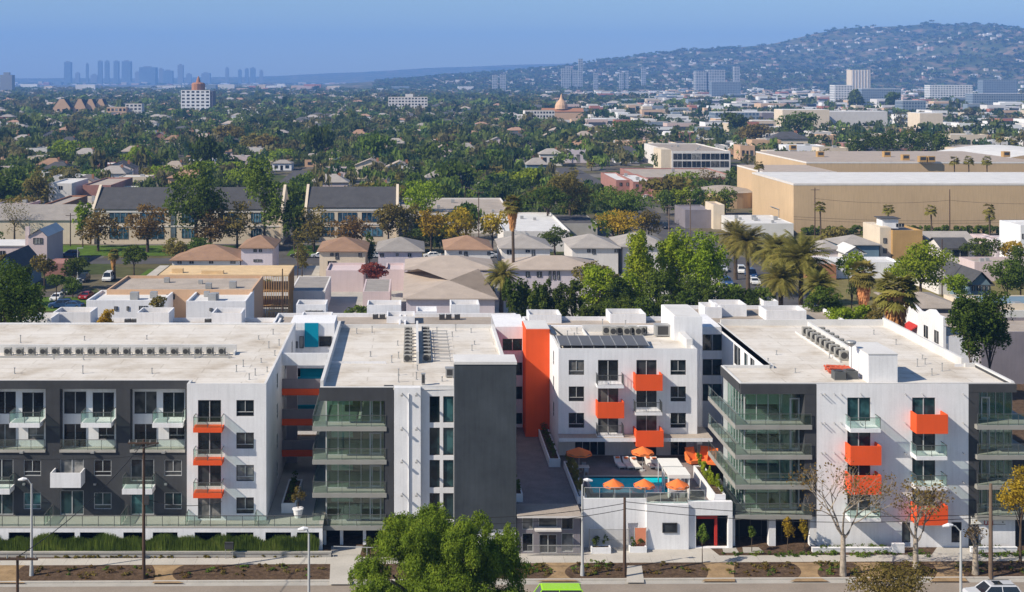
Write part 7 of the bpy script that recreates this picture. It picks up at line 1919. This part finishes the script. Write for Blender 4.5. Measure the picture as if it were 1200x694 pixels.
# left skyline
SK = [(0, 14, 88, 'white roofed hazy block at the far left edge', 3800), (75, 83, 73, 'tall rounded hazy tower left in the skyline', 6000), (100.5, 103.5, 75, 'thin needle like hazy tower in the skyline', 6000), (88, 93, 86, 'short hazy block between the needle and rounded tower', 6000), (106, 114, 88, 'low hazy block left of the tall quartet', 6000), (114.5, 119.5, 72, 'first slab of the tall skyline quartet', 6000), (122.5, 127.5, 72, 'second slab of the tall skyline quartet', 6000), (133, 139, 72, 'third slab of the tall skyline quartet', 6000), (142.5, 153, 72, 'wide last slab of the tall skyline quartet', 6000), (158, 163, 85, 'low hazy block left of the stepped cluster', 6000), (163, 182, 79, 'stepped hazy office cluster in the skyline', 6000), (186, 191, 81, 'slim hazy block right of the stepped cluster', 6000), (191, 202, 83, 'broad hazy block right of the stepped cluster', 6000), (208, 214.5, 76.5, 'lone hazy tower left of the cupola tower', 6000), (264, 268, 80, 'small hazy tower right of the cupola tower', 6500), (279, 283, 82, 'hazy tower in the right skyline group', 6500), (287, 291, 81, 'bright hazy tower in the right skyline group', 6500), (293, 299, 80, 'wider hazy tower in the right skyline group', 6500), (304, 308, 83, 'last hazy tower of the right skyline group', 6500), (218, 224, 87, 'low hazy block behind the cupola', 6500), (236, 246, 86, 'hazy low block right of the cupola', 6500)]
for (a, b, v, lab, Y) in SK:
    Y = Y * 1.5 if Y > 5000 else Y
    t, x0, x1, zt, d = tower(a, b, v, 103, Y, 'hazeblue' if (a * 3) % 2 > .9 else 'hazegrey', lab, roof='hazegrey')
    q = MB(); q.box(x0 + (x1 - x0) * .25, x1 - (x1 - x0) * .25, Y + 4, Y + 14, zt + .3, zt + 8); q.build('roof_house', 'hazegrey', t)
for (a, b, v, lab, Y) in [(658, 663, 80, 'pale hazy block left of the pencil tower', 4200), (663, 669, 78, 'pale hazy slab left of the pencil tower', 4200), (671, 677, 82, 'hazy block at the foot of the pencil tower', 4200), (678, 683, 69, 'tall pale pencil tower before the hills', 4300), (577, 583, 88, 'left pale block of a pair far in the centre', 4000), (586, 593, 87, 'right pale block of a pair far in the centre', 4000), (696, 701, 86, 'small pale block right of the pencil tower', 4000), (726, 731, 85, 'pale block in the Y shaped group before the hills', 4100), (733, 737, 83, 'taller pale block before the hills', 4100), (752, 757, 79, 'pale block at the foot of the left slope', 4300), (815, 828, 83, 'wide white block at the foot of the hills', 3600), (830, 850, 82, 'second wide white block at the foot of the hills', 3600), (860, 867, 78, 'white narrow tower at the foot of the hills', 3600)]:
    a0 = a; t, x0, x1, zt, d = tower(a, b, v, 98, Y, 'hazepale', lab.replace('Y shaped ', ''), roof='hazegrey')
# wide offices lower right
for (a, b, v, Y, m, lab) in [(1152, 1192, 94, 2700, 'hazeblue', 'dark latticed office slab at the right before the hills'), (1010, 1056, 104, 2100, 'hazeblue', 'long dark blue office below the cream ribbed tower'), (1090, 1140, 100, 2300, 'palegrid', 'wide white office right of the ribbed tower'), (834, 868, 96, 2900, 'hazeblue', 'dark low office left before the hills'), (838, 890, 132, 1250, 'hazeblue', 'dark glass office on the right middle distance'), (893, 912, 132, 1260, 'mauve', 'dark block with a grid front in the right middle distance'), (1058, 1085, 118, 1600, 'hazeblue', 'dark striped office in the right distance'), (1140, 1200, 110, 1900, 'hazeblue', 'long dark glass office at the right'), (917, 972, 129, 1100, 'cream', 'large cream studio hall in the right middle distance'), (972, 1040, 131, 1120, 'offwhite', 'large white roofed studio hall right of the cream one'), (1078, 1105, 133, 1050, 'cream', 'cream columned building in the right middle distance'), (978, 1000, 100, 2200, 'palegrid', 'white office left of the ribbed tower')]:
    tower(a, b, v, v + 10, Y, m, lab, depth=26, cat='office building', name='office_building', roof='whiteroof')
landmark('the dark glass office', 864, 138); landmark('the cream studio hall', 945, 136); landmark('the blue office', 1033, 108)
landmark('the salmon block', 750, 212); landmark('the glass building', 820, 180); landmark('the big tan stage', 1060, 200); landmark('the first school hall', 200, 230); landmark('the second school hall', 412, 228)
landmark('the brick block', 60, 232); landmark('the mural building', 540, 235); landmark('the curved stage', 1175, 180); landmark('the curved building', 1143, 172); landmark('the columned building', 1091, 138); landmark('the skyline quartet', 135, 85)
landmark('the left edge', 0, 190); landmark('the left edge', 0, 150); landmark('the tall pine', 230, 210); landmark('the eucalyptus', 310, 205); landmark('the dark grove', 1010, 165)
# dark grove behind stages
for k in range(11):
    u = 1003 + k * 10.5; Y = 640 + (k % 3) * 18
    ptree(u, 168 + (k % 2) * 2, 10, 12, Y, f'dark tree in the grove behind the studio stages, {NTH[k+1]} from the left', 'fol_dark', 500, 1.0, group='dark grove behind the stages', seed=300 + k, lobes=4)
for k, (u, v, ru, rv, Y, lf, lab) in enumerate(((938, 148, 22, 13, 860, 'fol_dark', 'very large dark ficus right of the dark glass office'), (884, 158, 17, 11, 840, 'fol_olive', 'greyish green tree left of the large dark ficus'), (862, 143, 13, 10, 1000, 'fol_dark', 'dark tree below the dark glass office'), (270, 160, 14, 11, 800, 'fol_olive', 'round golden olive tree in the left distance'), (296, 172, 14, 12, 720, 'fol_olive', 'large round brown olive tree in the left distance'), (313, 174, 12, 12, 715, 'fol_olive', 'brown olive tree touching its larger twin'), (740, 158, 30, 10, 900, 'fol_dark', 'wide dark grove above the modern glass building'), (722, 165, 20, 9, 850, 'fol_dark', 'dark grove left part above the glass building'), (120, 176, 18, 11, 700, 'fol_mid', 'round green tree in the left distance'), (1002, 116, 8, 8, 1800, 'fol_dark', 'dark round tree under the ribbed tower'), (1047, 118, 10, 8, 1700, 'fol_dark', 'dark round tree right of the ribbed tower'), (10, 222, 16, 14, 430, 'fol_dark', 'dark round tree at the far left above the cream building'), (45, 218, 15, 20, 440, 'fol_olive', 'tall greyish tree left of the terracotta block'), (25, 240, 24, 9, 400, 'fol_olive', 'flat wide olive tree above the cream building'))):
    ptree(u, v, ru, rv, Y, lab, lf, 900, .0016 * Y + .25, seed=400 + k)

# ---------------- scattered houses and trees on street blocks
SX, SY = 88.0, 150.0
def in_street(x, y): return (abs((x + 30) % SX) < 8) or (abs((y - 20) % SY) < 8)
def blocked(x, y, r=0):
    for a, b, c, d in FOOT:
        if a - r < x < b + r and c - r < y < d + r: return True
    return False
def commercial(x, y):
    u = U_of(x, y); return u > 700 + 60 * math.sin(y / 300)
HS = []
ystart = 372
y = ystart
row = 0
while y < 4300:
    step = 26 if y < 900 else (34 if y < 1700 else 60)
    xs = 24 if y < 900 else (30 if y < 1700 else 52)
    x = X(-60, y)
    while x < X(1260, y):
        px, py = x + rgf.uniform(-3, 3), y + rgf.uniform(-4, 4)
        com = commercial(px, py)
        if not in_street(px, py) and rgf.random() < (.95 if com else .64):
            k = 1.0 if y < 1700 else 1.6
            if com: w, d, h = rgf.uniform(8, 26) * k, rgf.uniform(9, 22) * k, rgf.choice([3.5, 4, 5, 6, 7.5, 9]) * (1 if y < 1500 else 1.25)
            else: w, d, h = rgf.uniform(10, 15) * k, rgf.uniform(10, 15) * k, rgf.choice([3.2, 3.4, 6.0, 6.3]) 
            if not blocked(px, py, max(w, d) / 2): HS.append((px, py, w, d, h, com))
        x += xs * (1.25 if com and y < 1700 else 1)
    y += step; row += 1
HS = [h for h in HS if 0 < V_of(0, h[1]) ]
HS.sort(key=lambda h: h[1])
# house prototypes (unit sized) for the nearest ones
WALLS = ['offwhite', 'cream', 'pink', 'white', 'lilac', 'bluepaint', 'peach', 'salmon']; ROOFS = ['greyroof', 'tanroof', 'beigeroof', 'shingle', 'gravel', 'whiteroof']
CW = {'offwhite': 'ivory', 'cream': 'cream', 'pink': 'pink', 'white': 'white', 'lilac': 'lilac', 'bluepaint': 'bluish', 'peach': 'peach', 'salmon': 'brick'}
CR = {'greyroof': 'grey', 'tanroof': 'tan', 'beigeroof': 'beige', 'shingle': 'dark', 'gravel': 'gravel', 'whiteroof': 'white'}
PRO = {}
def house_proto(kind, wall, roof):
    t = thing('house' if kind != 'flat' else 'flat_building', (0, 0, 0), '', 'house' if kind != 'flat' else 'building')
    h = 1.0; q = MB(); q.box(-.46, .46, -.46, .46, -.1, .98 if kind != 'flat' else 1.0)
    if kind == 'flat':
        for a in ((-.46, .46, -.46, -.44), (-.46, .46, .44, .46), (-.46, -.44, -.44, .44), (.44, .46, -.44, .44)): q.box(*a, 1.001, 1.07)
    if kind == 'gable':
        q.prism([(-.46, .98), (.46, .98), (0, 1.42)], 'y', -.45, -.43)
    q.build('wall', wall, t)
    q = MB()
    if kind == 'flat': q.box(-.435, .435, -.435, .435, 1.002, 1.02)
    elif kind == 'hip':
        c = [(-.5, -.5, 1), (.5, -.5, 1), (.5, .5, 1), (-.5, .5, 1)]; r1, r2 = (-.15, 0, 1.45), (.15, 0, 1.45)
        q.poly([c[0], c[1], r2, r1]); q.poly([c[1], c[2], r2]); q.poly([c[2], c[3], r1, r2]); q.poly([c[3], c[0], r1]); q.poly([(a, b, .97) for a, b, _ in c])
    else:
        q.poly([(-.5, -.5, .98), (0, -.5, 1.45), (0, .5, 1.45), (-.5, .5, .98)]); q.poly([(.5, -.5, .98), (0, -.5, 1.45), (0, .5, 1.45), (.5, .5, .98)])
    q.build('roof', roof, t)
    for a, b, c, d in ((-.36, -.2, .3, .72), (-.08, .04, .05, .7), (.16, .34, .3, .72)):
        q = MB(); q.box(a, b, -.468, -.461, c, d); q.build('window' if c > .1 else 'door', 'pane', t)
    if kind != 'flat':
        q = MB(); q.box(.2, .27, .0, .07, 1.0, 1.5); q.build('chimney', 'brick', t)
    else:
        q = MB(); q.box(.1, .22, .0, .12, 1.02, 1.16); q.build('roof_unit', 'metal', t)
    return t
AUTO = []   # (object, base label, u, v)
NH = 235
for i, (px, py, w, d, h, com) in enumerate(HS[:NH]):
    kind = 'flat' if (com and rf_.random() < .85) or rf_.random() < .25 else rf_.choice(['hip', 'gable', 'hip'])
    wall = rf_.choice(WALLS[:5] * 2 + WALLS[5:]) if not com else rf_.choice(['offwhite', 'white', 'cream', 'cream', 'salmon', 'peach'])
    roof = rf_.choice(['gravel', 'whiteroof', 'whiteroof', 'greyroof']) if kind == 'flat' else rf_.choice(ROOFS[:4])
    key = (kind, wall, roof)
    if key not in PRO: PRO[key] = house_proto(*key)
    o = place(PRO[key], (px, py, -.3), rgf.choice([0, 0, 0, math.pi / 2]) * 0 + rgf.uniform(-.03, .03), (w, d, h), '', None)
    nm = {'flat': 'flat building', 'hip': 'hipped house', 'gable': 'gabled house'}[kind]
    AUTO.append((o, f'{CW[wall]} {nm}, {CR[roof]} roof,', U_of(px, py), V_of(h, py), 'houses and buildings across the middle distance'))
# the rest as one mass
def box_quads(x, y, w, d, h, z0=-.3):
    a, b, c, e = x - w/2, x + w/2, y - d/2, y + d/2
    return [[(a, c, z0), (b, c, z0), (b, c, h), (a, c, h)], [(b, c, z0), (b, e, z0), (b, e, h), (b, c, h)], [(b, e, z0), (a, e, z0), (a, e, h), (b, e, h)], [(a, e, z0), (a, c, z0), (a, c, h), (a, e, h)], [(a, c, h), (b, c, h), (b, e, h), (a, e, h)]]
WC = [(.66, .63, .60), (.58, .48, .36), (.55, .42, .38), (.75, .74, .72), (.62, .60, .58), (.58, .40, .26), (.40, .16, .11), (.2, .25, .3), (.75, .75, .75)]
RC = [(.36, .33, .30), (.36, .22, .15), (.42, .35, .29), (.09, .09, .095), (.30, .27, .24), (.68, .67, .65), (.68, .67, .65)]
m, t_, o_ = newmat('distant building paint'); p_ = nd(t_, 'ShaderNodeBsdfPrincipled', Roughness=.9); a_ = nd(t_, 'ShaderNodeAttribute', attribute_name='Col'); t_.links.new(a_.outputs['Color'], p_.inputs['Base Color']); t_.links.new(p_.outputs[0], o_.inputs[0]); M['distpaint'] = m
Q = []; C_ = []
for (px, py, w, d, h, com) in HS[NH:]:
    wc = WC[rgf.integers(len(WC))]; rc = RC[rgf.integers(2, 7) if com else rgf.integers(0, 5)]
    qs = box_quads(px, py, w, d, h); Q += qs; C_ += [wc] * 4 + [rc if com else wc]
    # dark window band on the street face
    Q.append([(px - w*.4, py - d/2 - .1, h * .35), (px + w*.4, py - d/2 - .1, h * .35), (px + w*.4, py - d/2 - .1, h * .7), (px - w*.4, py - d/2 - .1, h * .7)]) if com and h > 5 else None
    if com and h > 5: C_.append((.05, .06, .07))
    if not com:
        zt = h + w * .17; a, b, c, e = px - w*.53, px + w*.53, py - d*.53, py + d*.53
        Q += [[(a, c, h), (b, c, h), (px + w*.15, py, zt), (px - w*.15, py, zt)], [(b, e, h), (a, e, h), (px - w*.15, py, zt), (px + w*.15, py, zt)], [(b, c, h), (b, e, h), (px + w*.15, py, zt), (px + w*.15, py, zt)], [(a, e, h), (a, c, h), (px - w*.15, py, zt), (px - w*.15, py, zt)]]; C_ += [rc] * 4
V = np.array(Q, float).reshape(-1, 3); Cc = np.repeat(np.array(C_, float), 4, axis=0); Cc = np.hstack([Cc, np.ones((len(Cc), 1))])
tag(quadmesh('distant_houses', V, 'distpaint', None, Cc), kind='stuff')

# tree templates
def unit_tree(seed, n, size):
    rr = random.Random(seed); L = []
    for i in range(5):
        a = 2 * math.pi * i / 5 + rr.uniform(-.5, .5); L.append((math.cos(a) * .42, math.sin(a) * .42, .56 + rr.uniform(-.14, .15), .56, .56, .32))
    L.append((0, 0, .72, .58, .58, .28)); L.append((0, 0, .38, .5, .5, .22)); return leafcloud(L, n, size, seed, 11)
LT = {'fol_mid': 'mid green', 'fol_dark': 'dark green', 'fol_olive': 'olive brown', 'fol_bright': 'light green', 'fol_yellow': 'yellowish'}
TP = {}
def tree_proto(leaf, k):
    t = thing('tree', (0, 0, 0), '', 'tree')
    q = MB(); q.tube([(0, 0, -.03), (.02, 0, .3), (0, .02, .62)], [.07, .05, .03], 6)
    for i in range(3): q.tube([(0, 0, .32), (math.cos(i * 2.1) * .4, math.sin(i * 2.1) * .4, .6)], [.03, .01], 5)
    o = q.build('trunk', 'bark'); o.parent = t
    quadmesh('crown', unit_tree(500 + k, 620, .15), leaf, t); return t
pos = []
y = 205.0
while y < 4200:
    st = 9.0 if y < 1000 else (13 if y < 1800 else 24)
    x = X(-60, y)
    while x < X(1260, y):
        px, py = x + rgf.uniform(-4, 4), y + rgf.uniform(-4, 4)
        com = commercial(px, py); u = U_of(px, py)
        pr = .24 if com else .54
        if y < 345: pr = .30
        if y > 1700: pr *= 1.35 if not com else .8
        if y > 2600: pr *= .8
        if py < 900 and (abs((px + 30) % SX - 0) < 4.5 or (abs((py - 20) % SY) < 4.5)): pr = 0
        if rgf.random() < pr and not blocked(px, py, 2.5):
            s = rgf.uniform(5.5, 12.5) * (1 if y < 1000 else 1.2 if y < 1800 else 1.7); hh = rgf.uniform(5.0, 10.0) * (1 if y < 1800 else 1.15)
            if rgf.random() < .06: hh *= 1.45
            if rgf.random() < .13 and y > 380: s *= 1.7; hh *= 1.4
            pos.append((px, py, s * .5, hh))
        x += st
    y += st
pos = [(a, b, c * (.55 if b < 300 else .8 if b < 345 else 1), d * (.45 if b < 300 else .7 if b < 345 else 1)) for a, b, c, d in pos if not (b < 300 and -46 < a < 68 and rgf.random() < .6)]
pos.sort(key=lambda p: p[1] / p[2] ** .6)
NT = 175
leafk = ['fol_mid', 'fol_dark', 'fol_dark', 'fol_olive', 'fol_mid', 'fol_bright']
near = pos[:NT]; rest = pos[NT:]
for i, (px, py, r, hh) in enumerate(near):
    lf = rf_.choice(leafk); k = rf_.randrange(2); key = (lf, k)
    if key not in TP: TP[key] = tree_proto(lf, hash(lf) % 7 * 0 + leafk.index(lf) * 2 + k)
    o = place(TP[key], (px, py, -.3), rgf.uniform(0, 6.28), (r * 1.15, r * 1.15, hh), '', None)
    shape = 'tall ' if hh > r * 2.1 else ('broad ' if hh < r * 1.4 else 'round ')
    AUTO.append((o, f'{shape}{LT[lf]} tree', U_of(px, py), V_of(hh * .7, py), 'trees scattered across the middle distance'))
# far tree mass
tmpl = [unit_tree(600 + k, 70, .34) for k in range(5)] ; tmplf = [unit_tree(700 + k, 26, .55) for k in range(5)]
pal = 3.1 * np.array([(.046, .057, .017), (.034, .044, .014), (.042, .052, .017), (.05, .062, .018), (.066, .060, .024), (.062, .085, .018), (.022, .038, .014), (.07, .062, .028)])
VV = []; CC = []
for (px, py, r, hh) in rest:
    tm = (tmpl if py < 1500 else tmplf)[rgf.integers(5)]; a = rgf.uniform(0, 6.28); ca, sa = math.cos(a), math.sin(a)
    P = np.empty_like(tm); P[:, 0] = (tm[:, 0] * ca - tm[:, 1] * sa) * r * 1.15 + px; P[:, 1] = (tm[:, 0] * sa + tm[:, 1] * ca) * r * 1.15 + py; P[:, 2] = tm[:, 2] * hh - .3
    VV.append(P); c = pal[rgf.integers(len(pal))] * rgf.uniform(.75, 1.25); CC.append(np.broadcast_to(np.append(c, 1.0), (len(P), 4)))
tag(quadmesh('distant_trees', np.vstack(VV), 'fol_attr', None, np.vstack(CC)), kind='stuff')
print('houses', len(HS), 'trees', len(pos), 'quads', sum(len(v) for v in VV) // 4)

# ---------------- hills
def hillmat():
    m, t, o = newmat('hill scrub'); p = nd(t, 'ShaderNodeBsdfPrincipled', Roughness=1.0); p.inputs['Specular IOR Level'].default_value = .03
    tc = nd(t, 'ShaderNodeTexCoord'); n = nd(t, 'ShaderNodeTexNoise', Scale=.012, Detail=10.0, Roughness=.72); t.links.new(tc.outputs['Object'], n.inputs['Vector'])
    c = ramp(t, n.outputs[0], [(.36, (.04, .06, .022)), (.5, (.085, .095, .04)), (.58, (.22, .16, .10)), (.7, (.34, .22, .15))])
    t.links.new(c, p.inputs['Base Color']); t.links.new(p.outputs[0], o.inputs[0]); return m
M['hill'] = hillmat()
def vnoise(x, y, seed=0):
    xi, yi = np.floor(x).astype(int), np.floor(y).astype(int); xf, yf = x - xi, y - yi
    def hsh(a, b): n = (a * 374761393 + b * 668265263 + seed * 982451653) & 0x7fffffff; n = (n ^ (n >> 13)) * 1274126177 & 0x7fffffff; return (n % 10007) / 10007.0
    sx, sy = xf * xf * (3 - 2 * xf), yf * yf * (3 - 2 * yf)
    return (hsh(xi, yi) * (1 - sx) + hsh(xi + 1, yi) * sx) * (1 - sy) + (hsh(xi, yi + 1) * (1 - sx) + hsh(xi + 1, yi + 1) * sx) * sy
def fbm(x, y, s): return sum(vnoise(x * 2 ** k, y * 2 ** k, s + k) * .5 ** k for k in range(5)) / 1.94
def ridge_h(x, pts, Yr):
    us = np.array([p[0] for p in pts]); hs = H + (V0 - np.array([p[1] for p in pts])) * Yr / F
    return np.interp(U0 + F * x / Yr, us, hs)
R1 = [(380, 99), (470, 93), (560, 86), (640, 79), (700, 72), (760, 64), (800, 58.5), (867, 53.5), (900, 50), (933, 43), (960, 37), (987, 32), (1010, 30.5), (1033, 29.5), (1060, 29), (1093, 25), (1110, 28), (1133, 28), (1165, 29), (1200, 31), (1300, 33), (1500, 45), (2000, 80)]
def hill_z(x, y):
    rh = ridge_h(x, R1, 6500.0)
    f = np.clip((y - 3900) / 2600, 0, 1); f = f * f * (3 - 2 * f) * .35 + f * .65
    back = np.clip((y - 6500) / 2200, 0, 1)
    n = fbm(x / 620.0, y / 900.0, 3) - .5; n2 = fbm(x / 170, y / 200, 9) - .5
    return rh * f * (1 - back * .6) + (n * 260 + n2 * 60) * np.clip(f * 2.2, 0, 1) * (np.clip(rh, 0, 330) / 330) * (1 - np.clip((y - 6000) / 500, 0, 1) * .85) - 2
def terrain(name, xs, ys, zf, m):
    X_, Y_ = np.meshgrid(xs, ys); Z_ = zf(X_, Y_); ny, nx = X_.shape
    V = np.stack([X_, Y_, Z_], -1).reshape(-1, 3); me = bpy.data.meshes.new(name)
    idx = np.arange(ny * nx).reshape(ny, nx); Fq = np.stack([idx[:-1, :-1], idx[:-1, 1:], idx[1:, 1:], idx[1:, :-1]], -1).reshape(-1, 4)
    me.vertices.add(len(V)); me.vertices.foreach_set('co', V.astype(np.float32).ravel()); n = len(Fq); me.loops.add(4 * n); me.loops.foreach_set('vertex_index', Fq.astype(np.int32).ravel())
    me.polygons.add(n); me.polygons.foreach_set('loop_start', np.arange(0, 4 * n, 4, dtype=np.int32)); me.polygons.foreach_set('loop_total', np.full(n, 4, dtype=np.int32)); me.polygons.foreach_set('use_smooth', np.ones(n, dtype=bool))
    me.materials.append(M[m]); me.update(calc_edges=True); o = bpy.data.objects.new(name, me); COL.objects.link(o); tag(o, kind='structure'); return o
terrain('hills', np.linspace(-1200, 7000, 330), np.linspace(3900, 8600, 190), hill_z, 'hill')
R2 = [(-300, 94), (0, 92), (200, 91), (330, 89), (430, 84), (520, 79), (600, 76), (680, 74), (760, 72), (900, 74), (1100, 80)]
terrain('far_mountains', np.linspace(-5000, 9000, 120), np.linspace(9500, 12500, 24), lambda x, y: ridge_h(x, R2, 12000.0) * np.clip(1 - np.abs(y - 12000) / 2400, 0, 1) + 25 * (fbm(x / 500, y / 500, 5) - .5), 'hill')
# villas and tree clumps on the hills
Q = []; C_ = []
VT = []; CT = []
for i in range(3200):
    y = rgf.uniform(4000, 6450); x = rgf.uniform(X(500, y), X(1290, y)); dens = vnoise(np.array([x / 300.]), np.array([y / 220.]), 17)[0]
    if rgf.random() > (dens - .3) * 1.5: continue
    z = float(hill_z(np.array([x]), np.array([y]))[0]); w, d, h = rgf.uniform(8, 20), rgf.uniform(8, 14), rgf.uniform(4, 8)
    if z < 3: continue
    Q += box_quads(x, y, w, d, z + h, z - 8); wc = [(.75, .74, .72), (.7, .66, .6), (.6, .52, .45), (.45, .3, .24)][rgf.integers(4)]; C_ += [wc] * 4 + [RC[rgf.integers(len(RC))]]
for i in range(5200):
    y = rgf.uniform(3950, 6500); x = rgf.uniform(X(440, y), X(1290, y)); z = float(hill_z(np.array([x]), np.array([y]))[0])
    if z < 2: continue
    tm = tmplf[rgf.integers(5)]; s = rgf.uniform(9, 20); VT.append(tm * np.array([s, s, rgf.uniform(9, 16)]) + np.array([x, y, z - 2])); c = pal[rgf.integers(len(pal))]; CT.append(np.broadcast_to(np.append(c, 1.0), (len(tm), 4)))
V = np.array(Q, float).reshape(-1, 3); Cc = np.repeat(np.array(C_, float), 4, axis=0); Cc = np.hstack([Cc, np.ones((len(Cc), 1))])
tag(quadmesh('hillside_villas', V, 'distpaint', None, Cc), kind='stuff')
tag(quadmesh('hillside_trees', np.vstack(VT), 'fol_attr', None, np.vstack(CT)), kind='stuff')
# far flat city carpet between 4.2 km and the horizon
Q = []; C_ = []; VT = []; CT = []
for i in range(5200):
    y = 4200 + 5200 * rgf.random() ** 1.4; x = rgf.uniform(X(-60, y), X(760 if y > 4400 else 1260, y))
    if float(hill_z(np.array([x]), np.array([y]))[0]) > 4 or in_street(x, y): continue
    if rgf.random() < .45:
        w, d, h = rgf.uniform(25, 70), rgf.uniform(25, 60), rgf.choice([7, 9, 12, 18, 24], p=[.35, .3, .2, .1, .05]); Q += box_quads(x, y, w, d, h); wc = WC[rgf.integers(len(WC))]; C_ += [wc] * 4 + [(.6, .6, .6)]
    else:
        tm = tmplf[rgf.integers(5)]; s = rgf.uniform(20, 45); VT.append(tm * np.array([s, s, rgf.uniform(9, 16)]) + np.array([x, y, -1])); c = pal[rgf.integers(len(pal))]; CT.append(np.broadcast_to(np.append(c, 1.0), (len(tm), 4)))
V = np.array(Q, float).reshape(-1, 3); Cc = np.repeat(np.array(C_, float), 4, axis=0); Cc = np.hstack([Cc, np.ones((len(Cc), 1))])
tag(quadmesh('horizon_city', V, 'distpaint', None, Cc), kind='stuff'); tag(quadmesh('horizon_trees', np.vstack(VT), 'fol_attr', None, np.vstack(CT)), kind='stuff')

# ---------------- labels that single out each scattered house and tree
def rel(u, v):
    best = min(LM, key=lambda l: ((l[1] - u) / 1.0) ** 2 + ((l[2] - v) * 2.2) ** 2)
    du, dv = u - best[1], v - best[2]
    if 'edge' in best[0]: return 'near ' + best[0]
    if abs(du) > abs(dv) * 1.6: r = 'left of' if du < 0 else 'right of'
    elif dv < 0: r = 'behind'
    else: r = 'in front of'
    if abs(du) > 55: r = 'far ' + r if r[0] in 'lr' else r
    return f'{r} {best[0]}'
from collections import defaultdict
G = defaultdict(list)
for (o, base, u, v, grp) in AUTO: G[f'{base} {rel(u, v)}'].append((u, v, o, grp))
for lab, lst in G.items():
    lst.sort(key=lambda a: a[0])
    for i, (u, v, o, grp) in enumerate(lst):
        if len(lst) == 1: o['label'] = lab
        elif len(lst) == 2: o['label'] = lab + (', the left one' if i == 0 else ', the right one')
        else: o['label'] = lab + f', {NTH[i+1]} from left'
        o['group'] = grp

# ---------------- haze
hm = bpy.data.materials.new('haze air'); hm.use_nodes = True; ht = hm.node_tree
for n in list(ht.nodes): ht.nodes.remove(n)
ho = ht.nodes.new('ShaderNodeOutputMaterial'); hv = ht.nodes.new('ShaderNodeVolumePrincipled')
hv.inputs['Density'].default_value = HAZE
hv.inputs['Color'].default_value = HAZE_COL
hv.inputs['Anisotropy'].default_value = 0.0
ht.links.new(hv.outputs[0], ho.inputs['Volume'])
q = MB(); q.box(-7500, 11500, -290, 13500, -1.3, 520); q.build('haze', hm); hz = bpy.data.objects['haze']; tag(hz, kind='stuff')
